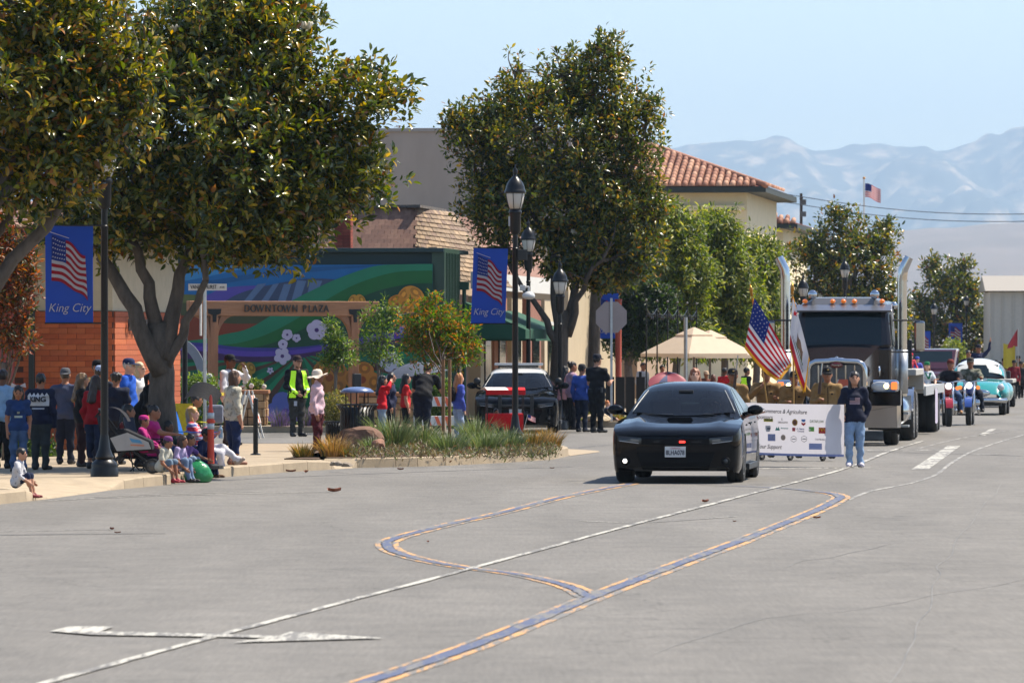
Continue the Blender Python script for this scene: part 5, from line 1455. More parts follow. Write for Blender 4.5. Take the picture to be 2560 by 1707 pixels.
        ac = MB(); ac.lathe([(.0, 0), (.18, .02), (.19, .4), (0, .42)], 18, o=(s_ * .93, 1.75, 1.72), axis=(0, 0, -1)); 
        MB().lathe([(.11, 0), (.10, .03), (0, .04)], 16, o=(s_ * .765, 1.2, 1.48), axis=(s_, 0, 0)).build('side_vent', CHROME, E, smooth=True)
    # cab
    m_ = MB(); m_.prism([(-.98, 1.98, 1.0), (.98, 1.98, 1.0), (.98, 1.98, 1.95), (-.98, 1.98, 1.95)], (0, 1.7, 0)); m_.build('cab_lower', BR, E, bevel=.05)
    m_ = MB(); m_.add([(-.98, 1.99, 1.94), (.98, 1.99, 1.94), (.98, 3.68, 1.94), (-.98, 3.68, 1.94), (-.90, 2.2, 2.82), (.90, 2.2, 2.82), (.92, 3.66, 2.9), (-.92, 3.66, 2.9)], [(0, 1, 5, 4), (1, 2, 6, 5), (2, 3, 7, 6), (3, 0, 4, 7), (4, 5, 6, 7), (3, 2, 1, 0)]); m_.build('cab_upper', BR, E, bevel=.07)
    def wsf(s_, t):
        z = 1.99 + .74 * t; y = 1.975 + .205 * (t * .74 + .04) / .88
        hw = .90 - .06 * t
        return ((2 * s_ - 1) * hw, y - .012 + .04 * (2 * s_ - 1) ** 2, z)
    m_ = MB(); m_.grid(wsf, 10, 6); m_.build('windscreen', TINT, E, smooth=True)
    for s_ in (-1, 1): MB().poly([(s_ * .985, 2.3, 1.98), (s_ * .985, 3.0, 1.98), (s_ * .95, 3.0, 2.62), (s_ * .955, 2.42, 2.62)]).build('side_window', TINT, E)
    m_ = MB(); m_.prism([(-.95, 1.90, 2.70), (-.95, 2.16, 2.82), (-.95, 2.18, 2.78), (-.95, 1.92, 2.66)], (1.94, 0, 0)); m_.build('sun_visor', mat('brushed_visor', (.28, .28, .30), .3, .9), E, bevel=.01)
    m_ = MB(); m_.add([(-.86, 2.2, 2.82), (.86, 2.2, 2.82), (.86, 3.6, 2.86), (-.86, 3.6, 2.86), (-.6, 2.45, 2.95), (.6, 2.45, 2.95), (.6, 3.4, 2.98), (-.6, 3.4, 2.98)], [(0, 1, 5, 4), (1, 2, 6, 5), (2, 3, 7, 6), (3, 0, 4, 7), (4, 5, 6, 7)]); m_.build('roof_cap', mat('grey_roof_paint', (.06, .06, .065), .3), E, bevel=.04)
    for x in (-.78, -.22, 0, .22, .78): MB().ell((x, 2.2, 2.885), (.055, .07, .045), 10, 7).build('marker_light', mat('orange_marker', lin((246, 110, 36)), .25, emit=.15, ecol=(1, .3, .04)), E, smooth=True)
    for s_ in (-1, 1):
        h_ = MB(); h_.lathe([(.09, 0), (.095, .02), (.05, .14), (.03, .5), (.03, .62)], 16, o=(s_ * .63, 2.2, 3.02), axis=(0, 1, 0)); h_.build('air_horn', CHROME, E, smooth=True)
        MB().ell((s_ * 1.02, 2.3, 2.80), (.07, .08, .08), 12, 8).build('roof_lamp', CHROME, E, smooth=True)
    MB().tube([(.05, 2.4, 2.95), (.05, 2.4, 3.45)], .006, 5).build('aerial', BLACKPLASTIC, E)
    # driver
    # frame and rear axles of the tractor
    MB().box((0, 5.4, .85), (.9, 5.6, .22)).build('chassis', BLACKPLASTIC, E)
    for y in (6.3, 7.6):
        for s_ in (-1, 1): wheel(E, (s_ * .98, y, .52), .52, .5, CHROME, s_, spokes=10)
    for s_ in (-1, 1):
        fe = MB()
        for a0 in (0,):
            fe.grid(lambda a, t: (s_ * (.72 + .52 * t), 6.3 + .62 * math.cos(R(10 + 160 * a)), .52 + .62 * math.sin(R(10 + 160 * a))), 12, 2)
        fe.build('rear_fender', CHROME, E, smooth=True)
        MB().box((s_ * .95, 5.55, .70), (.5, .03, .5)).build('mud_plate', STEEL, E)
    return E
TRUCK = truck()
TBASE = TRUCK.location.copy()
FL = empty('flatbed_trailer', TBASE + UD * 8.6, SRZ, 'long silver flatbed trailer behind the truck cab carrying children', 'trailer')
m_ = MB(); m_.box((0, -.2, 1.42), (2.5, 3.4, .14)); m_.box((0, 6.1, 1.02), (2.5, 9.1, .14)); m_.box((0, 1.52, 1.2), (2.5, .06, .36)); m_.build('deck', mat('weathered_deck', lin((188, 184, 176)), .6, var=.12, scale=3), FL, bevel=.02)
for s_ in (-1, 1):
    MB().box((s_ * 1.27, 6.1, 1.0), (.05, 9.1, .2)).build('side_rail', mat('silver_rail', (.6, .6, .6), .35, .8), FL)
    MB().box((s_ * .45, 4.5, .8), (.16, 12, .3)).build('frame_beam', BLACKPLASTIC, FL)
    for y in (8.4, 9.5): wheel(FL, (s_ * .98, y, .46), .46, .5, CHROME, s_, spokes=10)
MB().box((0, -1.7, 1.8), (2.3, .06, .6)).build('headboard', BLACKPLASTIC, FL)
MB().ell((1.0, -1.83, 1.30), (.09, .02, .06), 10, 6).build('marker_lamp', mat('orange_marker', (.9, .3, .05), .3), FL)
pn = MB(); pn.grid(lambda a, t: (1.32 + .02 * math.sin(a * 9), 5.4 + .9 * a, 1.0 - .72 * t + .05 * math.sin(a * 7)), 10, 6); pn.v = pn.v; pb = pn.build('white_pennant', paint((206, 196, 216), .8), FL)

# ---------------------------------------------------------------- teal vintage car, red car, motorcycles
def vintage(loc, rz, label):
    E = empty('vintage_car', loc, rz, label, 'car')
    TEALP = mat('teal_car_paint', lin((40, 160, 160)), .22, coat=.9)
    prof = [(0, .62), (.1, .80), (.5, .92), (1.3, 1.0), (1.75, 1.04)]
    m_ = MB()
    def bod(s_, t):
        y = 4.6 * t
        hw = .86 * (1 - .16 * (2 * t - 1) ** 4)
        a = R(-90 + 180 * s_) if False else (2 * s_ - 1)
        zt = np.interp(t, [0, .03, .1, .35, .75, .95, 1], [.62, .82, .95, 1.02, 1.02, .92, .6])
        zl = .42
        aa = abs(a)
        if aa < .55: x = hw * a / .55 * .8; z = zt - .05 * (a / .55) ** 2
        else:
            k = (aa - .55) / .45; x = math.copysign(hw * (.8 + .2 * math.sin(k * 1.57)), a); z = zt - .05 - (zt - .05 - zl) * (1 - math.cos(k * 1.57)) ** .8
        return (x, y, z)
    m_.grid(bod, 24, 24); m_.build('body', TEALP, E, smooth=True)
    for s_ in (-1, 1):
        MB().ell((s_ * .74, .9, .62), (.2, .85, .30), 14, 10).build('front_fender', TEALP, E, smooth=True)
        MB().ell((s_ * .74, 3.7, .62), (.2, .8, .28), 14, 10).build('rear_fender', TEALP, E, smooth=True)
        MB().lathe([(.10, 0), (.10, .03), (0, .06)], 14, o=(s_ * .70, .06, .78), axis=(0, -1, 0)).build('headlight', mat('truck_lamp_lens', (.55, .55, .56), .12, coat=1), E, smooth=True)
        for y in (.95, 3.7): wheel(E, (s_ * .72, y, .34), .34, .2, RIMS, s_)
    def cabf(s_, t):
        a = math.pi * s_; y = 1.75 + 2.0 * t
        k = math.sin(math.pi * min(max(t, .0), 1)) ** .35
        return (-.74 * math.cos(a) * (.86 + .14 * abs(math.cos(a))), y, 1.0 + .58 * math.sin(a) ** .6 * (.35 + .65 * k))
    for a0, a1, nm in ((.0, .2, 'side_glass'), (.8, 1.0, 'side_glass')):
        m_ = MB(); m_.grid(lambda s_, t: cabf(a0 + (a1 - a0) * s_, .12 + .76 * t), 4, 10); m_.build(nm, TINT, E, smooth=True)
    for t0 in (.0, .42, .88):
        for a0 in (.0, .8):
            m_ = MB(); m_.grid(lambda s_, t: Vector(cabf(a0 + .2 * s_, t0 + .12 * t)) + Vector((.006 if a0 else -.006, 0, 0)), 4, 2); m_.build('pillar', TEALP, E, smooth=True)
    m_ = MB(); m_.grid(lambda s_, t: cabf(.2 + .6 * s_, t), 14, 12); m_.build('roof', mat('white_roof_paint', lin((232, 230, 222)), .3, coat=.6), E, smooth=True)
    m_ = MB(); m_.grid(lambda s_, t: ((2 * s_ - 1) * (.64 - .08 * t), 1.62 + .26 * t + .12 * (2 * s_ - 1) ** 2, 1.06 + .34 * t), 8, 4); m_.build('windscreen', TINT, E, smooth=True)
    MB().ell((0, -.02, .62), (.42, .05, .12), 14, 8).build('grille', CHROME, E, smooth=True)
    MB().tube([(-.86, .02, .42), (-.6, -.12, .42), (.6, -.12, .42), (.86, .02, .42)], .07, 8).build('bumper', CHROME, E, smooth=True)
    MB().box((0, 2.2, .36), (1.4, 4.2, .2)).build('underbody', BLACKPLASTIC, E)
    return E
vp = gnd(2442, 1037)
VIN = vintage(vp - UD * .9, SRZ, 'teal vintage car with white roof following the motorcycles')
def pickup(loc, rz, label, rgb):
    E = empty('pickup_truck', loc, rz, label, 'car')
    pm = mat('car_paint_%d_%d_%d' % rgb, lin(rgb), .2, coat=.9)
    m_ = MB(); m_.prism([(-.95, 0, .45), (-.95, 0, 1.0), (-.95, .15, 1.12), (-.95, 1.5, 1.2), (-.95, 5.2, 1.2), (-.95, 5.2, .45)], (1.9, 0, 0)); m_.build('body', pm, E, bevel=.06)
    m_ = MB(); m_.prism([(-.78, 1.5, 1.2), (-.70, 2.1, 1.82), (-.70, 3.3, 1.84), (-.78, 3.6, 1.2)], (1.5, 0, 0)); m_.build('cab', pm, E, bevel=.06)
    MB().poly([(-.68, 1.56, 1.25), (.64, 1.56, 1.25), (.62, 2.02, 1.76), (-.62, 2.02, 1.76)]).build('windscreen', TINT, E)
    MB().box((0, -.02, .8), (1.1, .06, .3)).build('grille', GRILLE, E)
    for s_ in (-1, 1):
        MB().box((s_ * .75, -.02, .85), (.3, .06, .2)).build('headlight', LENS, E)
        for y in (.95, 4.2): wheel(E, (s_ * .85, y, .38), .38, .25, RIM, s_)
    return E
pickup(gnd(2326, 1022) - UD * 1.0 + VD * 0, SRZ, 'dark pickup with red bonnet between the flatbed and the teal car', (70, 18, 30))
def motorcycle(loc, rz, label, rgb):
    E = empty('motorcycle', loc, rz, label, 'motorcycle', 'motorcycles in the parade')
    pm = mat('moto_paint_%d_%d_%d' % rgb, lin(rgb), .2, coat=.8)
    for y, r_ in ((0, .33), (1.55, .32)):
        wheel(E, (0, y, r_), r_, .14, RIMS, 1, spokes=9)
    for s_ in (-1, 1): MB().tube([(s_ * .10, 0, .33), (s_ * .11, .22, .75), (s_ * .12, .36, 1.05)], .03, 8).build('fork', CHROME, E, smooth=True)
    MB().grid(lambda a, t: (-.09 + .18 * t, -.36 * math.cos(R(20 + 140 * a)) * 1.0, .33 + .37 * math.sin(R(20 + 140 * a))), 10, 2).build('front_fender', pm, E, smooth=True)
    MB().lathe([(.0, -.14), (.07, -.08), (.085, 0), (.075, .01), (0, .02)], 16, o=(0, .14, .98), axis=(0, -1, 0)).build('headlight', mat('lit_headlight', (.8, .78, .75), .3, emit=.7), E, smooth=True)
    MB().tube([(-.42, .55, 1.12), (-.25, .40, 1.1), (0, .38, 1.05), (.25, .40, 1.1), (.42, .55, 1.12)], .018, 8).build('handlebar', CHROME, E, smooth=True)
    MB().ell((0, .68, .88), (.15, .3, .15), 12, 8).build('fuel_tank', pm, E, smooth=True)
    MB().ell((0, 1.1, .78), (.16, .35, .08), 12, 8).build('seat', BLACKPLASTIC, E, smooth=True)
    m_ = MB(); m_.box((0, .75, .50), (.3, .45, .35)); m_.lathe([(.12, -.25), (.12, .25)], 12, o=(0, .72, .55), axis=(1, 0, 0)); m_.build('engine', CHROME, E, bevel=.03)
    MB().tube([(.2, .6, .4), (.22, 1.0, .3), (.22, 1.8, .32)], .045, 8).build('exhaust', CHROME, E, smooth=True)
    MB().grid(lambda a, t: (-.1 + .2 * t, 1.55 - .38 * math.cos(R(30 + 130 * a)), .33 + .38 * math.sin(R(30 + 130 * a))), 10, 2).build('rear_fender', pm, E, smooth=True)
    for s_ in (-1, 1): MB().lathe([(.0, -.02), (.05, 0), (.05, .02), (0, .03)], 10, o=(s_ * .22, .2, .93), axis=(0, -1, 0)).build('indicator', mat('orange_signal', (.9, .2, .05), .3), E)
    return E
MO1 = motorcycle(gnd(2422, 1063), SRZ, 'blue chrome motorcycle with bright round headlight', (60, 90, 170))
MO2 = motorcycle(gnd(2372, 1066), SRZ + .1, 'red motorcycle ridden beside the flatbed', (170, 30, 40))
# ================================================================== people
def smin(a, b, k):
    h = np.maximum(k - np.abs(a - b), 0) / k
    return np.minimum(a, b) - h * h * k * .25
def cone(P, a, b, r0, r1):
    a = np.array(a, float); b = np.array(b, float); ba = b - a
    h = np.clip(((P - a) @ ba) / max(ba @ ba, 1e-9), 0, 1)
    return np.linalg.norm(P - a - h[..., None] * ba, axis=-1) - (r0 + (r1 - r0) * h)
def ellip(P, c, r, M=None):
    q = P - np.array(c, float)
    if M is not None: q = q @ M
    r = np.array(r, float)
    k0 = np.linalg.norm(q / r, axis=-1); k1 = np.linalg.norm(q / (r * r), axis=-1)
    return k0 * (k0 - 1) / np.maximum(k1, 1e-9)
def prim_d(P, p):
    return cone(P, *p[1:5]) if p[0] == 'c' else ellip(P, p[1], p[2], p[3])
def prim_box(p):
    if p[0] == 'c':
        a, b, r0, r1 = [np.array(x, float) for x in p[1:5]]; r = max(float(r0), float(r1))
        return np.minimum(a, b) - r, np.maximum(a, b) + r
    c = np.array(p[1], float); r = float(max(p[2])); return c - r, c + r
def nets(S, org, res):
    ins = S < 0
    nx, ny, nz = S.shape
    c8 = [(i, j, k) for i in (0, 1) for j in (0, 1) for k in (0, 1)]
    sl = lambda i, j, k: (slice(i, nx - 1 + i), slice(j, ny - 1 + j), slice(k, nz - 1 + k))
    cnt = sum(ins[sl(*c)].astype(np.int8) for c in c8)
    mix = (cnt > 0) & (cnt < 8)
    idx = np.argwhere(mix)
    vid = -np.ones(mix.shape, int); vid[mix] = np.arange(len(idx))
    acc = np.zeros((len(idx), 3)); num = np.zeros(len(idx))
    for a in c8:
        for ax in range(3):
            if a[ax]: continue
            b = list(a); b[ax] = 1; b = tuple(b)
            va = S[tuple((idx + a).T)]; vb = S[tuple((idx + b).T)]
            m = (va < 0) != (vb < 0)
            t = va[m] / (va[m] - vb[m])
            p = np.tile(np.array(a, float), (m.sum(), 1)); p[:, ax] = t
            acc[m] += p; num[m] += 1
    V = org + (idx + acc / num[:, None]) * res
    Q = []
    for ax in range(3):
        o1, o2 = [(1, 2), (2, 0), (0, 1)][ax]
        a = [slice(1, n_ - 1) for n_ in S.shape]; b = list(a)
        a[ax] = slice(0, S.shape[ax] - 1); b[ax] = slice(1, S.shape[ax])
        A, B = ins[tuple(a)], ins[tuple(b)]
        for flip, m in ((0, A & ~B), (1, ~A & B)):
            e = np.argwhere(m)
            if not len(e): continue
            off = np.ones(3, int); off[ax] = 0; e = e + off
            d1 = np.zeros(3, int); d1[o1] = 1; d2 = np.zeros(3, int); d2[o2] = 1
            q = [vid[tuple((e - x).T)] for x in (d1 + d2, d2, 0 * d1, d1)]
            q = np.stack(q if not flip else q[::-1], 1)
            Q.append(q)
    return V, np.concatenate(Q, 0)
def sdf_mesh(prims, res, k, cut=None):
    lo = np.min([prim_box(p)[0] for p in prims], 0) - res * 3; hi = np.max([prim_box(p)[1] for p in prims], 0) + res * 3
    n_ = np.ceil((hi - lo) / res).astype(int) + 1
    S = np.full(tuple(n_), 9.0)
    ax = [lo[i] + np.arange(n_[i]) * res for i in range(3)]
    for p in prims:
        a, b = prim_box(p)
        i0 = np.maximum(((a - lo) / res - 3).astype(int), 0); i1 = np.minimum(((b - lo) / res + 4).astype(int), n_)
        G = np.stack(np.meshgrid(*[ax[i][i0[i]:i1[i]] for i in range(3)], indexing='ij'), -1)
        s_ = tuple(slice(i0[i], i1[i]) for i in range(3))
        S[s_] = smin(S[s_], prim_d(G, p), k)
    if cut is not None:
        G = np.stack(np.meshgrid(*ax, indexing='ij'), -1)
        for p in cut: S = np.maximum(S, -prim_d(G, p))
    return nets(S, lo, res)
def mesh_np(name, V, Q, mats, mi=None):
    me = bpy.data.meshes.new(name)
    me.vertices.add(len(V)); me.vertices.foreach_set('co', np.asarray(V, np.float32).ravel())
    nq = len(Q)
    me.loops.add(nq * 4); me.loops.foreach_set('vertex_index', np.asarray(Q, np.int32).ravel())
    me.polygons.add(nq); me.polygons.foreach_set('loop_start', np.arange(0, nq * 4, 4, dtype=np.int32))
    for m in mats: me.materials.append(m)
    if mi is not None: me.polygons.foreach_set('material_index', np.asarray(mi, np.int32))
    me.polygons.foreach_set('use_smooth', np.ones(nq, bool))
    me.update(calc_edges=True)
    return me

# hands: palm, four unequal fingers, thumb leaving the side of the palm; local: wrist at 0, fingers along +X, thumb side +Y, palm facing -Z
def make_hand(curl):
    pr = [('c', (0, 0, 0), (.035, 0, 0), .022, .026), ('e', (.05, 0, 0), (.048, .04, .017), None)]
    for y, L in ((.027, .072), (.009, .082), (-.010, .076), (-.028, .058)):
        p = np.array([.085, y, 0.]); a = 0.0
        for s_ in range(3):
            q = p + np.array([math.cos(a), 0, -math.sin(a)]) * L * (.42, .33, .25)[s_]
            pr.append(('c', tuple(p), tuple(q), .0092 - .001 * s_, .0085 - .001 * s_)); p = q; a += curl
    pr += [('c', (.02, .03, -.004), (.05, .058, -.012), .013, .011), ('c', (.05, .058, -.012), (.078, .062 - curl * .02, -.016 - curl * .015), .0105, .009)]
    return sdf_mesh(pr, .0075, .006)
HANDS = {'relaxed': make_hand(.35), 'grip': make_hand(1.15), 'open': make_hand(.08)}

def rotz(a): return np.array(Matrix.Rotation(a, 3, 'Z'))
def rotx(a): return np.array(Matrix.Rotation(a, 3, 'X'))

ARMS = {   # elbow and wrist relative to the shoulder, in body heights; x outward, y back (-y is forward), z up
    'down': ((.035, .015, -.18), (.03, -.03, -.335)),
    'fold': ((.05, -.02, -.17), (-.09, -.13, -.16)),
    'front': ((.045, -.03, -.17), (-.05, -.13, -.25)),
    'hold': ((.04, -.06, -.165), (-.02, -.20, -.13)),
    'phone': ((.05, -.07, -.15), (-.03, -.17, -.03)),
    'up': ((.09, -.06, .02), (.0, -.12, .11)),
    'face': ((.07, -.13, -.05), (-.05, -.16, .07)),
    'knee': ((.05, -.08, -.16), (.0, -.22, -.23)),
    'reach': ((.06, -.15, -.08), (.06, -.30, -.09)),
    'back': ((.06, .05, -.17), (-.02, .09, -.27)),
    'out': ((.14, -.02, -.11), (.28, -.06, -.12)),
    'behind': ((.05, .04, -.17), (.0, .02, -.30)),
    'salute_flag': ((.06, -.09, -.10), (-.04, -.19, .0)),
    'high': ((.10, -.02, .10), (.12, -.05, .27)),
}
LEGS = {   # knee, ankle relative to the hip joint
    'stand': ((.0, -.005, -.235), (.005, .0, -.465)),
    'step_f': ((.0, -.06, -.23), (.0, -.055, -.462)),
    'step_b': ((.0, .005, -.235), (.0, .10, -.44)),
    'sit': ((.01, -.24, .0), (.01, -.25, -.24)),
    'kerb': ((.02, -.19, .10), (.01, -.245, -.16)),
    'crossed': ((-.06, -.245, .045), (-.10, -.42, -.07)),
    'ride': ((.10, -.20, -.06), (.13, -.16, -.28)),
    'kneel': ((.0, -.06, -.23), (.0, .17, -.24)),
}
PEOPLE = []
def rumple(me, mi, h, amp=.0075, hairy=False):
    """folds in the clothes / strands in the hair as real relief"""
    n_ = len(me.vertices); co = np.empty(n_ * 3, np.float32); me.vertices.foreach_get('co', co); co = co.reshape(-1, 3)
    nr = np.empty(n_ * 3, np.float32); me.vertex_normals.foreach_get('vector', nr); nr = nr.reshape(-1, 3)
    q = np.empty(len(me.loops), np.int32); me.loops.foreach_get('vertex_index', q); q = q.reshape(-1, 4)
    w = np.zeros(n_)
    if mi is None: w[:] = 1
    else: w[q[(mi == 1) | (mi == 2)].ravel()] = 1
    x, y, z = co.T; ph = (h * 37.7) % 6.28
    if hairy: f = np.sin(95 * x + 22 * z + ph) + np.sin(80 * y + 60 * x - 30 * z)
    else: f = np.sin(26 * z + 13 * x + ph + 1.5 * np.sin(11 * y + 5 * z)) * .8 + np.sin(19 * x - 34 * z + 23 * y + 2 * ph) * .7 + np.sin(47 * z + 29 * y - 17 * x) * .4
    co = co + nr * (w * f * amp)[:, None]
    me.vertices.foreach_set('co', co.astype(np.float32).ravel()); me.update()
def person(loc, face, H, label, shirt=(90, 90, 100), pants=(50, 60, 90), shoes=(40, 36, 34), sk=1, sleeve='long', legs=('stand', 'stand'), arms=('down', 'down'), hair=(40, 28, 22), hairstyle='short', cap=None, lean=0.0, head=(0, 0), girth=1.0, shorts=False, group=None, eyes=None, hands=('relaxed', 'relaxed'), res=None, collar=None, brim=True, seat_z=None, hoodie=False, female=False, capback=False, tilt=0.0, skirt=None, tuck=False):
    """one continuous body, grown as a blended field of tapered limbs; face: 0 = towards the camera, 90 = to the right, 180 = away"""
    D = loc[1]
    res = res or (.0165 if D < 104 else .021 if D < 135 else .03)
    h = H; g = girth
    hip_z = .515 * h if seat_z is None else seat_z
    hw = .052 * h * (1.08 if female else 1.0)
    RT = rotx(lean); hipc = np.array([0, 0, hip_z])
    def T(p): return hipc + RT @ (np.array(p, float) * h)          # torso frame: origin at the hips
    sh_w = (.108 if not female else .096) * (1 + (g - 1) * .5)
    SK, SH, PA, SO = 0, 1, 2, 3
    pr = []; sl_ = []
    def add(p, s_): pr.append(p); sl_.append(s_)
    M = RT
    # torso
    add(('e', T((0, 0, .015)), np.array([.098 * (1.06 if female else 1), .072, .075]) * h * g, M), PA if skirt is None else PA)
    add(('e', T((0, .0, .10)), np.array([.088 * (.94 if female else 1), .066, .095]) * h * g, M), SH)
    add(('e', T((0, .004, .20)), np.array([.102, .070, .105]) * h * (1 + (g - 1) * .8), M), SH)
    add(('e', T((0, .006, .265)), np.array([.112 if not female else .10, .058, .055]) * h * (1 + (g - 1) * .5), M), SH)
    add(('c', T((0, .005, .03)), T((0, 0, .075)), .082 * h * g, .082 * h * g), SH)
    if female: add(('e', T((0, -.052, .205)), np.array([.075, .035, .04]) * h, M), SH)
    # neck and head
    add(('c', T((0, .006, .29)), T((0, -.004, .35)), .036 * h, .033 * h), SK if not hoodie else SH)
    HM = RT @ rotz(head[0]) @ rotx(-lean * .7 + head[1])
    hc = T((0, -.004, .355)) + HM @ (np.array([0, -.012, .052]) * h)
    hs = 1.0 if H > 1.4 else 1.0 + (1.4 - H) * .38                    # children have larger heads
    u = h * hs
    def Hd(p): return hc + HM @ (np.array(p, float) * u)
    add(('e', Hd((0, .006, .012)), np.array([.046, .056, .058]) * u, HM), SK)
    add(('e', Hd((0, -.012, -.026)), np.array([.037, .043, .046]) * u, HM), SK)
    add(('e', Hd((0, -.040, -.052)), np.array([.019, .014, .014]) * u, HM), SK)
    add(('c', Hd((0, -.052, .006)), Hd((0, -.063, -.016)), .006 * u, .0095 * u), SK)
    for s_ in (-1, 1): add(('e', Hd((s_ * .047, .006, -.006)), np.array([.008, .014, .020]) * u, HM), SK)
    # arms
    wrists = []
    for s_, arm, hnd in ((-1, arms[0], hands[0]), (1, arms[1], hands[1])):
        e_, w_ = ARMS[arm] if isinstance(arm, str) else arm
        S0 = np.array([s_ * sh_w, .004, .272]); f_ = np.array([s_, 1, 1])
        Sp, Ep, Wp = T(S0), T(S0 + f_ * np.array(e_)), T(S0 + f_ * np.array(w_))
        add(('c', T((s_ * sh_w * .55, .004, .272)), Sp, .040 * h, .038 * h * (1 + (g - 1) * .5)), SH)
        b_ = 1.12 if sleeve == 'long' else 1.0
        gg = 1 + (g - 1) * .5
        if sleeve == 'short':
            mid = Sp + (Ep - Sp) * .62
            add(('c', Sp, mid, .040 * h * gg, .036 * h * gg), SH); add(('c', mid, Ep, .027 * h * gg, .024 * h), SK); add(('c', Ep, Wp, .025 * h, .017 * h), SK)
        elif sleeve == 'three':
            mid = Ep + (Wp - Ep) * .35
            add(('c', Sp, Ep, .038 * h * gg, .031 * h * gg), SH); add(('c', Ep, mid, .030 * h, .028 * h), SH); add(('c', mid, Wp, .021 * h, .017 * h), SK)
        else:
            add(('c', Sp, Ep, .038 * b_ * h * gg, .030 * b_ * h * gg), SH); add(('c', Ep, Wp, .029 * b_ * h, .021 * b_ * h), SH)
        wrists.append((s_, Sp, Ep, Wp, hnd))
    # legs
    for s_, lg in ((-1, legs[0]), (1, legs[1])):
        k_, a_ = LEGS[lg] if isinstance(lg, str) else lg
        Hp = hipc + np.array([s_ * hw, 0, 0]); f_ = np.array([s_, 1, 1])
        Kp = hipc + np.array([s_ * hw, 0, 0]) + f_ * np.array(k_) * h; Ap = hipc + np.array([s_ * hw, 0, 0]) + f_ * np.array(a_) * h
        fit = 1.10
        add(('c', Hp, Kp, .060 * h * g * (fit if not female else 1.05), .040 * h * (1 + (g - 1) * .6) * fit), PA)
        if shorts:
            mid = Kp + (Ap - Kp) * .08
            add(('c', Kp, mid, .042 * h, .041 * h), PA); add(('c', mid, Ap, .033 * h, .021 * h), SK)
            add(('e', mid + (Ap - mid) * .3 + np.array([0, .012 * h, 0]), np.array([.031, .034, .06]) * h, None), SK)
        elif shorts is None:                                          # cropped trousers
            mid = Kp + (Ap - Kp) * .6
            add(('c', Kp, mid, .039 * h * fit, .034 * h), PA); add(('c', mid, Ap, .024 * h, .02 * h), SK)
        else:
            add(('c', Kp, Ap, .039 * h * (1 + (g - 1) * .5) * fit, .030 * h * fit), PA)
        # foot
        d = Ap - Kp; d = d / (np.linalg.norm(d) + 1e-9)
        fw = np.array([s_ * .18, -1, 0.]); fw /= np.linalg.norm(fw)
        if abs(d[2]) < .75: fw = np.array([0, -.55, .35]) if lg in ('crossed',) else np.array([0, -.2, -.9]) if lg == 'kneel' else fw
        dn = np.array([0, 0, -1.0])
        heel = Ap + dn * .022 * h - fw * .018 * h; toe = Ap + fw * .105 * h + dn * .030 * h
        add(('c', heel, toe, .027 * h, .021 * h), SO); add(('c', Ap + dn * .0, heel, .028 * h, .026 * h), SO)
    if skirt is not None:
        add(('c', T((0, 0, .0)), hipc + np.array([0, -.01 * h, -.20 * h]), .095 * h * g, .11 * h * g), PA)
    V, Q = sdf_mesh(pr, res, .022 * h)
    cen = V[Q].mean(1)
    dist = np.stack([prim_d(cen, p) for p in pr], 1)
    am = np.argmin(dist, 1); mi = np.array(sl_)[am]
    tl_ = (cen - hipc) @ RT / h                                       # torso frame: level hem of the shirt
    body_ = ((am < 5 + female * 1) | ((mi == PA) & (np.abs(tl_[:, 1]) < .085) & (np.abs(tl_[:, 0]) < .13)))
    hem = -.045 if not tuck else .045
    mi = np.where(body_ & (mi != SK) & (mi != SO), np.where(tl_[:, 2] > hem, SH, PA), mi)
    Vs, Qs, Ms = [V], [Q], [mi]; nb = len(V)
    for s_, Sp, Ep, Wp, hnd in wrists:
        hv, hq = HANDS[hnd]
        x = Wp - Ep; x /= np.linalg.norm(x) + 1e-9
        th = np.array([-s_ * .5, -.8, .2]) ; th = th - x * (th @ x); th /= np.linalg.norm(th) + 1e-9
        z = np.cross(x, th)
        if s_ < 0: z = np.cross(x, th)
        Rm = np.stack([x, th, z], 1)
        v2 = (hv * (h / 1.72)) @ Rm.T + Wp - x * .012 * h
        Vs.append(v2); Qs.append(hq[:, ::1] + nb if np.linalg.det(Rm) > 0 else hq[:, ::-1] + nb); Ms.append(np.zeros(len(hq), int)); nb += len(v2)
    V = np.concatenate(Vs); Q = np.concatenate(Qs); mi = np.concatenate(Ms)
    me = mesh_np('person_body', V, Q, [skin(sk), shirt if not isinstance(shirt, tuple) else cloth(shirt), cloth(pants), mat('shoe_%d_%d_%d' % tuple(shoes), lin(shoes), .55)], mi)
    rumple(me, mi, h)
    rz = R(face)
    o = link('person', me, None, loc, (0, tilt, rz))
    tag(o, label, 'person', group)
    # hair
    if hairstyle != 'none':
        hp = [('e', Hd((0, .010, .018)), np.array([.052, .062, .060]) * u, HM)]
        cut = [('e', Hd((0, -.052, -.018)), np.array([.040, .045, .052]) * u, HM)]
        if hairstyle in ('bob', 'long', 'pony'):
            hp.append(('e', Hd((0, .025, -.02)), np.array([.055, .048, .06]) * u, HM))
        if hairstyle == 'bob': hp += [('c', Hd((s_ * .035, .015, 0)), Hd((s_ * .043, .004, -.075)), .024 * u, .022 * u) for s_ in (-1, 1)] + [('c', Hd((0, .035, 0)), Hd((0, .035, -.075)), .035 * u, .035 * u)]
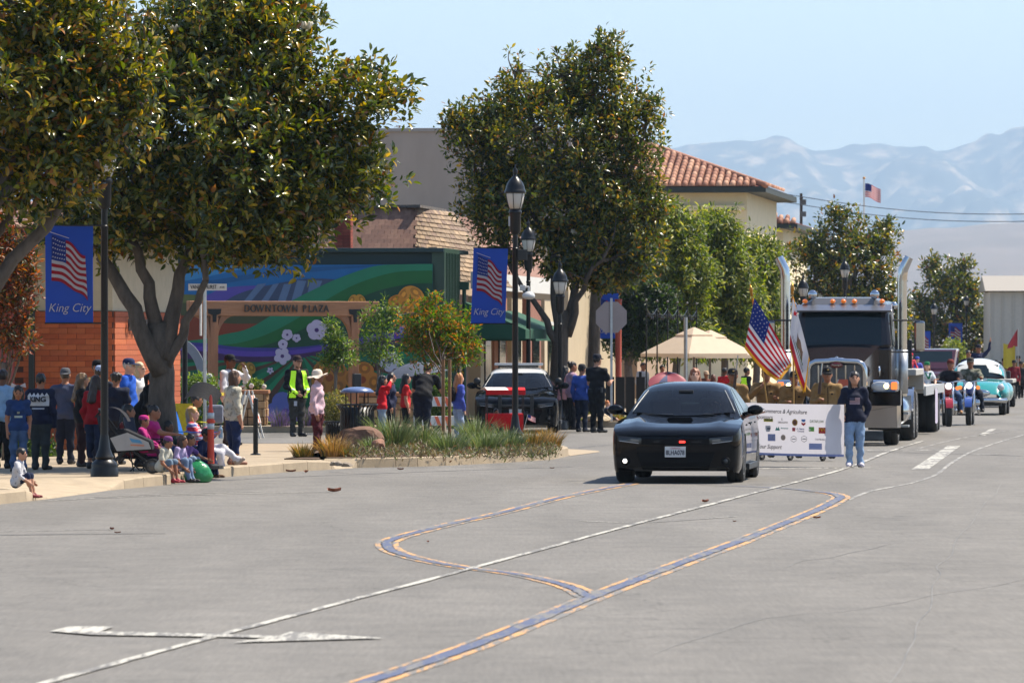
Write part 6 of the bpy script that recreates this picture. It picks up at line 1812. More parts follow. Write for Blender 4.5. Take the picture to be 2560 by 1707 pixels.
        if hairstyle == 'long':
            hp += [('c', Hd((s_ * .038, .018, 0)), Hd((s_ * .050, -.002, -.16)), .024 * u, .022 * u) for s_ in (-1, 1)]
            hp += [('c', Hd((0, .04, -.01)), T((0, .075, .20)), .036 * u, .032 * u), ('c', Hd((s_ * .02, .04, -.01)), T((s_ * .035, .075, .19)), .03 * u, .02 * u) if False else ('c', Hd((.02, .04, -.01)), T((.035, .07, .20)), .03 * u, .02 * u), ('c', Hd((-.02, .04, -.01)), T((-.035, .07, .20)), .03 * u, .02 * u)]
        if hairstyle == 'pony': hp += [('c', Hd((0, .065, .02)), Hd((0, .10, -.01)), .02 * u, .024 * u), ('c', Hd((0, .10, -.01)), Hd((0, .095, -.10)), .024 * u, .012 * u)]
        if hairstyle == 'bun': hp += [('e', Hd((0, .06, .055)), np.array([.026, .026, .026]) * u, None)]
        if hairstyle == 'curly': hp += [('e', Hd((math.cos(a) * .035, .015 + math.sin(a) * .03, .035)), np.array([.03, .03, .03]) * u, None) for a in np.linspace(0, 6.28, 8)[:-1]]
        if hairstyle == 'beard': hp += [('e', Hd((0, -.03, -.055)), np.array([.030, .024, .020]) * u, HM)]
        hv, hq = sdf_mesh(hp, res * .7, .012 * u, cut if hairstyle != 'back' else None)
        hm_ = mesh_np('hair', hv, hq, [mat('hair_%d_%d_%d' % tuple(hair), lin(hair), .5, var=.25, scale=30, stretch=(1, 1, .2))]); rumple(hm_, None, h, .004, True)
        link('hair', hm_, o)
    if cap is not None:
        c_ = MB(); HMm = Matrix(HM.tolist())
        n1 = 14; V_ = []; prof = [(1.0, .0), (1.0, .25), (.95, .55), (.80, .82), (.5, .96), (0.001, 1.0)]
        rx_, ry_, rz_ = .0545 * u, .064 * u, .062 * u
        for r_, z in prof:
            for j in range(n1):
                a = 2 * math.pi * j / n1
                V_.append(Vector(Hd((0, .008, .022))) + HMm @ Vector((rx_ * r_ * math.cos(a), ry_ * r_ * math.sin(a), rz_ * z)))
        c_.add(V_, [(i * n1 + j, i * n1 + (j + 1) % n1, (i + 1) * n1 + (j + 1) % n1, (i + 1) * n1 + j) for i in range(len(prof) - 1) for j in range(n1)])
        sgn = 1 if capback else -1
        if brim:
            B = []
            for rr in (0.9, 1.0):
                for j in range(9):
                    a = math.pi * (j / 8)
                    ext = .062 * math.sin(a) if rr == 1.0 else 0
                    for dz in (0, -.004):
                        B.append(Vector(Hd((0, .008, .022))) + HMm @ Vector((rx_ * 1.0 * math.cos(a), sgn * (ry_ * math.sin(a) * .98 + ext * u), (.006 - .014 * (rr == 1.0) * math.sin(a) + dz) * u)))
            c_.add(B, [(2 * j, 2 * j + 2, 18 + 2 * j + 2, 18 + 2 * j) for j in range(8)] + [(2 * j + 1, 18 + 2 * j + 1, 18 + 2 * j + 3, 2 * j + 3) for j in range(8)] + [(18 + 2 * j, 18 + 2 * j + 2, 18 + 2 * j + 3, 18 + 2 * j + 1) for j in range(8)])
        c_.build('cap' if brim else 'beanie', cloth(cap), o, smooth=True)
    if eyes is None: eyes = abs(((face + math.degrees(head[0]) + 180) % 360) - 180) < 100
    if eyes:
        for s_ in (-1, 1):
            MB().ell(Hd((s_ * .018, -.0535, .002)), (.0075 * u, .004 * u, .0045 * u), 8, 6).build('eye', mat('dark_eye', (.02, .014, .01), .2), o, smooth=True)
            MB().bar(Hd((s_ * .008, -.056, .014)), Hd((s_ * .028, -.050, .015)), .004 * u, .004 * u).build('eyebrow', mat('hair_%d_%d_%d' % tuple(hair), lin(hair), .5), o)
        MB().ell(Hd((0, -.0545, -.034)), (.014 * u, .004 * u, .004 * u), 10, 6).build('mouth', mat('lips', lin((150, 78, 70)), .5), o, smooth=True)
    o_info = dict(o=o, T=lambda p: Vector(T(p)), Hd=lambda p: Vector(Hd(p)), HM=Matrix(HM.tolist()), u=u, h=h, wrists={w[0]: Vector(w[3]) for w in wrists}, dirs={w[0]: (Vector(w[3]) - Vector(w[2])).normalized() for w in wrists}, me=me, loc=Vector(loc), rz=rz)
    PEOPLE.append(o_info)
    return o_info
def world(pi, p): return pi['loc'] + Matrix.Rotation(pi['rz'], 3, 'Z') @ Vector(p)
def decal(pi, name, mb, mats, back=False, lift=.004):
    """press flat print (drawn in the local x/z plane) on to the body surface"""
    me = pi['me']
    bv = BVHTree.FromPolygons([v.co for v in me.vertices], [tuple(p.vertices) for p in me.polygons])
    d = Vector((0, -1, 0)) if back else Vector((0, 1, 0))
    src = mb.v if isinstance(mb, MB) else [tuple(v.co) for v in mb.vertices]
    out = []
    last = 0
    for v in src:
        hit = bv.ray_cast(Vector((v[0], .8 if back else -.8, v[2])), d)
        y = hit[0].y if hit[0] is not None else last
        last = y
        out.append((v[0], y - d.y * lift, v[2]))
    if isinstance(mb, MB):
        mb.v = out; return mb.build(name, mats, pi['o'])
    for v, c in zip(mb.vertices, out): v.co = c
    mb.materials.clear(); mb.materials.append(mats)
    return link(name, mb, pi['o'])
def sgrid(mb, x0, x1, z0, z1, mi=0, n=4, m=3):
    mb.grid(lambda s_, t: (x0 + (x1 - x0) * s_, 0, z0 + (z1 - z0) * t), n, m, mi); return mb
def stand_at(px, py_top, D, z=.15):
    """standing height that puts the crown of the head on photo row py_top"""
    p = at(px, py_top, D); return Vector((p.x, D, z)), p.z - z
# ---------------------------------------------------------------- who stands where
G1 = 'spectators standing in the tree shade'
def stp(px, top, D, face, label, z=.15, **k):
    p, H = stand_at(px, top, D, z)
    H *= 1.0 / (1 + 0)
    return person(p, face, H, label, **k)
def sit(px, top, D, face, H, label, base=.15, **k):
    p = at(px, top, D)
    ln = k.get('lean', 0)
    seat = p.z - base - .485 * H * math.cos(ln)
    return person((p.x, D, base), face, H, label, seat_z=seat, **k)
a_ = stp(6, 922, 86.5, 165, 'person in a light blue T-shirt cut off by the left edge', shirt=(150, 186, 222), pants=(26, 26, 30), sleeve='short', sk=2, group=G1)
b_ = stp(46, 962, 84.4, 5, 'girl in a blue printed T-shirt with a big white hair bow', shirt=(34, 62, 112), pants=(74, 100, 140), sleeve='short', sk=1, hair=(24, 18, 16), hairstyle='long', head=(0, .35), group=G1, female=True)
bw = MB()
for s_ in (-1, 1): bw.prism([b_['Hd']((0, .03, .062)), b_['Hd']((s_ * .075, .03, .10)), b_['Hd']((s_ * .085, .03, .045))], (0, .02, 0))
bw.build('hair_bow', paint((216, 214, 224), .7), b_['o'])
m_ = MB(); sgrid(m_, -.06, .06, .80, .83); sgrid(m_, -.02, .02, .86, .89); decal(b_, 'shirt_print', m_, paint((176, 186, 170)))
c_ = stp(101, 932, 85.6, 165, 'boy in a navy hoodie with a white crown print on the back', shirt=(28, 34, 60), pants=(54, 60, 62), sk=1, hair=(20, 16, 14), girth=1.14, group=G1, shoes=(24, 24, 26))
hz_ = c_['h']
m_ = MB()
x0, x1, zb_, zt_ = -.17, .17, .66 * hz_, .765 * hz_
m_.grid(lambda s_, t: (x0 + (x1 - x0) * s_, 0, zb_ + (zt_ - zb_) * t), 8, 4)
for k in range(5):
    xa = x0 + (x1 - x0) * k / 5; w5 = (x1 - x0) / 5
    m_.add([(xa, 0, zt_), (xa + w5, 0, zt_), (xa + w5 / 2, 0, zt_ + .045)], [(0, 1, 2)])
decal(c_, 'crown_print', m_, paint((206, 208, 214)), back=True, lift=.013)
tm = text_mesh('KING', .105, thick=.001, bold=.004); tm.transform(Matrix.Rotation(math.pi, 4, 'Z')); tm.transform(Matrix.Translation((0, 0, (zb_ + zt_) / 2 + .02))); decal(c_, 'crown_lettering', tm, paint((24, 28, 48)), back=True, lift=.032)
m_ = MB(); sgrid(m_, -.10, .10, zb_ - .05, zb_ - .03); decal(c_, 'small_print', m_, paint((180, 184, 192)), back=True, lift=.013)
stp(163, 920, 89.5, 175, 'person in a grey-blue hoodie and grey cap seen from behind', shirt=(72, 80, 108), pants=(28, 34, 52), hair=(60, 56, 54), cap=(88, 90, 96), group=G1, capback=True)
stp(203, 931, 87.6, 100, 'woman in a black jacket with dark blond hair facing right', shirt=(20, 20, 24), pants=(54, 30, 34), hair=(120, 92, 62), hairstyle='long', female=True, sk=0, group=G1, arms=('front', 'phone'))
stp(243, 900, 93.5, 50, 'man in a tan jacket and black cap behind the lamp post', shirt=(150, 122, 76), pants=(50, 48, 46), cap=(24, 24, 28), sk=1, group=G1, arms=('fold', 'fold'))
stp(250, 914, 91, 165, 'person in a pale blue cap close behind the lamp post', shirt=(36, 40, 56), pants=(40, 44, 60), cap=(160, 178, 214), sk=1, group=G1)
stp(236, 937, 86.4, 150, 'woman in a red shirt and rolled jeans partly behind the lamp post', shirt=(176, 26, 34), pants=(44, 54, 82), hair=(58, 40, 30), hairstyle='long', female=True, shorts=None, sk=0, lean=.06, group=G1)
stp(290, 929, 89.3, 175, 'dark-haired person in a navy T-shirt right of the lamp post', shirt=(30, 36, 58), pants=(40, 36, 40), hair=(18, 14, 14), hairstyle='curly', sleeve='short', sk=1, group=G1)
stp(320, 896, 93.5, 75, 'older man in a bright blue T-shirt and navy cap', shirt=(34, 92, 200), pants=(60, 62, 70), cap=(34, 46, 86), hair=(190, 186, 180), sleeve='short', sk=3, girth=1.18, group=G1)
j_ = stp(346, 904, 95.2, 65, 'woman with sunglasses and white T-shirt beside the man in blue', shirt=(222, 220, 220), pants=(70, 74, 90), hair=(196, 170, 130), hairstyle='bob', sleeve='short', sk=3, female=True, group=G1)
MB().bar(j_['Hd']((-.04, -.058, .004)), j_['Hd']((.04, -.058, .004)), .012, .016).build('sunglasses', BLACKPLASTIC, j_['o'])
k_ = stp(350, 941, 87.6, 80, 'woman in a black jacket stooping with a white paper cup', shirt=(22, 22, 26), pants=(30, 32, 40), hair=(22, 18, 16), hairstyle='pony', lean=.42, female=True, sk=0, arms=('hold', 'hold'), hands=('grip', 'grip'), group=G1)
k_['o'].scale = (1.12, 1.12, 1.12)
cp = MB().lathe([(.032, -.07), (.044, .07), (.046, .075), (.04, .08)], 16).build('paper_cup', paint((226, 226, 230)), loc=world(k_, k_['wrists'][1] * 1.12 + Vector((0, -.07, .05)))); tag(cp, 'white paper cup held by the stooping woman in black', 'cup')
GS = 'people sitting behind the stroller'
sit(318, 1009, 85.4, 80, 1.5, 'seated woman with dark hair and a patterned red blouse', shirt=printcloth('red_print', (120, 46, 46), (170, 120, 104), 15, .56), pants=(46, 42, 48), hair=(24, 18, 16), hairstyle='long', female=True, sk=1, legs=('sit', 'sit'), arms=('knee', 'knee'), group=GS)
m2 = sit(383, 1012, 84.6, 75, 1.42, 'seated girl in a magenta top and jeans behind the kerb', shirt=(190, 40, 120), pants=(44, 62, 108), hair=(30, 22, 18), hairstyle='bun', female=True, sk=1, legs=('sit', 'sit'), arms=('reach', 'knee'), sleeve='short', group=GS)
sit(420, 1052, 86.4, 60, 1.15, 'dark-haired child in a dark green shirt sitting by the trunk', shirt=(38, 56, 50), pants=(40, 44, 56), hair=(18, 14, 13), sk=2, legs=('sit', 'sit'), arms=('knee', 'knee'), group=GS)
sit(358, 1040, 83.6, 85, 1.0, 'small child with a magenta beanie in the stroller', shirt=(186, 44, 122), pants=(90, 60, 90), hair=(40, 30, 24), cap=(196, 40, 130), brim=False, sk=1, legs=('sit', 'sit'), arms=('knee', 'knee'), base=.15)
GK = 'children sitting on the kerb'
def kerbkid(px, top, D, face, H, label, **k):
    p = at(px, top, D); ln = k.pop('lean', .3)
    return person((p.x, D, 0.0), face, H, label, seat_z=.15 + .085 * H, lean=ln, legs=('kerb', 'kerb'), group=GK, **k)
kerbkid(40, 1133, 74.6, 80, .94, 'boy in a white patterned shirt alone on the kerb at left', shirt=printcloth('boy_shirt_print', (214, 212, 214), (150, 150, 160), 22, .62), pants=(32, 42, 72), shoes=(140, 40, 44), sleeve='three', sk=0, hair=(34, 26, 22), arms=('knee', 'knee'), shorts=True, lean=.18)
kerbkid(402, 1104, 82.7, 66, .98, 'child with a purple cap and cream T-shirt in red sneakers', shirt=(206, 200, 182), pants=(120, 140, 160), shoes=(180, 44, 60), sleeve='short', sk=1, hair=(22, 18, 16), cap=(120, 62, 120), brim=False, arms=('knee', 'knee'), shorts=True, lean=.3)
kerbkid(438, 1098, 83.3, 70, 1.0, 'girl in a lavender T-shirt between two kerb sitters', shirt=(186, 168, 206), pants=(120, 140, 170), sleeve='short', sk=1, hair=(58, 40, 30), hairstyle='bob', arms=('knee', 'knee'))
kerbkid(458, 1099, 84.4, 72, 1.0, 'child with black bowl haircut stretching an arm to the street', shirt=(110, 78, 140), pants=(130, 150, 176), sleeve='short', sk=1, hair=(18, 14, 13), arms=('knee', 'reach'), shoes=(60, 50, 60))
kerbkid(496, 1084, 86.4, 68, 1.1, 'boy in a navy top next to the green plastic bag', shirt=(36, 44, 84), pants=(34, 44, 80), sk=1, hair=(18, 15, 14), arms=('knee', 'knee'), shoes=(120, 84, 50))
v_ = sit(497, 1016, 88.0, 82, 1.5, 'blond woman in a flag blouse and white trousers in a camp chair', shirt=printcloth('flag_blouse', (206, 60, 74), (232, 226, 230), 7, .5, (.4, .4, 5), (60, 70, 160)), pants=(226, 224, 232), shoes=(196, 176, 160), sk=3, hair=(206, 160, 96), hairstyle='bob', female=True, legs=('sit', 'crossed'), arms=('phone', 'hold'), lean=-.22)
sit(452, 985, 97.5, 95, 1.55, 'person in a dark blue floral shirt leaning behind the trunk', shirt=printcloth('floral_print', (30, 38, 74), (50, 92, 120), 16, .56, None, (90, 130, 90)), pants=(44, 46, 62), hair=(30, 24, 20), sk=1, legs=('stand', 'stand'), lean=.45, arms=('knee', 'knee'), base=.15)
x_ = stp(584, 925, 88.9, 118, 'woman with a brown bob in a cream jacket standing by the chair', shirt=printcloth('cream_print', (216, 208, 186), (170, 166, 150), 13, .56), pants=(38, 52, 92), hair=(92, 62, 42), hairstyle='bob', female=True, sleeve='three', shorts=None, sk=0, girth=1.14, shoes=(170, 120, 96))
stp(573, 886, 105.5, 62, 'man in a white shirt and black cap with a hand at his chin', shirt=(222, 222, 228), pants=(70, 74, 84), cap=(22, 24, 28), sk=2, sleeve='long', arms=('fold', 'face'), hair=(20, 16, 14))
# man in the yellow vest
y_ = stp(742, 889, 124, 28, 'bearded man in a fluorescent yellow safety vest and black cap', z=0.0, shirt=(24, 24, 28), pants=(62, 60, 56), shoes=(22, 22, 24), cap=(52, 34, 36), hair=(40, 28, 22), hairstyle='beard', sk=0, arms=('front', 'front'), girth=1.1, hands=('relaxed', 'relaxed'))
HV = mat('fluorescent_yellow', lin((190, 244, 30)), .7, var=.05, emit=.12, ecol=(.5, 1, .05)); GRY = mat('reflective_tape', (.5, .52, .5), .4)
hy = y_['h']
for s_ in (-1, 1):
    m_ = MB()
    pts_o = [(.02, .80), (.075, .815), (.115, .80), (.118, .72), (.116, .60), (.112, .49), (.05, .475), (.055, .60), (.07, .70), (.05, .78)]
    n1 = 10
    m_.grid(lambda a, t: (s_ * hy * (np.interp(t, [0, .3, .75, 1], [.052, .060, .05, .035]) + (np.interp(t, [0, .5, 1], [.125, .128, .10]) - np.interp(t, [0, .3, .75, 1], [.052, .060, .05, .035])) * a), 0, hy * (.48 + .335 * t)), 5, 14)
    decal(y_, 'safety_vest', m_, HV, lift=.016)
    m_ = MB(); m_.grid(lambda a, t: (s_ * hy * (.056 + .068 * a), 0, hy * (.575 + .022 * t)), 5, 2); decal(y_, 'vest_tape', m_, GRY, lift=.021)
m_ = MB(); m_.grid(lambda a, t: (hy * (-.12 + .24 * a), 0, hy * (.48 + .335 * t)), 10, 14); decal(y_, 'safety_vest_back', m_, HV, back=True, lift=.016)
m_ = MB(); sgrid(m_, -.13, -.05, .38 * hy, .44 * hy); decal(y_, 'id_badge', m_, paint((196, 200, 214)), lift=.02)
# woman in pink with sun hat
p_ = stp(793, 927, 100, 78, 'woman in a pink hooded top and maroon trousers with a floppy sun hat', shirt=(226, 190, 200), pants=(88, 30, 38), shoes=(90, 60, 56), sk=1, hair=(60, 46, 40), hairstyle='short', hoodie=True, female=True, girth=1.16, arms=('down', 'down'), head=(.1, -.08))
HAT = cloth((232, 218, 200))
m_ = MB(); n1 = 28
V_ = []
for r_, z in ((1.0, .0), (1.02, .28), (.92, .62), (.62, .88), (.02, .95)):
    for j in range(n1):
        a = 2 * math.pi * j / n1; V_.append(p_['Hd']((.060 * r_ * math.cos(a), .010 + .068 * r_ * math.sin(a), .022 + .085 * z)))
m_.add(V_, [(i * n1 + j, i * n1 + (j + 1) % n1, (i + 1) * n1 + (j + 1) % n1, (i + 1) * n1 + j) for i in range(4) for j in range(n1)])
V_ = []
for k in range(6):
    rr = .060 + .070 * k / 5
    for j in range(n1):
        a = 2 * math.pi * j / n1
        wob = (.012 * math.sin(3 * a + .8) + .008 * math.sin(7 * a)) * (k / 5)
        V_.append(p_['Hd']((rr * math.cos(a), .010 + (rr + .008) * math.sin(a), .024 - .030 * (k / 5) ** 1.4 + wob + .035 * (k / 5) * max(0, -math.sin(a)))))
m_.add(V_, [(i * n1 + j, i * n1 + (j + 1) % n1, (i + 1) * n1 + (j + 1) % n1, (i + 1) * n1 + j) for i in range(5) for j in range(n1)])
m_.build('sun_hat', HAT, p_['o'], smooth=True)
# youngsters behind the planter
GY = 'youngsters behind the corner planter'
stp(955, 938, 112, 105, 'girl in a red hoodie shading her eyes with a raised arm', shirt=(214, 30, 44), pants=(150, 170, 196), hair=(22, 18, 16), hairstyle='long', female=True, sk=0, arms=('up', 'face'), hands=('relaxed', 'relaxed'), group=GY)
stp(977, 931, 113.6, 80, 'girl in a navy puffer jacket behind the girl in red', shirt=(34, 40, 72), pants=(30, 32, 44), hair=(28, 20, 18), hairstyle='long', female=True, sk=0, group=GY, girth=1.1)
stp(1014, 934, 113.2, 100, 'girl with black hair in a red top and black shorts', shirt=(206, 40, 42), pants=(24, 24, 28), hair=(16, 13, 13), hairstyle='long', female=True, sk=0, shorts=True, group=GY, sleeve='short')
bp_, bH = stand_at(1056, 900, 112, .15)
person(bp_, 165, 1.62, 'man in a black T-shirt bending forward beside the barricade', shirt=(26, 26, 30), pants=(32, 36, 52), hair=(40, 32, 28), sleeve='short', sk=0, lean=.62, girth=1.18, arms=('reach', 'reach'), group=GY)
g_ = stp(1147, 932, 110.5, 120, 'girl in a blue hoodie with a black backpack and long fair hair', shirt=(84, 102, 196), pants=(164, 184, 214), hair=(190, 124, 72), hairstyle='long', female=True, sk=3, group=GY, shoes=(210, 208, 206))
m_ = MB(); m_.ell(g_['T']((0, .115, .17)), (.10, .07, .15), 14, 10); m_.build('backpack', cloth((34, 30, 30)), g_['o'], smooth=True)
# far corner
GF = 'people on the far corner'
stp(1412, 914, 134.6, 130, 'woman in a pink top half hidden by the lamp post', z=0.0, shirt=(214, 150, 150), pants=(30, 30, 34), hair=(18, 15, 15), hairstyle='long', sk=1, female=True, group=GF, sleeve='short')
stp(1430, 903, 133.4, 110, 'woman in a pale pink top with dark tied hair', z=0.0, shirt=(196, 156, 172), pants=(34, 34, 40), hair=(40, 26, 22), hairstyle='bun', sk=1, female=True, group=GF, girth=1.1)
stp(1454, 910, 130.2, 150, 'boy in a blue shirt and dark cap beside the officer', z=0.0, shirt=(62, 94, 178), pants=(34, 42, 62), cap=(42, 44, 50), hair=(24, 20, 18), sk=1, group=GF)
o_ = stp(1492, 885, 129.2, 145, 'police officer in a black uniform and cap standing in the side street', z=0.0, shirt=(20, 22, 28), pants=(20, 22, 28), cap=(28, 32, 46), hair=(40, 30, 26), sk=0, sleeve='short', girth=1.12, tuck=True, arms=('hold', 'hold'), shoes=(14, 14, 16))
MB().ell(o_['T']((-.125, .0, .225)), (.012, .035, .05), 10, 8).build('shoulder_patch', paint((206, 190, 96)), o_['o'])
MB().box(o_['T']((-.10, .03, .03)), (.05, .12, .12)).build('holster', BLACKPLASTIC, o_['o'], bevel=.01)
MB().tube([o_['T']((math.cos(a) * .105, math.sin(a) * .082, .04)) for a in np.linspace(0, 6.28, 20)[:-1]], .022, 6, closed=True).build('duty_belt', BLACKPLASTIC, o_['o'])
sit(1517, 1001, 137.6, 100, 1.0, 'red-haired child sitting low beside the stop sign post', shirt=(60, 72, 96), pants=(60, 66, 90), hair=(206, 120, 56), sk=3, legs=('sit', 'sit'), arms=('knee', 'knee'), base=.15)
# people under the parasols
GC = 'people under the parasols'
stp(1607, 906, 152, 40, 'dark-haired person in a white and black top under the parasol edge', shirt=(190, 196, 206), pants=(30, 30, 34), hair=(30, 22, 18), sk=1, group=GC)
stp(1655, 912, 153, 20, 'person in a dark top behind the striped flag umbrella', shirt=(56, 48, 52), pants=(30, 30, 34), hair=(30, 22, 18), sk=1, group=GC)
stp(1765, 928, 149, 20, 'person in a beige sun hat right of the red-haired girl', shirt=(120, 70, 56), pants=(60, 50, 46), cap=(206, 176, 146), sk=1, group=GC)
stp(1783, 936, 147, 200, 'person with auburn hair seen from behind under the parasol', shirt=(120, 66, 44), pants=(60, 50, 46), hair=(110, 60, 40), hairstyle='long', sk=1, group=GC, female=True)
stp(1811, 919, 145, 150, 'person in a bright red T-shirt left of the black-capped veteran', shirt=(206, 34, 46), pants=(40, 40, 50), hair=(22, 18, 16), sk=2, sleeve='short', group=GC)
yv = stp(1866, 918, 141, 120, 'person in a dark jacket with a yellow vest behind the flags', shirt=(34, 40, 46), pants=(40, 40, 48), hair=(26, 20, 18), sk=1, group=GC)
m_ = MB(); m_.grid(lambda a, t: (yv['h'] * (-.10 + .2 * a), 0, yv['h'] * (.66 + .14 * t)), 8, 6); decal(yv, 'safety_vest', m_, HV, back=True, lift=.016)
m_ = MB(); m_.grid(lambda a, t: (yv['h'] * (-.10 + .2 * a), 0, yv['h'] * (.72 + .09 * t)), 8, 6); decal(yv, 'safety_vest', m_, HV, lift=.016)
# parade: colour guard
GV = 'colour guard in khaki jackets'
KH = (150, 118, 74)
vets = []
for px, top, D, lab, ar in ((1832, 921, 99.2, 'veteran with a rifle in khaki jacket nearest the black sedan', ('hold', 'down')),
                            (1916, 917, 99.8, 'veteran in khaki carrying the American flag', ('salute_flag', 'hold')),
                            (1986, 928, 99.4, 'veteran in khaki carrying the white state flag with raised arm', ('hold', 'face')),
                            (2068, 918, 98.9, 'veteran in sunglasses with a chrome rifle right of the flags', ('hold', 'down'))):
    vets.append(stp(px, top, D, 2, lab, z=0.0, shirt=KH, pants=(60, 52, 44), shoes=(20, 18, 18), cap=(22, 22, 26), hair=(60, 52, 48), sk=1, arms=ar, girth=1.16, legs=('step_f', 'step_b'), hands=('grip', 'grip'), group=GV))
for i, vt in enumerate(vets):
    u = vt['u']
    MB().ell(vt['Hd']((0, -.066, .05)), (.018, .006, .012), 8, 6).build('cap_badge', paint((196, 160, 80)), vt['o'])
    if i in (3,): MB().bar(vt['Hd']((-.038, -.060, .004)), vt['Hd']((.038, -.060, .004)), .014, .022).build('sunglasses', BLACKPLASTIC, vt['o'])
    MB().box(vt['T']((.045, -.078, .20)), (.035, .01, .03)).build('chest_patch', cloth((60, 50, 40)), vt['o'])
    m_ = MB(); sgrid(m_, -.008, .008, vt['h'] * .60, vt['h'] * .79, 0, 1, 8); decal(vt, 'zip_line', m_, cloth((70, 54, 36)))
    for q in (-1, 1):
        m_ = MB(); m_.add([(q * .01, 0, vt['h'] * .80), (q * .075, 0, vt['h'] * .81), (q * .06, 0, vt['h'] * .765)], [(0, 1, 2)]); decal(vt, 'collar_flap', m_, cloth((120, 92, 56)), lift=.012)
        m_ = MB(); sgrid(m_, q * .05, q * .13, vt['h'] * .71, vt['h'] * .715, 0, 3, 1); decal(vt, 'pocket_seam', m_, cloth((90, 70, 44)), lift=.006)
def rifle(a, b_, label, chrome):
    a, b_ = Vector(a), Vector(b_); d = (b_ - a)
    E = empty('rifle', a, 0, label, 'rifle')
    MB().tube([d * .35, d], .011, 8).build('barrel', CHROME if chrome else STEEL, E)
    MB().tube([d * 0, d * .18, d * .62], [.028, .03, .018], 8).build('stock', mat('rifle_stock', lin((70, 44, 30)), .5), E)
    return E
rifle(at(1834, 985, 98.9), at(1845, 888, 98.9), 'rifle shouldered by the veteran nearest the sedan', False)
rifle(at(2048, 985, 98.6), at(2056, 908, 98.6), 'chrome rifle upright beside the sunglasses veteran', True)
# banner bearers
r_ = stp(1737, 919, 96.0, 2, 'smiling girl with long red-brown hair behind the sedan roof', z=0.0, shirt=(40, 48, 70), pants=(60, 76, 110), hair=(150, 88, 54), hairstyle='long', female=True, sk=3, arms=('down', 'hold'), hands=('relaxed', 'grip'))
w_ = stp(2136, 927, 94.0, 0, 'girl in a navy flag sweater and light jeans holding the banner end', z=0.0, shirt=(30, 34, 56), pants=(142, 168, 200), shoes=(224, 216, 226), hair=(30, 22, 22), hairstyle='long', female=True, sk=0, arms=(((.06, .0, -.17), (.04, -.10, -.26)), 'behind'), hands=('grip', 'relaxed'), legs=('step_f', 'stand'))
hh = w_['h']
m_ = MB()
for k in range(7): m_.grid(lambda s_, t, k=k: (-.085 + .17 * s_ if k >= 3 or False else -.0 + .085 * s_, 0, hh * .655 + (6 - k) * .0165 + .009 * t), 6, 1)
decal(w_, 'flag_stripes', m_, paint((226, 190, 200), .8), lift=.012)
m_ = MB(); sgrid(m_, -.085, -.008, hh * .655 + 4 * .0165 - .006, hh * .655 + 6 * .0165 + .009); decal(w_, 'flag_canton', m_, paint((70, 74, 104), .8), lift=.012)
# driver of the sedan: only the forearm reaches out of the open window
dv = CAR.matrix_basis if False else Matrix.Translation(CAR.location) @ Matrix.Rotation(CAR.rotation_euler.z, 4, 'Z')
dp = dv @ Vector((.42, 2.4, .34))
person(dp, math.degrees(CAR.rotation_euler.z), 1.3, 'driver of the black sedan with one hand out of the side window', shirt=(150, 110, 90), pants=(40, 40, 46), sk=0, seat_z=.26, legs=(((.01, -.24, .02), (.01, -.44, -.03)), ((.01, -.24, .02), (.01, -.44, -.03))), arms=('knee', ((.14, -.08, .0), (.40, -.20, .04))), sleeve='short', hands=('relaxed', 'open'), hair=(40, 30, 24))
# on and beside the flatbed
GT = 'children on the flatbed'
sit(2277, 884, 126.5, 20, .78, 'child in a red, white and blue hat on the front deck of the flatbed', shirt=(206, 70, 84), pants=(90, 90, 160), hair=(60, 40, 30), cap=(206, 40, 60), brim=False, sk=3, legs=('sit', 'sit'), arms=('knee', 'knee'), base=1.2, group=GT)
sit(2293, 893, 127.5, 20, .72, 'second child in red and blue on the front deck of the flatbed', shirt=(90, 100, 190), pants=(200, 60, 70), hair=(60, 40, 30), cap=(70, 90, 190), brim=False, sk=3, legs=('sit', 'sit'), arms=('knee', 'knee'), base=1.2, group=GT)
gs = sit(2317, 905, 131.0, 15, 1.2, 'girl with a green beret and green neck scarf on the flatbed', shirt=(206, 214, 222), pants=(60, 66, 90), hair=(150, 110, 80), hairstyle='long', female=True, cap=(30, 120, 80), brim=False, sk=3, sleeve='short', legs=('sit', 'sit'), arms=('knee', 'knee'), base=.62, group=GT)
for s_ in (-1, 1): MB().bar(gs['T']((s_ * .05, -.07, .28)), gs['T']((0, -.10, .16)), .05, .02).build('neck_scarf', cloth((30, 120, 90)), gs['o'])
# riders
rp = MO1.location
person(rp + UD * 1.05, math.degrees(SRZ), 1.66, 'rider in a camouflage jacket on the blue motorcycle', shirt=printcloth('camouflage', (86, 90, 74), (134, 132, 116), 9, .5), pants=(40, 44, 58), sk=1, seat_z=.86, legs=('ride', 'ride'), arms=('reach', 'reach'), cap=(70, 66, 60), hair=(40, 30, 26), hands=('grip', 'grip'), shoes=(20, 18, 18), girth=1.1)
rp = MO2.location
person(rp + UD * 1.05, math.degrees(SRZ) - 6, 1.62, 'rider in black jacket and jeans on the red motorcycle', shirt=(26, 26, 34), pants=(60, 84, 124), sk=1, seat_z=.84, legs=('ride', 'ride'), arms=('reach', 'reach'), cap=(120, 50, 40), brim=False, hair=(40, 30, 26), hands=('grip', 'grip'), shoes=(170, 120, 66), girth=1.1)
pk2 = empty('parade_trailer', st(179.5, -6.6), SRZ, 'low parade trailer carrying two passengers behind the teal car', 'trailer')
MB().box((0, 0, .82), (1.9, 3.4, .12)).build('deck', mat('weathered_deck', (.4, .4, .38), .6), pk2, bevel=.02)
MB().box((0, .6, 1.0), (1.6, .4, .26)).build('bench', cloth((60, 56, 60)), pk2, bevel=.03)
for q in (-1, 1): wheel(pk2, (q * .85, .3, .34), .34, .22, RIM, q)
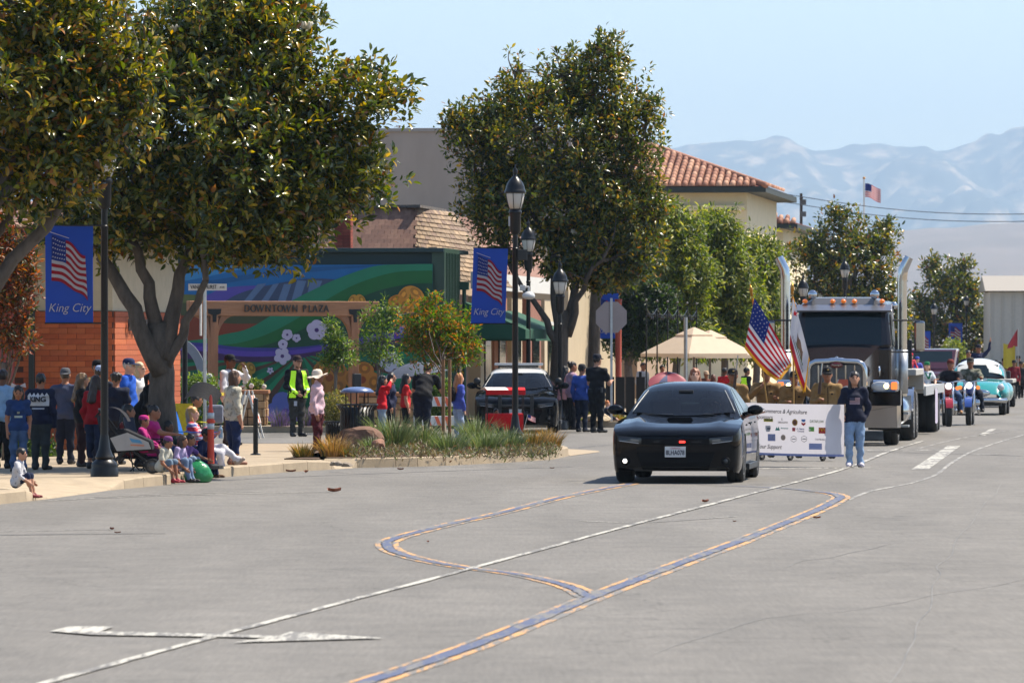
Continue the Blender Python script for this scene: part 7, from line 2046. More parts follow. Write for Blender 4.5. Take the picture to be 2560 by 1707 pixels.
for px, top, D, lab, rgb in ((2421, 875, 179.4, 'passenger in a navy top sitting high behind the teal car', (44, 48, 80)), (2446, 861, 179.7, 'passenger in a cap with a raised arm behind the teal car', (50, 54, 84))):
    sit(px, top, D, 10, 1.6, lab, base=0.0, shirt=rgb, pants=(40, 44, 60), sk=1, hair=(30, 24, 20), cap=(28, 32, 48) if px > 2430 else None, legs=('sit', 'sit'), arms=('knee', 'high' if px > 2430 else 'knee'), group='passengers behind the teal car')
GM = 'marchers at the far end of the parade'
for k, (px, top, D, rgb, lab) in enumerate(((2500, 905, 196, (120, 96, 70), 'leading far marcher in tan behind the teal car'), (2518, 914, 205, (60, 56, 50), 'far marcher in black and tan, second from the teal car'), (2535, 900, 199, (140, 40, 50), 'far marcher in dark red under the yellow flag'), (2552, 903, 203, (40, 40, 44), 'far marcher in black at the right edge'), (2509, 896, 215, (90, 70, 56), 'taller far marcher in brown behind the tan one'), (2527, 892, 222, (70, 66, 60), 'far marcher in grey between the two flags'), (2546, 889, 212, (150, 120, 60), 'far marcher in a yellow-brown jacket near the right edge'), (2490, 900, 219, (36, 40, 52), 'far marcher in navy nearest the white car roof'))):
    stp(px, top, D, 5, lab, z=0.0, shirt=rgb, pants=(34, 32, 34), sk=1, hair=(30, 24, 20), cap=(30, 30, 34), group=GM, legs=('step_f', 'step_b'), res=.04)
# ================================================================== street furniture
GLOBE = mat('frosted_lamp_glass', lin((222, 216, 206)), .35, trans=.0, spec=.4, emit=0.0)
BLUEB = tcloth('blue_banner_vinyl', (22, 84, 200), .3, .55)
BW, BRED, BNAVY = tcloth('flag_white', (236, 232, 234)), tcloth('flag_red', (200, 36, 54)), tcloth('flag_navy', (36, 60, 150), .35)
def wavy_flag(fn, name, parent, n=13, lift=.004, stars=True, back=False):
    """thirteen stripes, canton and stars as separate thin pieces; fn(s, t) -> point, s along the fly, t down the hoist"""
    nx = 22
    for k in range(n):
        m_ = MB(); s0 = .0
        m_.grid(lambda a, t, k=k: fn(a, (k + t) / n), nx, 1); m_.build('stripe', BRED if k % 2 == 0 else BW, parent, smooth=True)
    m_ = MB(); m_.grid(lambda a, t: Vector(fn(a * .42, t * 7 / n)) + Vector((0, -lift, 0)), 10, 6); m_.build('canton', BNAVY, parent, smooth=True)
    if stars:
        m_ = MB()
        for i in range(5):
            for j in range(6):
                c = Vector(fn(.42 * (j + .6 + .25 * (i % 2)) / 6.4, (i + .7) / 5.4 * 7 / n)) + Vector((0, -2 * lift, 0))
                r_ = min(.014, .42 * (Vector(fn(.42, 0)) - Vector(fn(0, 0))).length / 6.4)
                m_.add([c + Vector((math.sin(q * math.pi / 5) * (r_ if q % 2 == 0 else r_ * .45), 0, math.cos(q * math.pi / 5) * (r_ if q % 2 == 0 else r_ * .45))) for q in range(10)], [tuple(range(10))])
        o = m_.build('stars', BW, parent); o['kind'] = 'stuff'
def banner(px0, px1, py0, py1, D, label, detail=True, lamp_px=None, tiltx=0.0, far=False):
    a = at((px0 + px1) / 2, py1, D)
    E = empty('street_banner', a, SRZ * .6, label, 'banner', 'blue town banners on the lamp posts')
    w_, h_ = (px1 - px0) / FPX * D, (py1 - py0) / FPX * D
    sk_ = tiltx
    def pos(u, v, off=0.0): return Vector((w_ * (u - .5) + sk_ * (1 - v), .012 * math.sin(v * 5 + u * 2) + off, h_ * v))
    m_ = MB(); m_.grid(lambda u, v: pos(u, v), 6, 12); m_.grid(lambda u, v: pos(u, v, .006), 6, 12); m_.build('cloth', BLUEB, E, smooth=True)
    if lamp_px is not None:
        for v in (0.0, 1.0):
            dx = (lamp_px - (px0 + px1) / 2) / FPX * D
            MB().tube([Vector((-w_ / 2 * 1.03 + sk_ * (1 - v), .0, h_ * v)), Vector((dx, .0, h_ * v + .0))], .012, 6).build('banner_arm', BLACKMETAL, E)
    def fl(s_, t):
        # waving flag print: hoist upright at the left, fly sinking and rippling to the right
        x = .17 + .70 * s_ + .06 * t * s_ - .01 * t
        y = .905 - .47 * t * (1 - .12 * s_) - .20 * s_ ** 1.3 - (.035 * math.sin(s_ * 9 + t * 3) * s_ + .09 * max(0, s_ - .55) * t * 2)
        return pos(x - .03, y, -.012)
    if detail:
        wavy_flag(fl, 'flag_print', E, lift=.003)
        MB().tube([pos(.10, .935, -.012), pos(.50, .87, -.012)], .006, 6).build('flag_pole_print', BW, E)
        tx = text('King City', h_ * .125, BW, E, pos(.5, .155, -.012) , shear=.28, thick=.004, sx=.86 * w_ / .62 * (1.36 / h_) if w_ > .3 else 1, name='town_name', bold=-.001)
    else:
        for k in range(7):
            m_ = MB(); m_.grid(lambda a, t, k=k: Vector(fl(a, (k + t) / 7)), 8, 1); m_.build('stripe', BRED if k % 2 == 0 else BW, E)
        m_ = MB(); m_.grid(lambda a, t: Vector(fl(a * .42, t * .54)) + Vector((0, -.006, 0)), 4, 3); m_.build('canton', BNAVY, E)
        text('King City', h_ * .125, BW, E, pos(.5, .16, -.014), shear=.28, thick=.004, name='town_name', sx=.85)
    return E
def lamp(px, D, label, hg=4.28, base=.15, big=True, px_off=0.0):
    p = at(px, 850, D); p.z = base
    E = empty('street_lamp', p, 0, label, 'street lamp', 'black lantern street lamps')
    MB().lathe([(.20, 0), (.20, .10), (.185, .13), (.19, .16), (.18, .20), (.12, .25), (.135, .28), (.12, .31), (.085, .40), (.065, .55), (.058, .60)], 24).build('base', BLACKMETAL, E, smooth=False, angle=40)
    MB().lathe([(.055, .58), (.05, hg - .75), (.055, hg - .74), (.055, hg - .70), (.045, hg - .69), (.045, hg - .42)], 16).build('pole', BLACKMETAL, E, angle=40)
    MB().lathe([(.05, hg - .46), (.085, hg - .42), (.10, hg - .36), (.10, hg - .10), (.115, hg - .08), (.115, hg - .04), (.10, hg - .02), (.11, hg)], 20).build('lantern_neck', BLACKMETAL, E, angle=40)
    MB().lathe([(.105, hg), (.14, hg + .12), (.165, hg + .24), (.168, hg + .29)], 24).build('glass_globe', GLOBE, E, smooth=True)
    for k in range(6):
        a = math.pi / 3 * k + .3
        MB().tube([(math.cos(a) * r_ * 1.03, math.sin(a) * r_ * 1.03, hg + z) for r_, z in ((.105, 0), (.14, .12), (.165, .24), (.168, .29))], .006, 5).build('cage_rib', BLACKMETAL, E)
    MB().lathe([(.19, hg + .28), (.195, hg + .31), (.185, hg + .33), (.17, hg + .36), (.165, hg + .40), (.14, hg + .46), (.10, hg + .52), (.06, hg + .56), (.035, hg + .59), (.032, hg + .62), (.045, hg + .66), (.04, hg + .70), (.012, hg + .74), (.008, hg + .80)], 24).build('lantern_cap', BLACKMETAL, E, angle=50)
    return E
LP1 = lamp(261, 81.3, 'nearest lamp post carrying the left banner, wide fluted base', 4.28)
banner(113, 233, 564, 808, 81.2, 'nearest blue banner with a flag print, at the left', lamp_px=261)
LP2 = lamp(1288, 101.6, 'lamp post in the corner planter with a camera bracket', 4.29)
banner(1184, 1270, 620, 809, 101.5, 'blue flag banner on the lamp post in the corner planter', lamp_px=1288, tiltx=-.05)
lamp(1321, 136.0, 'lamp post just behind the planter lamp, by the police car', 4.06)
lamp(1400, 133.2, 'shorter lamp post in front of the tall magnolia trunk', 3.18, base=0.0)
lamp(1186, 152, 'small distant lantern seen below the first blue banner', 2.0) if False else None
banner(1492, 1546, 734, 846, 149, 'blue banner half hidden behind the stop sign', detail=False)
lamp(2112, 205, 'distant lamp post standing above the truck roof', 4.2)
lamp(2008, 196, 'distant lamp post beside the left exhaust stack', 3.45)
lamp(2416, 338, 'farthest lamp post beside the second far banner', 4.0)
lamp(2335, 300, 'far lamp post beside the first far banner', 3.3)
banner(2294, 2326, 828, 890, 298, 'lower of the two far blue banners', detail=False)
banner(2372, 2406, 808, 866, 336, 'upper of the two far blue banners', detail=False)
# camera and boxes on the planter lamp
lx = LP2.location
cb_ = empty('surveillance_camera', lx + Vector((0, 0, 0)), 0, 'white dome camera bracketed to the planter lamp post', 'camera')
MB().box((.13, -.02, 2.88), (.10, .07, .10)).build('bracket', paint((206, 206, 204)), cb_, bevel=.01)
MB().tube([(.17, -.02, 2.90), (.24, -.02, 2.90), (.24, -.02, 2.80)], .02, 8).build('arm', paint((206, 206, 204)), cb_)
MB().lathe([(.03, .06), (.10, .02), (.115, -.02), (.11, -.06), (.06, -.08), (.0, -.085)], 20, o=(.24, -.02, 2.76)).build('dome', paint((214, 214, 212), .3), cb_, smooth=True)
cbx = MB().box((0, 0, 0), (.17, .12, .19)).build('control_box', BLACKPLASTIC, loc=lx + Vector((.13, 0, 3.47)), bevel=.01); tag(cbx, 'black control box on the planter lamp post', 'box')
abx = MB().box((0, 0, 0), (.06, .08, .18)).build('antenna_box', paint((206, 204, 200)), loc=lx + Vector((-.09, 0, 4.07)), bevel=.01); tag(abx, 'small white box high on the planter lamp post', 'box')

# ---- stop sign seen from behind
p = at(1528, 850, 137.2); p.z = .15
SS = empty('stop_sign', p, R(4), 'stop sign seen from behind on a steel post', 'sign')
MB().prism([(.385 * math.cos(R(22.5 + 45 * k)) / math.cos(R(22.5)) * .97, -.04, 2.50 + .385 * math.sin(R(22.5 + 45 * k)) / math.cos(R(22.5)) * .97) for k in range(8)], (0, .006, 0)).build('octagon_plate', mat('bare_aluminium', lin((172, 156, 152)), .55, .2, var=.06, scale=3), SS)
MB().box((0, -.06, 1.48), (.055, .03, 2.96)).build('post', STEEL, SS)
# ---- street name sign
p = at(512, 850, 98); p.z = .15
NS = empty('street_name_sign', p, 0, 'white street name blade on a thin steel post beside the trunk', 'sign')
MB().tube([(0, 0, 0), (0, 0, 3.0)], .03, 10).build('post', STEEL, NS)
MB().box((.05, -.045, 2.86), (.66, .012, .115)).build('name_blade', paint((222, 218, 212), .5), NS)
text('VANDERHURST', .095, paint((30, 30, 32)), NS, (-.02, -.056, 2.86), thick=.003, sx=.68, name='street_name', bold=.001)
text('AVE', .05, paint((30, 30, 32)), NS, (.30, -.056, 2.855), thick=.003, name='street_suffix')
MB().box((-.02, .02, 3.02), (.012, .6, .11)).build('cross_blade', paint((222, 218, 212), .5), NS)
MB().box((-.07, .0, 2.30), (.02, .42, .55)).build('edge_on_plate', paint((200, 198, 194), .5), NS)
# black post and grey ring sculpture behind the trunk
o = MB().tube([(0, 0, 0), (0, 0, 2.5)], .055, 12).build('black_post', BLACKMETAL, loc=(at(462, 850, 112).x, 112, 0)); tag(o, 'plain black post just right of the big trunk', 'post')
p = at(440, 900, 128.5)
RG = MB(); n1 = 40
prof = [(-.10, -.06), (.10, -.06), (.10, .06), (-.10, .06)]
V_ = []
for k in range(n1):
    a = 2 * math.pi * k / n1
    for dr, dy in prof: V_.append(((.62 + dr) * math.cos(a), dy, (.95 + dr) * math.sin(a)))
RG.add(V_, [(k * 4 + j, k * 4 + (j + 1) % 4, ((k + 1) % n1) * 4 + (j + 1) % 4, ((k + 1) % n1) * 4 + j) for k in range(n1) for j in range(4)])
o = RG.build('ring_sculpture', mat('grey_concrete_ring', lin((150, 152, 160)), .8, var=.1), loc=(p.x, p.y, 1.1)); tag(o, 'grey ring shaped sculpture behind the big trunk', 'sculpture')
# ---- pergola
WOOD = mat('stained_timber', lin((176, 122, 84)), .7, var=.15, scale=5, bump=.3, bscale=20, stretch=(.15, 1, 1))
WOODV = mat('stained_timber_upright', lin((170, 116, 80)), .7, var=.15, scale=5, bump=.3, bscale=20, stretch=(1, 1, .15))
pl_, pr_ = at(532, 850, 129.6), at(884, 850, 131.2)
PG = empty('pergola', ((pl_.x + pr_.x) / 2, (pl_.y + pr_.y) / 2, .15), math.atan2(pr_.y - pl_.y, pr_.x - pl_.x), 'timber pergola beam with raised lettering in front of the mural', 'pergola')
hs = (pr_ - pl_).length / 2; hs = math.hypot(pr_.x - pl_.x, pr_.y - pl_.y) / 2
zb, zt = 2.50, 2.84
m_ = MB(); m_.prism([(-hs - .62, -.09, zb + .12), (-hs - .5, -.09, zb), (hs + .45, -.09, zb), (hs + .62, -.09, zb + .2), (hs + .62, -.09, zt), (-hs - .62, -.09, zt)], (0, .18, 0)); m_.build('beam', WOOD, PG, bevel=.012)
for s_ in (-1, 1):
    MB().box((s_ * hs, 0, zb / 2), (.19, .19, zb)).build('post', WOODV, PG, bevel=.012)
    for t_ in (-1, 1):
        m_ = MB()
        arc = [(s_ * hs + t_ * (.09 + .42 * (1 - math.cos(a))), zb - .62 + .62 * math.sin(a)) for a in np.linspace(0, math.pi / 2, 8)]
        outer = [(x + t_ * .0, z) for x, z in arc]; inn = [(s_ * hs + t_ * .09 + (x - s_ * hs - t_ * .09) * .6, min(z + .16, zb)) for x, z in arc]
        V_ = [(x, y, z) for y in (-.06, .06) for x, z in outer] + [(x, y, z) for y in (-.06, .06) for x, z in inn]
        n8 = 8
        m_.add(V_, [(j, j + 1, 2 * n8 + j + 1, 2 * n8 + j) for j in range(7)] + [(n8 + j, 3 * n8 + j, 3 * n8 + j + 1, n8 + j + 1) for j in range(7)] + [(j, n8 + j, n8 + j + 1, j + 1) for j in range(7)] + [(2 * n8 + j, 2 * n8 + j + 1, 3 * n8 + j + 1, 3 * n8 + j) for j in range(7)])
        m_.build('brace', WOODV, PG)
    m_ = MB(); m_.prism([(s_ * hs - .17, -.105, zb + .16), (s_ * hs + .17, -.105, zb + .16), (s_ * hs + .15, -.105, zb + .05), (s_ * hs + .05, -.105, zb + .02), (s_ * hs + .04, -.105, zb - .14), (s_ * hs - .04, -.105, zb - .14), (s_ * hs - .05, -.105, zb + .02), (s_ * hs - .15, -.105, zb + .05)], (0, .012, 0)); m_.build('bracket', BLACKMETAL, PG)
    m_ = MB(); m_.box((s_ * hs, -.0, .12), (.30, .3, .34)); m_.build('post_shoe', BLACKMETAL, PG, bevel=.02)
x = -hs + .80
LETM = mat('dark_bronze_letters', (.022, .02, .018), .4)
for ch, wd in zip('DOWNTOWN PLAZA', (1, 1.05, 1.3, 1, .95, 1.05, 1.3, 1, .55, .9, .8, .95, .85, .95)):
    if ch != ' ': text(ch, .235, LETM, PG, (x, -.125, zb + .165), thick=.03, bold=.002, name='letter', sx=.8)
    x += wd * .157
MB().box((hs + .02, -.13, 1.0), (.2, .1, .36)).build('outlet_box', BLACKPLASTIC, PG, bevel=.02)
# ---- stone planter and low stone wall on the plaza
STN = [mat('sandstone_%d' % i, lin(c), .9, var=.18, scale=7, bump=.6, bscale=18) for i, c in enumerate([(186, 152, 112), (170, 134, 96), (198, 166, 126), (158, 124, 92)])]
def stonewall(px0, px1, D, z0, h_, label, cap=True):
    a, b_ = at(px0, 850, D), at(px1, 850, D + .0)
    E = empty('stone_planter', (a.x, a.y, z0), 0, label, 'planter')
    L = b_.x - a.x; rng_ = random.Random(int(px0))
    MB().box((L / 2, .45, h_ / 2), (L - .06, .78, h_ - .04)).build('core', MORTAR, E)
    z = 0.0
    while z < h_ - .02:
        rh = min(rng_.uniform(.13, .2), h_ - z); x = 0
        while x < L - .03:
            w_ = min(rng_.uniform(.18, .42), L - x)
            MB().box((x + w_ / 2, .04 + rng_.uniform(-.02, .015), z + rh / 2), (w_ - .014, .16, rh - .014)).build('stone', rng_.choice(STN), E, bevel=.012)
            x += w_
        y = .12
        while y < .8:
            w_ = rng_.uniform(.2, .35); MB().box((L - .05 + rng_.uniform(-.01, .02), y + w_ / 2, z + rh / 2), (.14, w_ - .014, rh - .014)).build('stone', rng_.choice(STN), E, bevel=.012); y += w_
        z += rh
    if cap: MB().box((L / 2, .42, h_ + .04), (L + .14, .98, .085)).build('cap_stone', mat('cap_sandstone', lin((176, 120, 84)), .85, var=.12, scale=4), E, bevel=.015)
    return E
stonewall(560, 664, 130.6, .15, .72, 'stone planter with a brick-red cap behind the woman in cream')
stonewall(868, 1118, 131.6, .15, .66, 'low stone wall behind the youngsters and the black bin')
# ---- litter bins
def slatbin(px, D, r_, h_, label, lid=True):
    p = at(px, 850, D); p.z = .15
    E = empty('litter_bin', p, 0, label, 'bin')
    MB().lathe([(r_ * .9, .02), (r_ * .9, h_ * .94)], 24).build('liner', BLACKPLASTIC, E, smooth=True)
    n1 = 26
    for k in range(n1):
        a = 2 * math.pi * k / n1
        MB().tube([(math.cos(a) * r_, math.sin(a) * r_, .05), (math.cos(a) * r_, math.sin(a) * r_, h_ * .86), (math.cos(a) * r_ * 1.24, math.sin(a) * r_ * 1.24, h_)], .016, 5).build('slat', BLACKMETAL, E)
    MB().tube([(math.cos(a) * r_ * 1.24, math.sin(a) * r_ * 1.24, h_) for a in np.linspace(0, 6.2832, 29)[:-1]], .018, 6, closed=True).build('top_ring', BLACKMETAL, E)
    MB().tube([(math.cos(a) * r_, math.sin(a) * r_, .06) for a in np.linspace(0, 6.2832, 29)[:-1]], .02, 6, closed=True).build('bottom_ring', BLACKMETAL, E)
    if lid:
        for k in range(5):
            a = 2 * math.pi * k / 5 + .4
            MB().tube([(math.cos(a) * r_ * .72, math.sin(a) * r_ * .72, h_ - .08), (math.cos(a) * r_ * .72, math.sin(a) * r_ * .72, h_ + .24)], .012, 6).build('lid_post', BLACKMETAL, E)
        MB().lathe([(r_ * 1.02, h_ + .22), (r_ * 1.03, h_ + .245), (r_ * .8, h_ + .30), (r_ * .4, h_ + .325), (0, h_ + .33)], 24).build('lid', mat('blue_grey_lid', lin((96, 116, 160)), .3), E, smooth=True)
    return E
slatbin(893, 104.8, .30, .76, 'black slatted litter bin with a domed lid by the boulder')
slatbin(842, 106.4, .20, .42, 'smaller open black bin left of the lidded bin', lid=False)
# ---- boulders and cobbles
def rock(px, py, rx, ry, rz_, label, rgb, seed, z=.16, name='boulder', cat='boulder', group=None):
    rng_ = np.random.default_rng(seed); bm = bmesh.new(); bmesh.ops.create_icosphere(bm, subdivisions=3, radius=1)
    pl = [(Vector(rdir(1, rng_)[0]), rng_.uniform(.62, .9)) for _ in range(16)]
    for v in bm.verts:
        for n_, d in pl:
            k = v.co.dot(n_)
            if k > d: v.co -= n_ * (k - d)
        v.co += Vector(rng_.normal(size=3)) * .012
        v.co = Vector((v.co.x * rx, v.co.y * ry, max(v.co.z, -.45) * rz_))
    me = bpy.data.meshes.new(name); bm.to_mesh(me); bm.free()
    me.materials.append(mat('rock_%d_%d_%d' % rgb, lin(rgb), .9, var=.25, scale=5, bump=.8, bscale=14))
    o = link(name, me, None, gnd(px, py, z) + Vector((0, 0, rz_ * .4)), (0, 0, seed)); tag(o, label, cat, group); return o
rock(893, 1126, .50, .36, .34, 'large brown boulder in front of the lidded bin', (126, 92, 72), 3)
rock(947, 1130, .17, .15, .18, 'small reddish boulder at the right foot of the large one', (150, 108, 86), 5)
for k, (px, py, lab) in enumerate(((836, 1163, 'leftmost rounded cobble in the kerb gap'), (849, 1164, 'middle rounded cobble in the kerb gap'), (867, 1166, 'largest rounded cobble in the kerb gap'))):
    rock(px, py, .08 + .02 * (k == 2), .08, .06, lab, (164, 150, 134), 11 + k, z=.10, name='cobble', cat='stone', group='cobbles in the kerb gap')
rock(1497, 1052, .36, .3, .14, 'pale flat boulder at the far planter edge', (206, 184, 150), 21)
# ---- bollard and barricades
p = gnd(639, 1137, .15)
BO = empty('bollard', p, 0, 'thin black bollard on the pavement beside the crossed legs', 'bollard')
MB().tube([(0, 0, 0), (0, 0, .95)], .042, 14).build('post', BLACKMETAL, BO, smooth=False, angle=40)
MB().ell((0, 0, .95), (.042, .042, .02), 12, 6).build('cap', BLACKMETAL, BO, smooth=True)
MB().lathe([(.09, 0), (.09, .015), (.05, .03)], 16).build('foot_plate', BLACKMETAL, BO)
def barricade(px, D, rz, label, wd=.6, z=0.0):
    p = at(px, 850, D); p.z = z
    E = empty('barricade', p, rz, label, 'barricade')
    WB, OR = paint((226, 222, 214)), mat('orange_reflective', lin((236, 104, 52)), .4)
    for s_ in (-1, 1):
        for t_ in (-1, 1): MB().bar((t_ * wd * .46, s_ * .28, 0), (t_ * wd * .46, s_ * .03, 1.02), .035, .03).build('leg', WB, E)
        for z0 in (.82, .42):
            M = Matrix.Rotation(-s_ * -.24, 3, 'X')
            c = Vector((0, s_ * (.03 + .25 * (1 - z0 / 1.02)) + s_ * .02, z0))
            bo_ = MB().box(c, (wd, .018, .2), M=M).build('board', WB, E)
            n1 = max(2, int(wd / .18))
            for k in range(n1):
                x0 = -wd / 2 + wd * (k + .25) / n1
                pts = [Vector((x0 + dx, s_ * .0115, dz)) for dx, dz in ((0, -.098), (wd * .38 / n1, -.098), (wd * .38 / n1 - .07, .098), (-.07, .098))]
                pts = [M @ Vector((max(-wd / 2, min(wd / 2, q.x)), q.y, q.z)) + c for q in pts]
                MB().poly(pts).build('orange_stripe', OR, bo_)
    return E
barricade(622, 122, R(80), 'narrow orange-striped barricade seen edge-on by the bollard', .4)
barricade(1098, 118.5, R(6), 'orange-striped barricade behind the young tree stakes', 1.0)
# ---- orange delineator
p = at(527, 850, 86.2); p.z = .15
DL = empty('delineator_post', p, 0, 'orange traffic delineator with two silver bands among the kerb sitters', 'traffic post')
ORG = mat('traffic_orange', lin((244, 76, 40)), .5)
MB().lathe([(.055, 0), (.05, .55), (.047, .83), (.035, .90), (.028, .92), (.022, 1.08), (.008, 1.12)], 16).build('tube', ORG, DL, smooth=False, angle=50)
for z0 in (.60, .76): MB().lathe([(.0535, z0), (.0525, z0 + .09)], 16).build('reflective_band', mat('silver_band', (.5, .52, .52), .35), DL, smooth=True)
MB().lathe([(.065, .70), (.067, .72), (.065, .74)], 16).build('collar', ORG, DL)
MB().lathe([(.2, 0), (.19, .05), (.06, .08)], 8).build('rubber_base', RUBBER, DL)
# ---- camp chairs, stroller, bag
BLUEC = cloth((40, 112, 206))
def campchair(px, D, rz, mt, label, seat=.34, s_=1.0):
    p = at(px, 850, D); p.z = .15
    E = empty('camp_chair', p, rz, label, 'chair', 'folding camp chairs')
    w_ = .27 * s_
    MB().grid(lambda a, t: (-w_ + 2 * w_ * a, -.26 + .5 * t, seat - .05 * math.sin(math.pi * a) + .02), 8, 4).build('seat', mt, E, smooth=True)
    MB().grid(lambda a, t: (-w_ + 2 * w_ * a, .24 + .16 * t + .04 * math.sin(math.pi * a), seat + .02 + .52 * t), 8, 6).build('backrest', mt, E, smooth=True)
    for q in (-1, 1):
        MB().bar((q * (w_ + .03), -.25, seat + .22), (q * (w_ + .03), .26, seat + .24), .07, .015).build('armrest', mt, E)
        MB().tube([(q * w_, -.26, 0), (q * w_, .2, seat + .2)], .01, 6).build('leg', BLACKMETAL, E)
        MB().tube([(q * w_, .28, 0), (q * w_, -.24, seat + .22)], .01, 6).build('leg', BLACKMETAL, E)
        MB().tube([(q * w_, .22, .0), (q * w_, .40, seat + .54)], .01, 6).build('leg', BLACKMETAL, E)
    return E
campchair(497, 88.0, R(82), BLUEC, 'blue folding camp chair under the blond woman', .30)
campchair(318, 85.5, R(80), cloth((40, 40, 48)), 'dark folding chair under the woman in the red blouse', .28)
campchair(383, 84.8, R(75), cloth((34, 40, 60)), 'navy folding chair under the girl in magenta', .26, .9)
campchair(470, 93, R(160), cloth((196, 190, 60)), 'empty yellow-green camp chair behind the blond woman', .38)
p = at(330, 850, 83.3); p.z = .15
SR = empty('stroller', p, R(88), 'grey and black stroller with printed side panel beside the lamp post', 'stroller')
# local: -y forward (the handle at the back)
m_ = MB(); m_.prism([(-.2, -.32, .34), (-.2, .22, .30), (-.2, .36, .62), (-.2, .10, .66), (-.2, -.30, .48)], (.4, 0, 0)); m_.build('seat_shell', cloth((34, 34, 38)), SR, bevel=.03)
for s_ in (-1, 1):
    m_ = MB(); m_.prism([(s_ * .206, -.30, .36), (s_ * .206, .20, .33), (s_ * .206, .30, .52), (s_ * .206, .05, .60), (s_ * .206, -.26, .46)], (s_ * .01, 0, 0)); so = m_.build('side_panel', paint((176, 174, 172), .6), SR)
    MB().poly([(s_ * .219, -.18, .44), (s_ * .219, -.02, .46), (s_ * .219, .02, .52), (s_ * .219, -.14, .49)]).build('panel_print', paint((80, 150, 196)), so)
    MB().poly([(s_ * .219, -.20, .40), (s_ * .219, .0, .41), (s_ * .219, .0, .43), (s_ * .219, -.20, .42)]).build('panel_print', paint((214, 130, 90)), so)
    MB().tube([(s_ * .2, -.30, .12), (s_ * .2, .12, .46), (s_ * .2, .46, .92)], .014, 8).build('frame_tube', BLACKMETAL, SR)
    MB().tube([(s_ * .2, .32, .12), (s_ * .2, .0, .42)], .014, 8).build('frame_tube', BLACKMETAL, SR)
    for y in (-.32, .34): wheel(SR, (s_ * .22, y, .11), .11, .04, RIM, s_, spokes=5)
MB().tube([(-.2, .46, .92), (0, .48, .94), (.2, .46, .92)], .016, 8).build('handle', BLACKPLASTIC, SR)
m_ = MB(); m_.grid(lambda a, t: (-.22 + .44 * t, .30 - .38 * math.cos(R(30 + 110 * a)) * .8, .55 + .42 * math.sin(R(30 + 110 * a))), 10, 4); m_.build('canopy', cloth((40, 38, 42)), SR, smooth=True)
bgm = MB(); nn = 20
V_ = []
for z, r_ in ((0, .14), (.02, .19), (.1, .215), (.2, .19), (.26, .14), (.30, .08), (.325, .035), (.345, .05)):
    for j in range(nn):
        a = 2 * math.pi * j / nn; rr = r_ * (1 + .07 * math.sin(5 * a + z * 20) + .04 * math.sin(9 * a))
        V_.append((rr * math.cos(a), rr * .8 * math.sin(a), z))
bgm.add(V_, [(i * nn + j, i * nn + (j + 1) % nn, (i + 1) * nn + (j + 1) % nn, (i + 1) * nn + j) for i in range(7) for j in range(nn)] + [tuple(range(nn - 1, -1, -1))])
o = bgm.build('plastic_bag', mat('green_plastic_film', lin((44, 142, 84)), .22, var=.2, scale=8, bump=.5, bscale=12), loc=gnd(495, 1206), smooth=True); tag(o, 'shiny green plastic bag standing in the gutter', 'bag')
# black stroller hood and grey bag behind the blond woman
m_ = MB(); m_.grid(lambda a, t: (-.2 + .4 * t, -.30 * math.cos(R(10 + 120 * a)), .30 * math.sin(R(10 + 120 * a))), 10, 4); o = m_.build('pram_hood', cloth((30, 30, 34)), loc=at(505, 1010, 92.5), rot=(0, R(-35), R(70)), smooth=True)
tag(o, 'black pram hood sticking up behind the blond woman', 'pram hood')
b3 = MB().box((0, 0, 0), (.26, .16, .3)).build('tote_bag', cloth((130, 134, 150)), loc=at(538, 1035, 91.5), bevel=.04); tag(b3, 'grey tote bag hanging beside the delineator', 'bag')
tp = MB().bar(at(475, 985, 94.5), at(560, 985, 96), .004, .05).build('barrier_tape', mat('yellow_tape', lin((222, 196, 50)), .5)); tag(tp, 'yellow barrier tape strung behind the big trunk', 'tape')
wb = MB().lathe([(.03, 0), (.034, .02), (.034, .14), (.015, .17), (.015, .2)], 14).build('water_bottle', mat('clear_bottle', lin((150, 176, 200)), .15), loc=world(v_, v_['wrists'][1] + Vector((0, -.08, -.05)))); tag(wb, 'water bottle in the hand of the blond woman', 'bottle')
# ---- red wagon with canopy
p = at(1262, 850, 109.5); p.z = .15
WG = empty('folding_wagon', p, R(4), 'red folding wagon with a red and white canopy behind the planter grass', 'wagon')
REDC = cloth((214, 30, 36))
m_ = MB(); m_.box((0, 0, .36), (.72, .42, .36)); m_.build('fabric_body', REDC, WG, bevel=.02)
m_ = MB(); m_.grid(lambda a, t: (-.38 + .76 * a, -.26 + .52 * t, .98 + .06 * math.sin(math.pi * t)), 8, 6); m_.build('canopy', REDC, WG, smooth=True)
m_ = MB(); m_.grid(lambda a, t: (-.36 + .42 * a - .1 * t, -.265 + .5 * t, .986 + .06 * math.sin(math.pi * t)), 6, 6); m_.build('canopy_panel', paint((226, 218, 212), .8), WG)
m_ = MB(); m_.grid(lambda a, t: (-.38 + .76 * a, -.27, .90 + .09 * t), 4, 1); m_.build('canopy_valance', REDC, WG)
for sx in (-.35, .35):
    for sy in (-.2, .2): MB().tube([(sx, sy, .15), (sx, sy, 1.0)], .012, 6).build('canopy_pole', BLACKMETAL, WG)
for sx in (-.3, .3):
    for sy in (-1, 1): wheel(WG, (sx, sy * .22, .1), .1, .05, RIM, 1, spokes=5)
sit(1240, 1022, 109.4, 20, .8, 'small child with a painted face riding in the red wagon', shirt=(40, 30, 34), pants=(40, 40, 50), hair=(20, 16, 15), sk=1, legs=('sit', 'sit'), arms=('knee', 'knee'), base=.35)
hf = empty('hand_flag', at(1309, 1075, 108.6), R(-10), 'small American flag leaning beside the red wagon', 'flag')
MB().tube([(0, 0, 0), (.08, 0, .3)], .005, 6).build('stick', WHITE, hf)
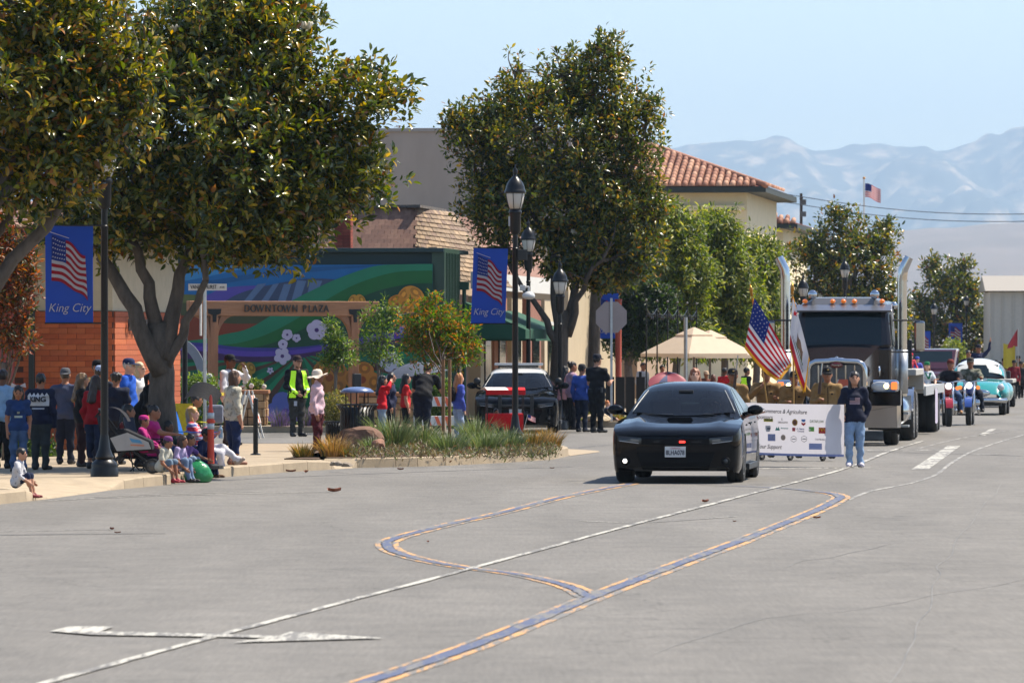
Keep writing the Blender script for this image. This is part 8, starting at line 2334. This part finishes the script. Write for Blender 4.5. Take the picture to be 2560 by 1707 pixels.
wavy_flag(lambda s_, t: Vector((.08 + .15 * s_ + .0 * t, .012 * math.sin(s_ * 7), .30 - .10 * t - .06 * s_)), 'flag', hf, stars=False)
# ---- parade banner between the two girls
B0, B1 = at(1742, 1000, 95.6), at(2110, 1012, 93.7)
B0.z = at(1742, 1000, 95.6).z; B1.z = at(2112, 1011, 93.7).z
PBN = empty('parade_banner', B1, math.atan2(B1.y - B0.y, B1.x - B0.x), 'white sponsors banner carried between two girls behind the sedan', 'banner')
LB_ = math.hypot(B1.x - B0.x, B1.y - B0.y); HB = .86
def bpos(u, v, off=0.0):          # u 0..1 from right end leftwards, v 0..1 downwards
    return Vector((-LB_ * u, .007 * math.sin(u * 5.2 + 1) * math.sin(math.pi * (.25 + .6 * v)) + off, (B0.z - B1.z) * u - .02 * math.sin(math.pi * u) - HB * v))
VIN_ = tcloth('white_vinyl', (246, 240, 244), .45, .5)
m_ = MB(); m_.grid(lambda a, t: bpos(a, t), 30, 10); m_.build('cloth', VIN_, PBN, smooth=True)
m_ = MB(); m_.grid(lambda a, t: bpos(a, .955 + .045 * t, -.004), 30, 1); m_.build('blue_hem', paint((158, 164, 214), .6), PBN)
def bm(name, u, v, mb, mt):
    o = mb.build(name, mt, PBN); o.location = bpos(u, v, -.012); return o
INK = paint((52, 52, 60), .6)
sc = HB
def btext(body, u_right, v, size, shear=.25, mt=INK, sx=1.0, name='lettering'):
    o = text(body, size, mt, PBN, bpos(u_right, v, -.022), shear=shear, thick=.002, align='RIGHT', sx=sx, name=name, bold=.0008); o.rotation_euler[1] = math.atan2((B0.z - B1.z), LB_) * -1 * -1; return o
btext('Chamber of Commerce & Agriculture', .245, .155, .098, name='headline', sx=.93)
btext('Our Premier Sponsors', .475, .265, .098, name='headline', sx=.93)
btext('Thank You for Your Support', .415, .835, .098, name='thanks_line', sx=.93)
def box2(w_, h_): return MB().box((0, 0, 0), (w_, .003, h_))
ub = lambda px: (2112 - px) / (2112 - 1742)
def vb(py, px): return (py - (1011 - (2112 - px) * 11 / 370.0)) / 135.0
def logo(px, py, mb, mt, name='logo'): return bm(name, ub(px), vb(py, px), mb, mt)
logo(1925, 1049, box2(.19, .05), mat('logo_yellow', lin((222, 200, 60)), .6)); o = btext('EVERGREEN', ub(1937), vb(1049, 1925), .032, 0, name='logo_lettering', mt=paint((90, 110, 60)))
btext('DELICATO', ub(1974), vb(1055, 1960), .042, 0, name='logo_lettering'); btext('S', ub(1961), vb(1047, 1960), .05, 0, name='logo_lettering')
logo(1991, 1055, MB().lathe([(.056, 0), (.056, .003)], 20, axis=(0, -1, 0)), paint((196, 148, 56))); logo(1991, 1055, MB().lathe([(.036, .004), (.036, .006)], 18, axis=(0, -1, 0)), paint((120, 66, 40)))
logo(2012, 1052, MB().prism([(-.04, 0, .03), (.04, 0, .03), (.04, 0, .002), (0, 0, -.018), (-.04, 0, .002)], (0, .003, 0)), paint((70, 130, 196))); logo(2012, 1057, MB().prism([(-.04, 0, .015), (0, 0, -.005), (.04, 0, .015), (.04, 0, -.02), (0, 0, -.045), (-.04, 0, -.02)], (0, .003, 0)), paint((206, 50, 60)))
btext('DATAFLOW', ub(2063), vb(1054, 2045), .060, 0, mt=paint((104, 128, 84)), name='logo_lettering', sx=.85)
logo(1924, 1071, MB().prism([(-.05, 0, .05), (.05, 0, .05), (.055, 0, .01), (.035, 0, -.05), (-.035, 0, -.05), (-.055, 0, .01)], (0, .003, 0)), paint((200, 198, 202))); btext('101', ub(1932), vb(1071, 1924), .055, 0, name='logo_lettering')
logo(1948, 1071, MB().prism([(-.05, 0, -.03), (-.02, 0, .03), (0, 0, -.0), (.02, 0, .035), (.045, 0, -.03)], (0, .003, 0)), paint((70, 160, 140))); btext('Mechanical', ub(1975), vb(1070, 1965), .034, 0, mt=paint((110, 170, 160)), name='logo_lettering')
logo(1988, 1073, box2(.06, .06), paint((206, 70, 80))); btext('L.A. Hearne', ub(2015), vb(1072, 2000), .040, 0, mt=paint((90, 96, 150)), name='logo_lettering', sx=.9); btext('Company', ub(2015), vb(1078, 2000), .036, 0, mt=paint((90, 96, 150)), name='logo_lettering')
logo(2032, 1073, box2(.105, .075), paint((112, 186, 70))); logo(2028, 1074, MB().ell((0, -.003, 0), (.015, .002, .02), 8, 6), WHITE)
logo(2058, 1077, box2(.135, .098), mat('logo_red', lin((206, 44, 40)), .6))
am = MB()
for s_ in (-1, 1): am.tube([(s_ * .028 + .024 * math.cos(a), -.004, -.02 + .05 * math.sin(a)) for a in np.linspace(math.pi, 0, 9)], .006, 5)
logo(2058, 1076, am, mat('logo_gold', lin((246, 190, 40)), .6))
logo(1933, 1094, box2(.15, .115), paint((150, 156, 200))); logo(1936, 1094, box2(.095, .095), paint((44, 46, 60))); logo(1936, 1094, MB().tube([(.02 * math.cos(a), -.004, .026 * math.sin(a)) for a in np.linspace(0, 6.28, 13)[:-1]], .004, 5, closed=True), paint((180, 180, 190)))
logo(1962, 1094, MB().lathe([(.048, 0), (.048, .003)], 12, axis=(0, -1, 0)), paint((186, 160, 140))); logo(1962, 1094, box2(.06, .03), paint((150, 84, 60)))
for px in (1988, 2014):
    hexa = [(.062 * math.cos(R(60 * k + 30)), -.003, .052 * math.sin(R(60 * k + 30))) for k in range(6)]
    logo(px, 1098, MB().tube(hexa, .0035, 5, closed=True), INK); logo(px, 1098, box2(.075, .014), paint((140, 140, 146)))
btext('Coast Plumbing', ub(2066), vb(1100, 2045), .036, .3, mt=paint((150, 150, 160)), name='logo_lettering', sx=.9)
logo(2042, 1118, box2(.26, .10), paint((168, 176, 222)))
# ---- carried flags
def carried(a, b_, label, fn, kind):
    a, b_ = Vector(a), Vector(b_)
    E = empty('carried_flag', a, 0, label, 'flag', 'flags carried by the colour guard')
    d = b_ - a
    MB().tube([(0, 0, 0), d], .014, 8).build('pole', mat('flag_pole_wood', lin((196, 152, 84)), .5), E)
    sp = MB(); sp.lathe([(.0, 0), (.028, .02), (.02, .07), (.03, .10), (.035, .14), (.0, .24)], 10, o=d, axis=d); sp.build('spear_tip', mat('gilt', lin((206, 150, 60)), .3, .7), E, smooth=True)
    g = lambda s_, t: fn(s_, t) - a
    FR = tcloth('gold_fringe', (236, 170, 40))
    if kind == 'us': wavy_flag(g, 'flag', E, lift=.006)
    else:
        m_ = MB(); m_.grid(lambda s_, t: g(s_, t * .80), 18, 10); m_.build('white_field', BW, E, smooth=True)
        m_ = MB(); m_.grid(lambda s_, t: g(s_, .80 + t * .2), 18, 3); m_.build('red_stripe', BRED, E, smooth=True)
        m_ = MB(); m_.grid(lambda s_, t: g(.38 + .34 * s_, .32 + .22 * t + .03 * math.sin(s_ * 9)) + Vector((0, -.008, 0)), 8, 4); m_.build('bear_print', paint((92, 62, 44)), E, smooth=True)
        m_ = MB(); m_.grid(lambda s_, t: g(.32 + .46 * s_, .56 + .05 * t) + Vector((0, -.008, 0)), 8, 1); m_.build('grass_print', paint((60, 96, 60)), E, smooth=True)
        for k in range(12):
            m_ = MB(); m_.grid(lambda s_, t, k=k: g(.14 + .06 * k + .03 * s_, .65 + .07 * t) + Vector((0, -.008, 0)), 1, 2); m_.build('letter_print', INK, E)
        m_ = MB(); c = g(.16, .16) + Vector((0, -.01, 0)); m_.add([c + Vector((math.sin(q * math.pi / 5) * (.06 if q % 2 == 0 else .025), 0, math.cos(q * math.pi / 5) * (.06 if q % 2 == 0 else .025))) for q in range(10)], [tuple(range(10))]); m_.build('star_print', BRED, E)
    m_ = MB(); m_.grid(lambda s_, t: g(s_, 1.0) + (g(s_, 1.0) - g(s_, .94)).normalized() * .06 * t, 20, 1); m_.build('fringe', FR, E)
    m_ = MB(); m_.grid(lambda s_, t: g(1.0, s_) + (g(1.0, s_) - g(.95, s_)).normalized() * .06 * t, 14, 1); m_.build('fringe', FR, E)
    m_ = MB(); m_.tube([d * .985, d * .97 + Vector((.02, -.02, -.05)), d * .93 + Vector((.05, -.02, -.1))], .02, 6); m_.build('cord', FR, E)
    return E
def blend(A, B, C, Ed, D, ripple, ph=0.0):
    """cloth between four photo points: A hoist top, B hoist bottom, C fly top, Ed fly bottom"""
    def fn(s_, t):
        p = (np.array(A) * (1 - t) + np.array(B) * t) * (1 - s_) + (np.array(C) * (1 - t) + np.array(Ed) * t) * s_
        bow = math.sin(math.pi * s_)
        return at(p[0] - 10 * bow * (1 - t) * 0, p[1] + 14 * bow * (t - .4), D + ripple * math.sin(s_ * 8 + t * 2.5 + ph) * (.25 + s_) + .25 * s_)
    return fn
carried(at(1922, 1035, 98.9), at(1880, 742, 98.4), 'American flag with gold fringe on a tall carried pole', blend((1886, 745), (1863, 862), (1976, 905), (1946, 946), 98.1, .10), 'us')
carried(at(1985, 1035, 98.6), at(1981, 738, 98.3), 'white state flag with a red stripe on a carried pole', blend((1982, 745), (1974, 858), (2022, 890), (2010, 975), 97.8, .08, 1.0), 'ca')
# far flags
for px, D, y0, y1, lab, cols_ in ((2541, 200, 832, 925, 'yellow flag carried among the far marchers', ((206, 60, 70), (226, 200, 50))),):
    E = empty('carried_flag', at(px + 4, 940, D), 0, lab, 'flag', 'flags at the far end of the parade')
    MB().tube([(0, 0, -.3), (.0, 0, 1.7)], .015, 6).build('pole', STEEL, E)
    MB().grid(lambda a, t: (-.02 - .35 * a * (t + .2), .05 * math.sin(a * 6), 1.65 - .6 * t - .1 * a), 6, 6).build('upper_cloth', paint(cols_[0]), E, smooth=True)
    MB().grid(lambda a, t: (-.1 - .42 * a, .05 * math.sin(a * 6), 1.05 - .85 * t + .1 * a), 6, 6).build('yellow_cloth', paint(cols_[1]), E, smooth=True)
# ---- parasols and café fence
def parasol(px, D, top, half, label, dz=0.0):
    c = at(px, top, D)
    E = empty('parasol', (c.x, c.y, .15), R(38), label, 'parasol', 'beige square parasols')
    CV = tcloth('beige_parasol_canvas', (250, 230, 204), .45)
    zt_ = c.z - .15; r_ = half / FPX * D
    def pyr(z0, z1, rr, r1, name):
        m_ = MB()
        V_ = [(math.cos(R(45 + 90 * k)) * rr * 1.41, math.sin(R(45 + 90 * k)) * rr * 1.41, z0) for k in range(4)] + [(math.cos(R(45 + 90 * k)) * r1 * 1.41, math.sin(R(45 + 90 * k)) * r1 * 1.41, z1) for k in range(4)]
        m_.add(V_, [(k, (k + 1) % 4, 4 + (k + 1) % 4, 4 + k) for k in range(4)] + [(4, 5, 6, 7)])
        m_.add([Vector(v) for v in V_[:4]] + [Vector(v) - Vector((0, 0, .09)) for v in V_[:4]], [(k, (k + 1) % 4, 4 + (k + 1) % 4, 4 + k) for k in range(4)]); m_.build(name, CV, E)
    pyr(zt_ - .70, zt_ - .22, r_ * .72, r_ * .23, 'canopy'); pyr(zt_ - .20, zt_, r_ * .25, .02, 'vent_cap')
    MB().tube([(0, 0, 0), (0, 0, zt_ - .1)], .035, 10).build('pole', mat('grey_parasol_pole', lin((110, 100, 92)), .5), E)
    MB().box((0, 0, .06), (.6, .6, .12)).build('base', BLACKMETAL, E)
    return E
parasol(1735, 152, 818, 132, 'nearer beige square parasol above the sedan roof')
parasol(1775, 160, 825, 120, 'farther beige square parasol peeking out behind the other')
FEN = empty('cafe_fence', st(147.5, -14.2), SRZ, 'dark metal patio fence with string lights left of the parasols', 'fence')
for k in range(6):
    MB().box((0, k * 3.0, 1.55), (.035, .035, 3.0)).build('post', BLACKMETAL, FEN)
    MB().ell((0, k * 3.0, 3.14), (.035, .035, .035), 8, 6).build('finial', paint((120, 116, 110)), FEN, smooth=True)
    if k < 5:
        MB().box((0, k * 3 + 1.5, .95), (.05, 2.92, .06)).build('rail', BLACKMETAL, FEN)
        MB().box((0, k * 3 + 1.5, .5), (.03, 2.92, .85)).build('screen', mat('dark_shade_panel', lin((34, 34, 36)), .8), FEN)  # dark infill stands in for the shade beneath the trees
        MB().tube([(0, k * 3 + t * .3, 2.95 - .18 * math.sin(math.pi * t / 10)) for t in range(11)], .008, 5).build('light_wire', BLACKPLASTIC, FEN)
        for t in (2, 4, 6, 8): MB().lathe([(.012, .05), (.03, 0), (.022, -.05), (0, -.06)], 8, o=(0, k * 3 + t * .3, 2.87 - .18 * math.sin(math.pi * t / 10))).build('bulb', BLACKPLASTIC, FEN)
FE2 = empty('tree_shade_screen', st(143.3, -16.8), SRZ, 'dark screen standing in for tree shade across the pavement behind the stop sign', 'screen')
for k in range(12): MB().box((.0 + k * .26, 0, .62), (.22, .05, 1.1)).build('board', mat('dark_shade_panel', lin((34, 34, 36)), .8), FE2)  # dark boards added in place of the tree shade over the pavement
for k in range(4): MB().box((k * .95, .05, .65), (.07, .07, 1.3)).build('post', BLACKMETAL, FE2)
o = MB().lathe([(.10, 0), (.10, .3), (.08, .35), (.08, 2.9), (.1, 3.0)], 16).build('red_column', mat('terracotta_paint', lin((190, 84, 62)), .7, var=.1), loc=(at(1546, 850, 146).x, 146, .15), smooth=True); tag(o, 'terracotta column between the stop sign and the parasols', 'column')
o = MB().tube([(0, 0, 0), (0, 0, 2.55)], .05, 10).build('patio_pole', STEEL, loc=(at(1714, 850, 149).x, 149, .15)); tag(o, 'grey patio pole in front of the parasols', 'pole')
# flag umbrella
p = at(1668, 960, 148)
UM = empty('flag_umbrella', p, 0, 'low umbrella with faded red and blue flag pattern behind the sedan', 'umbrella')
for k in range(8):
    a0, a1 = 2 * math.pi * k / 8, 2 * math.pi * (k + 1) / 8
    m_ = MB(); m_.grid(lambda a, t: (math.cos(a0 + (a1 - a0) * a) * .5 * t, -.1 + math.sin(a0 + (a1 - a0) * a) * .2 * t - .2 * t, .25 - .22 * t * t + math.sin(a0 + (a1 - a0) * a) * .26 * t), 3, 4); m_.build('panel', paint([(176, 84, 96), (70, 78, 120)][k % 4 == 1]), UM, smooth=True)
# dark umbrella behind the youngsters
p = at(1035, 935, 124)
UM2 = empty('dark_umbrella', (p.x, p.y, 0), 0, 'dark grey tilted umbrella behind the young tree', 'umbrella')
for k in range(8):
    a0, a1 = 2 * math.pi * k / 8, 2 * math.pi * (k + 1) / 8
    m_ = MB(); m_.grid(lambda a, t: (math.cos(a0 + (a1 - a0) * a) * .75 * t, math.sin(a0 + (a1 - a0) * a) * .75 * t, 1.62 - .30 * t * t + .12 * math.cos(a0 + (a1 - a0) * a) * t), 3, 4); m_.build('panel', cloth((84, 90, 104)), UM2, smooth=True)
MB().tube([(0, 0, 0), (0, 0, 1.6)], .014, 6).build('shaft', STEEL, UM2)
# ---- distant flagpole, utility pole and wires
E = empty('flagpole', (at(2160, 850, 420).x, 420, 0), 0, 'distant white flagpole flying an American flag before the mountains', 'flagpole')
MB().tube([(0, 0, 0), (0, 0, 14.0)], [.09, .05], 8).build('pole', WHITE, E)
MB().ell((0, 0, 14.05), .1, 8, 6).build('finial', mat('gilt', lin((206, 150, 60)), .3, .7), E, smooth=True)
for k in range(13): MB().grid(lambda a, t, k=k: (.08 + 1.15 * a, .15 * math.sin(a * 6), 13.65 - 1.0 * (k + t) / 13 - .42 * a ** 1.3 + .06 * math.sin(a * 6)), 10, 1).build('stripe', BRED if k % 2 == 0 else BW, E)
MB().grid(lambda a, t: (.08 + .48 * a, .15 * math.sin(a * 2.5) - .02, 13.66 - .55 * t - .14 * a + .06 * math.sin(a * 2.5)), 5, 3).build('canton', BNAVY, E)
E = empty('utility_pole', (at(2003, 850, 330).x, 330, 0), 0, 'distant wooden utility pole above the rounded magnolia', 'utility pole')
MB().tube([(0, 0, 0), (0, 0, 10.6)], [.12, .08], 8).build('pole', mat('creosote_wood', lin((74, 62, 56)), .9), E)
for z in (9.4, 10.1): MB().box((.12, 0, z), (.32, .25, .3)).build('insulator_box', paint((96, 92, 92)), E)
MB().box((0, 0, 10.3), (.12, 1.8, .1)).build('cross_arm', mat('creosote_wood', lin((74, 62, 56)), .9), E)
for (z0, pxe, pye, lab) in ((10.9, 2700, 532, 'upper overhead wire running right from the utility pole'), (9.7, 2700, 550, 'lower overhead wire running right from the utility pole')):
    a = at(1960, 485 if z0 > 10 else 505, 331); b_ = at(pxe, pye, 300)
    o = MB().tube([a + (b_ - a) * (k / 16) - Vector((0, 0, .5 * math.sin(math.pi * k / 16))) for k in range(17)], .022, 5).build('overhead_wire', mat('wire_grey', lin((90, 96, 110)), .6)); tag(o, lab, 'wire', 'overhead wires')
# ---- fallen leaves
DRY = mat('dry_leaf_brown', lin((150, 84, 56)), .7, var=.25, scale=20)
labs = ['dry leaf in the gutter left of the cobbles', 'dry curled leaf in the gutter below the golden tuft', 'dry leaf before the planter kerb', 'largest dark dry leaf on the road below the planter', 'dry orange leaf on the road at the far left', 'small dark leaf beside the orange leaf at left', 'small leaf inside the yellow loop', 'small leaf between the planter and the sedan', 'pale dry leaf in front of the sedan bumper', 'small dark leaf right of the pale dry leaf', 'dark leaf right of the blue line bend']
for k, (x, y) in enumerate(((668, 1085), (703, 1086.5), (920, 1080), (768, 1131), (257, 1218), (270, 1226), (983, 1247), (1268, 1077), (1620, 1155), (1687, 1200), (1876, 1192))):
    s_ = (.16, .17, .12, .24, .11, .07, .07, .08, .16, .06, .1)[k]
    m_ = MB(); m_.grid(lambda a, t: (s_ * (a - .5), s_ * .45 * (t - .5) * math.sin(math.pi * min(max(a, .06), .94)), .012 + s_ * .32 * ((t - .5) ** 2 * 2.2 + (a - .5) ** 2)), 6, 4)
    o = m_.build('fallen_leaf', DRY, loc=gnd(x * DS, y * DS), rot=(0, 0, k * 1.3), smooth=True); tag(o, labs[k], 'leaf', 'fallen leaves on the road')
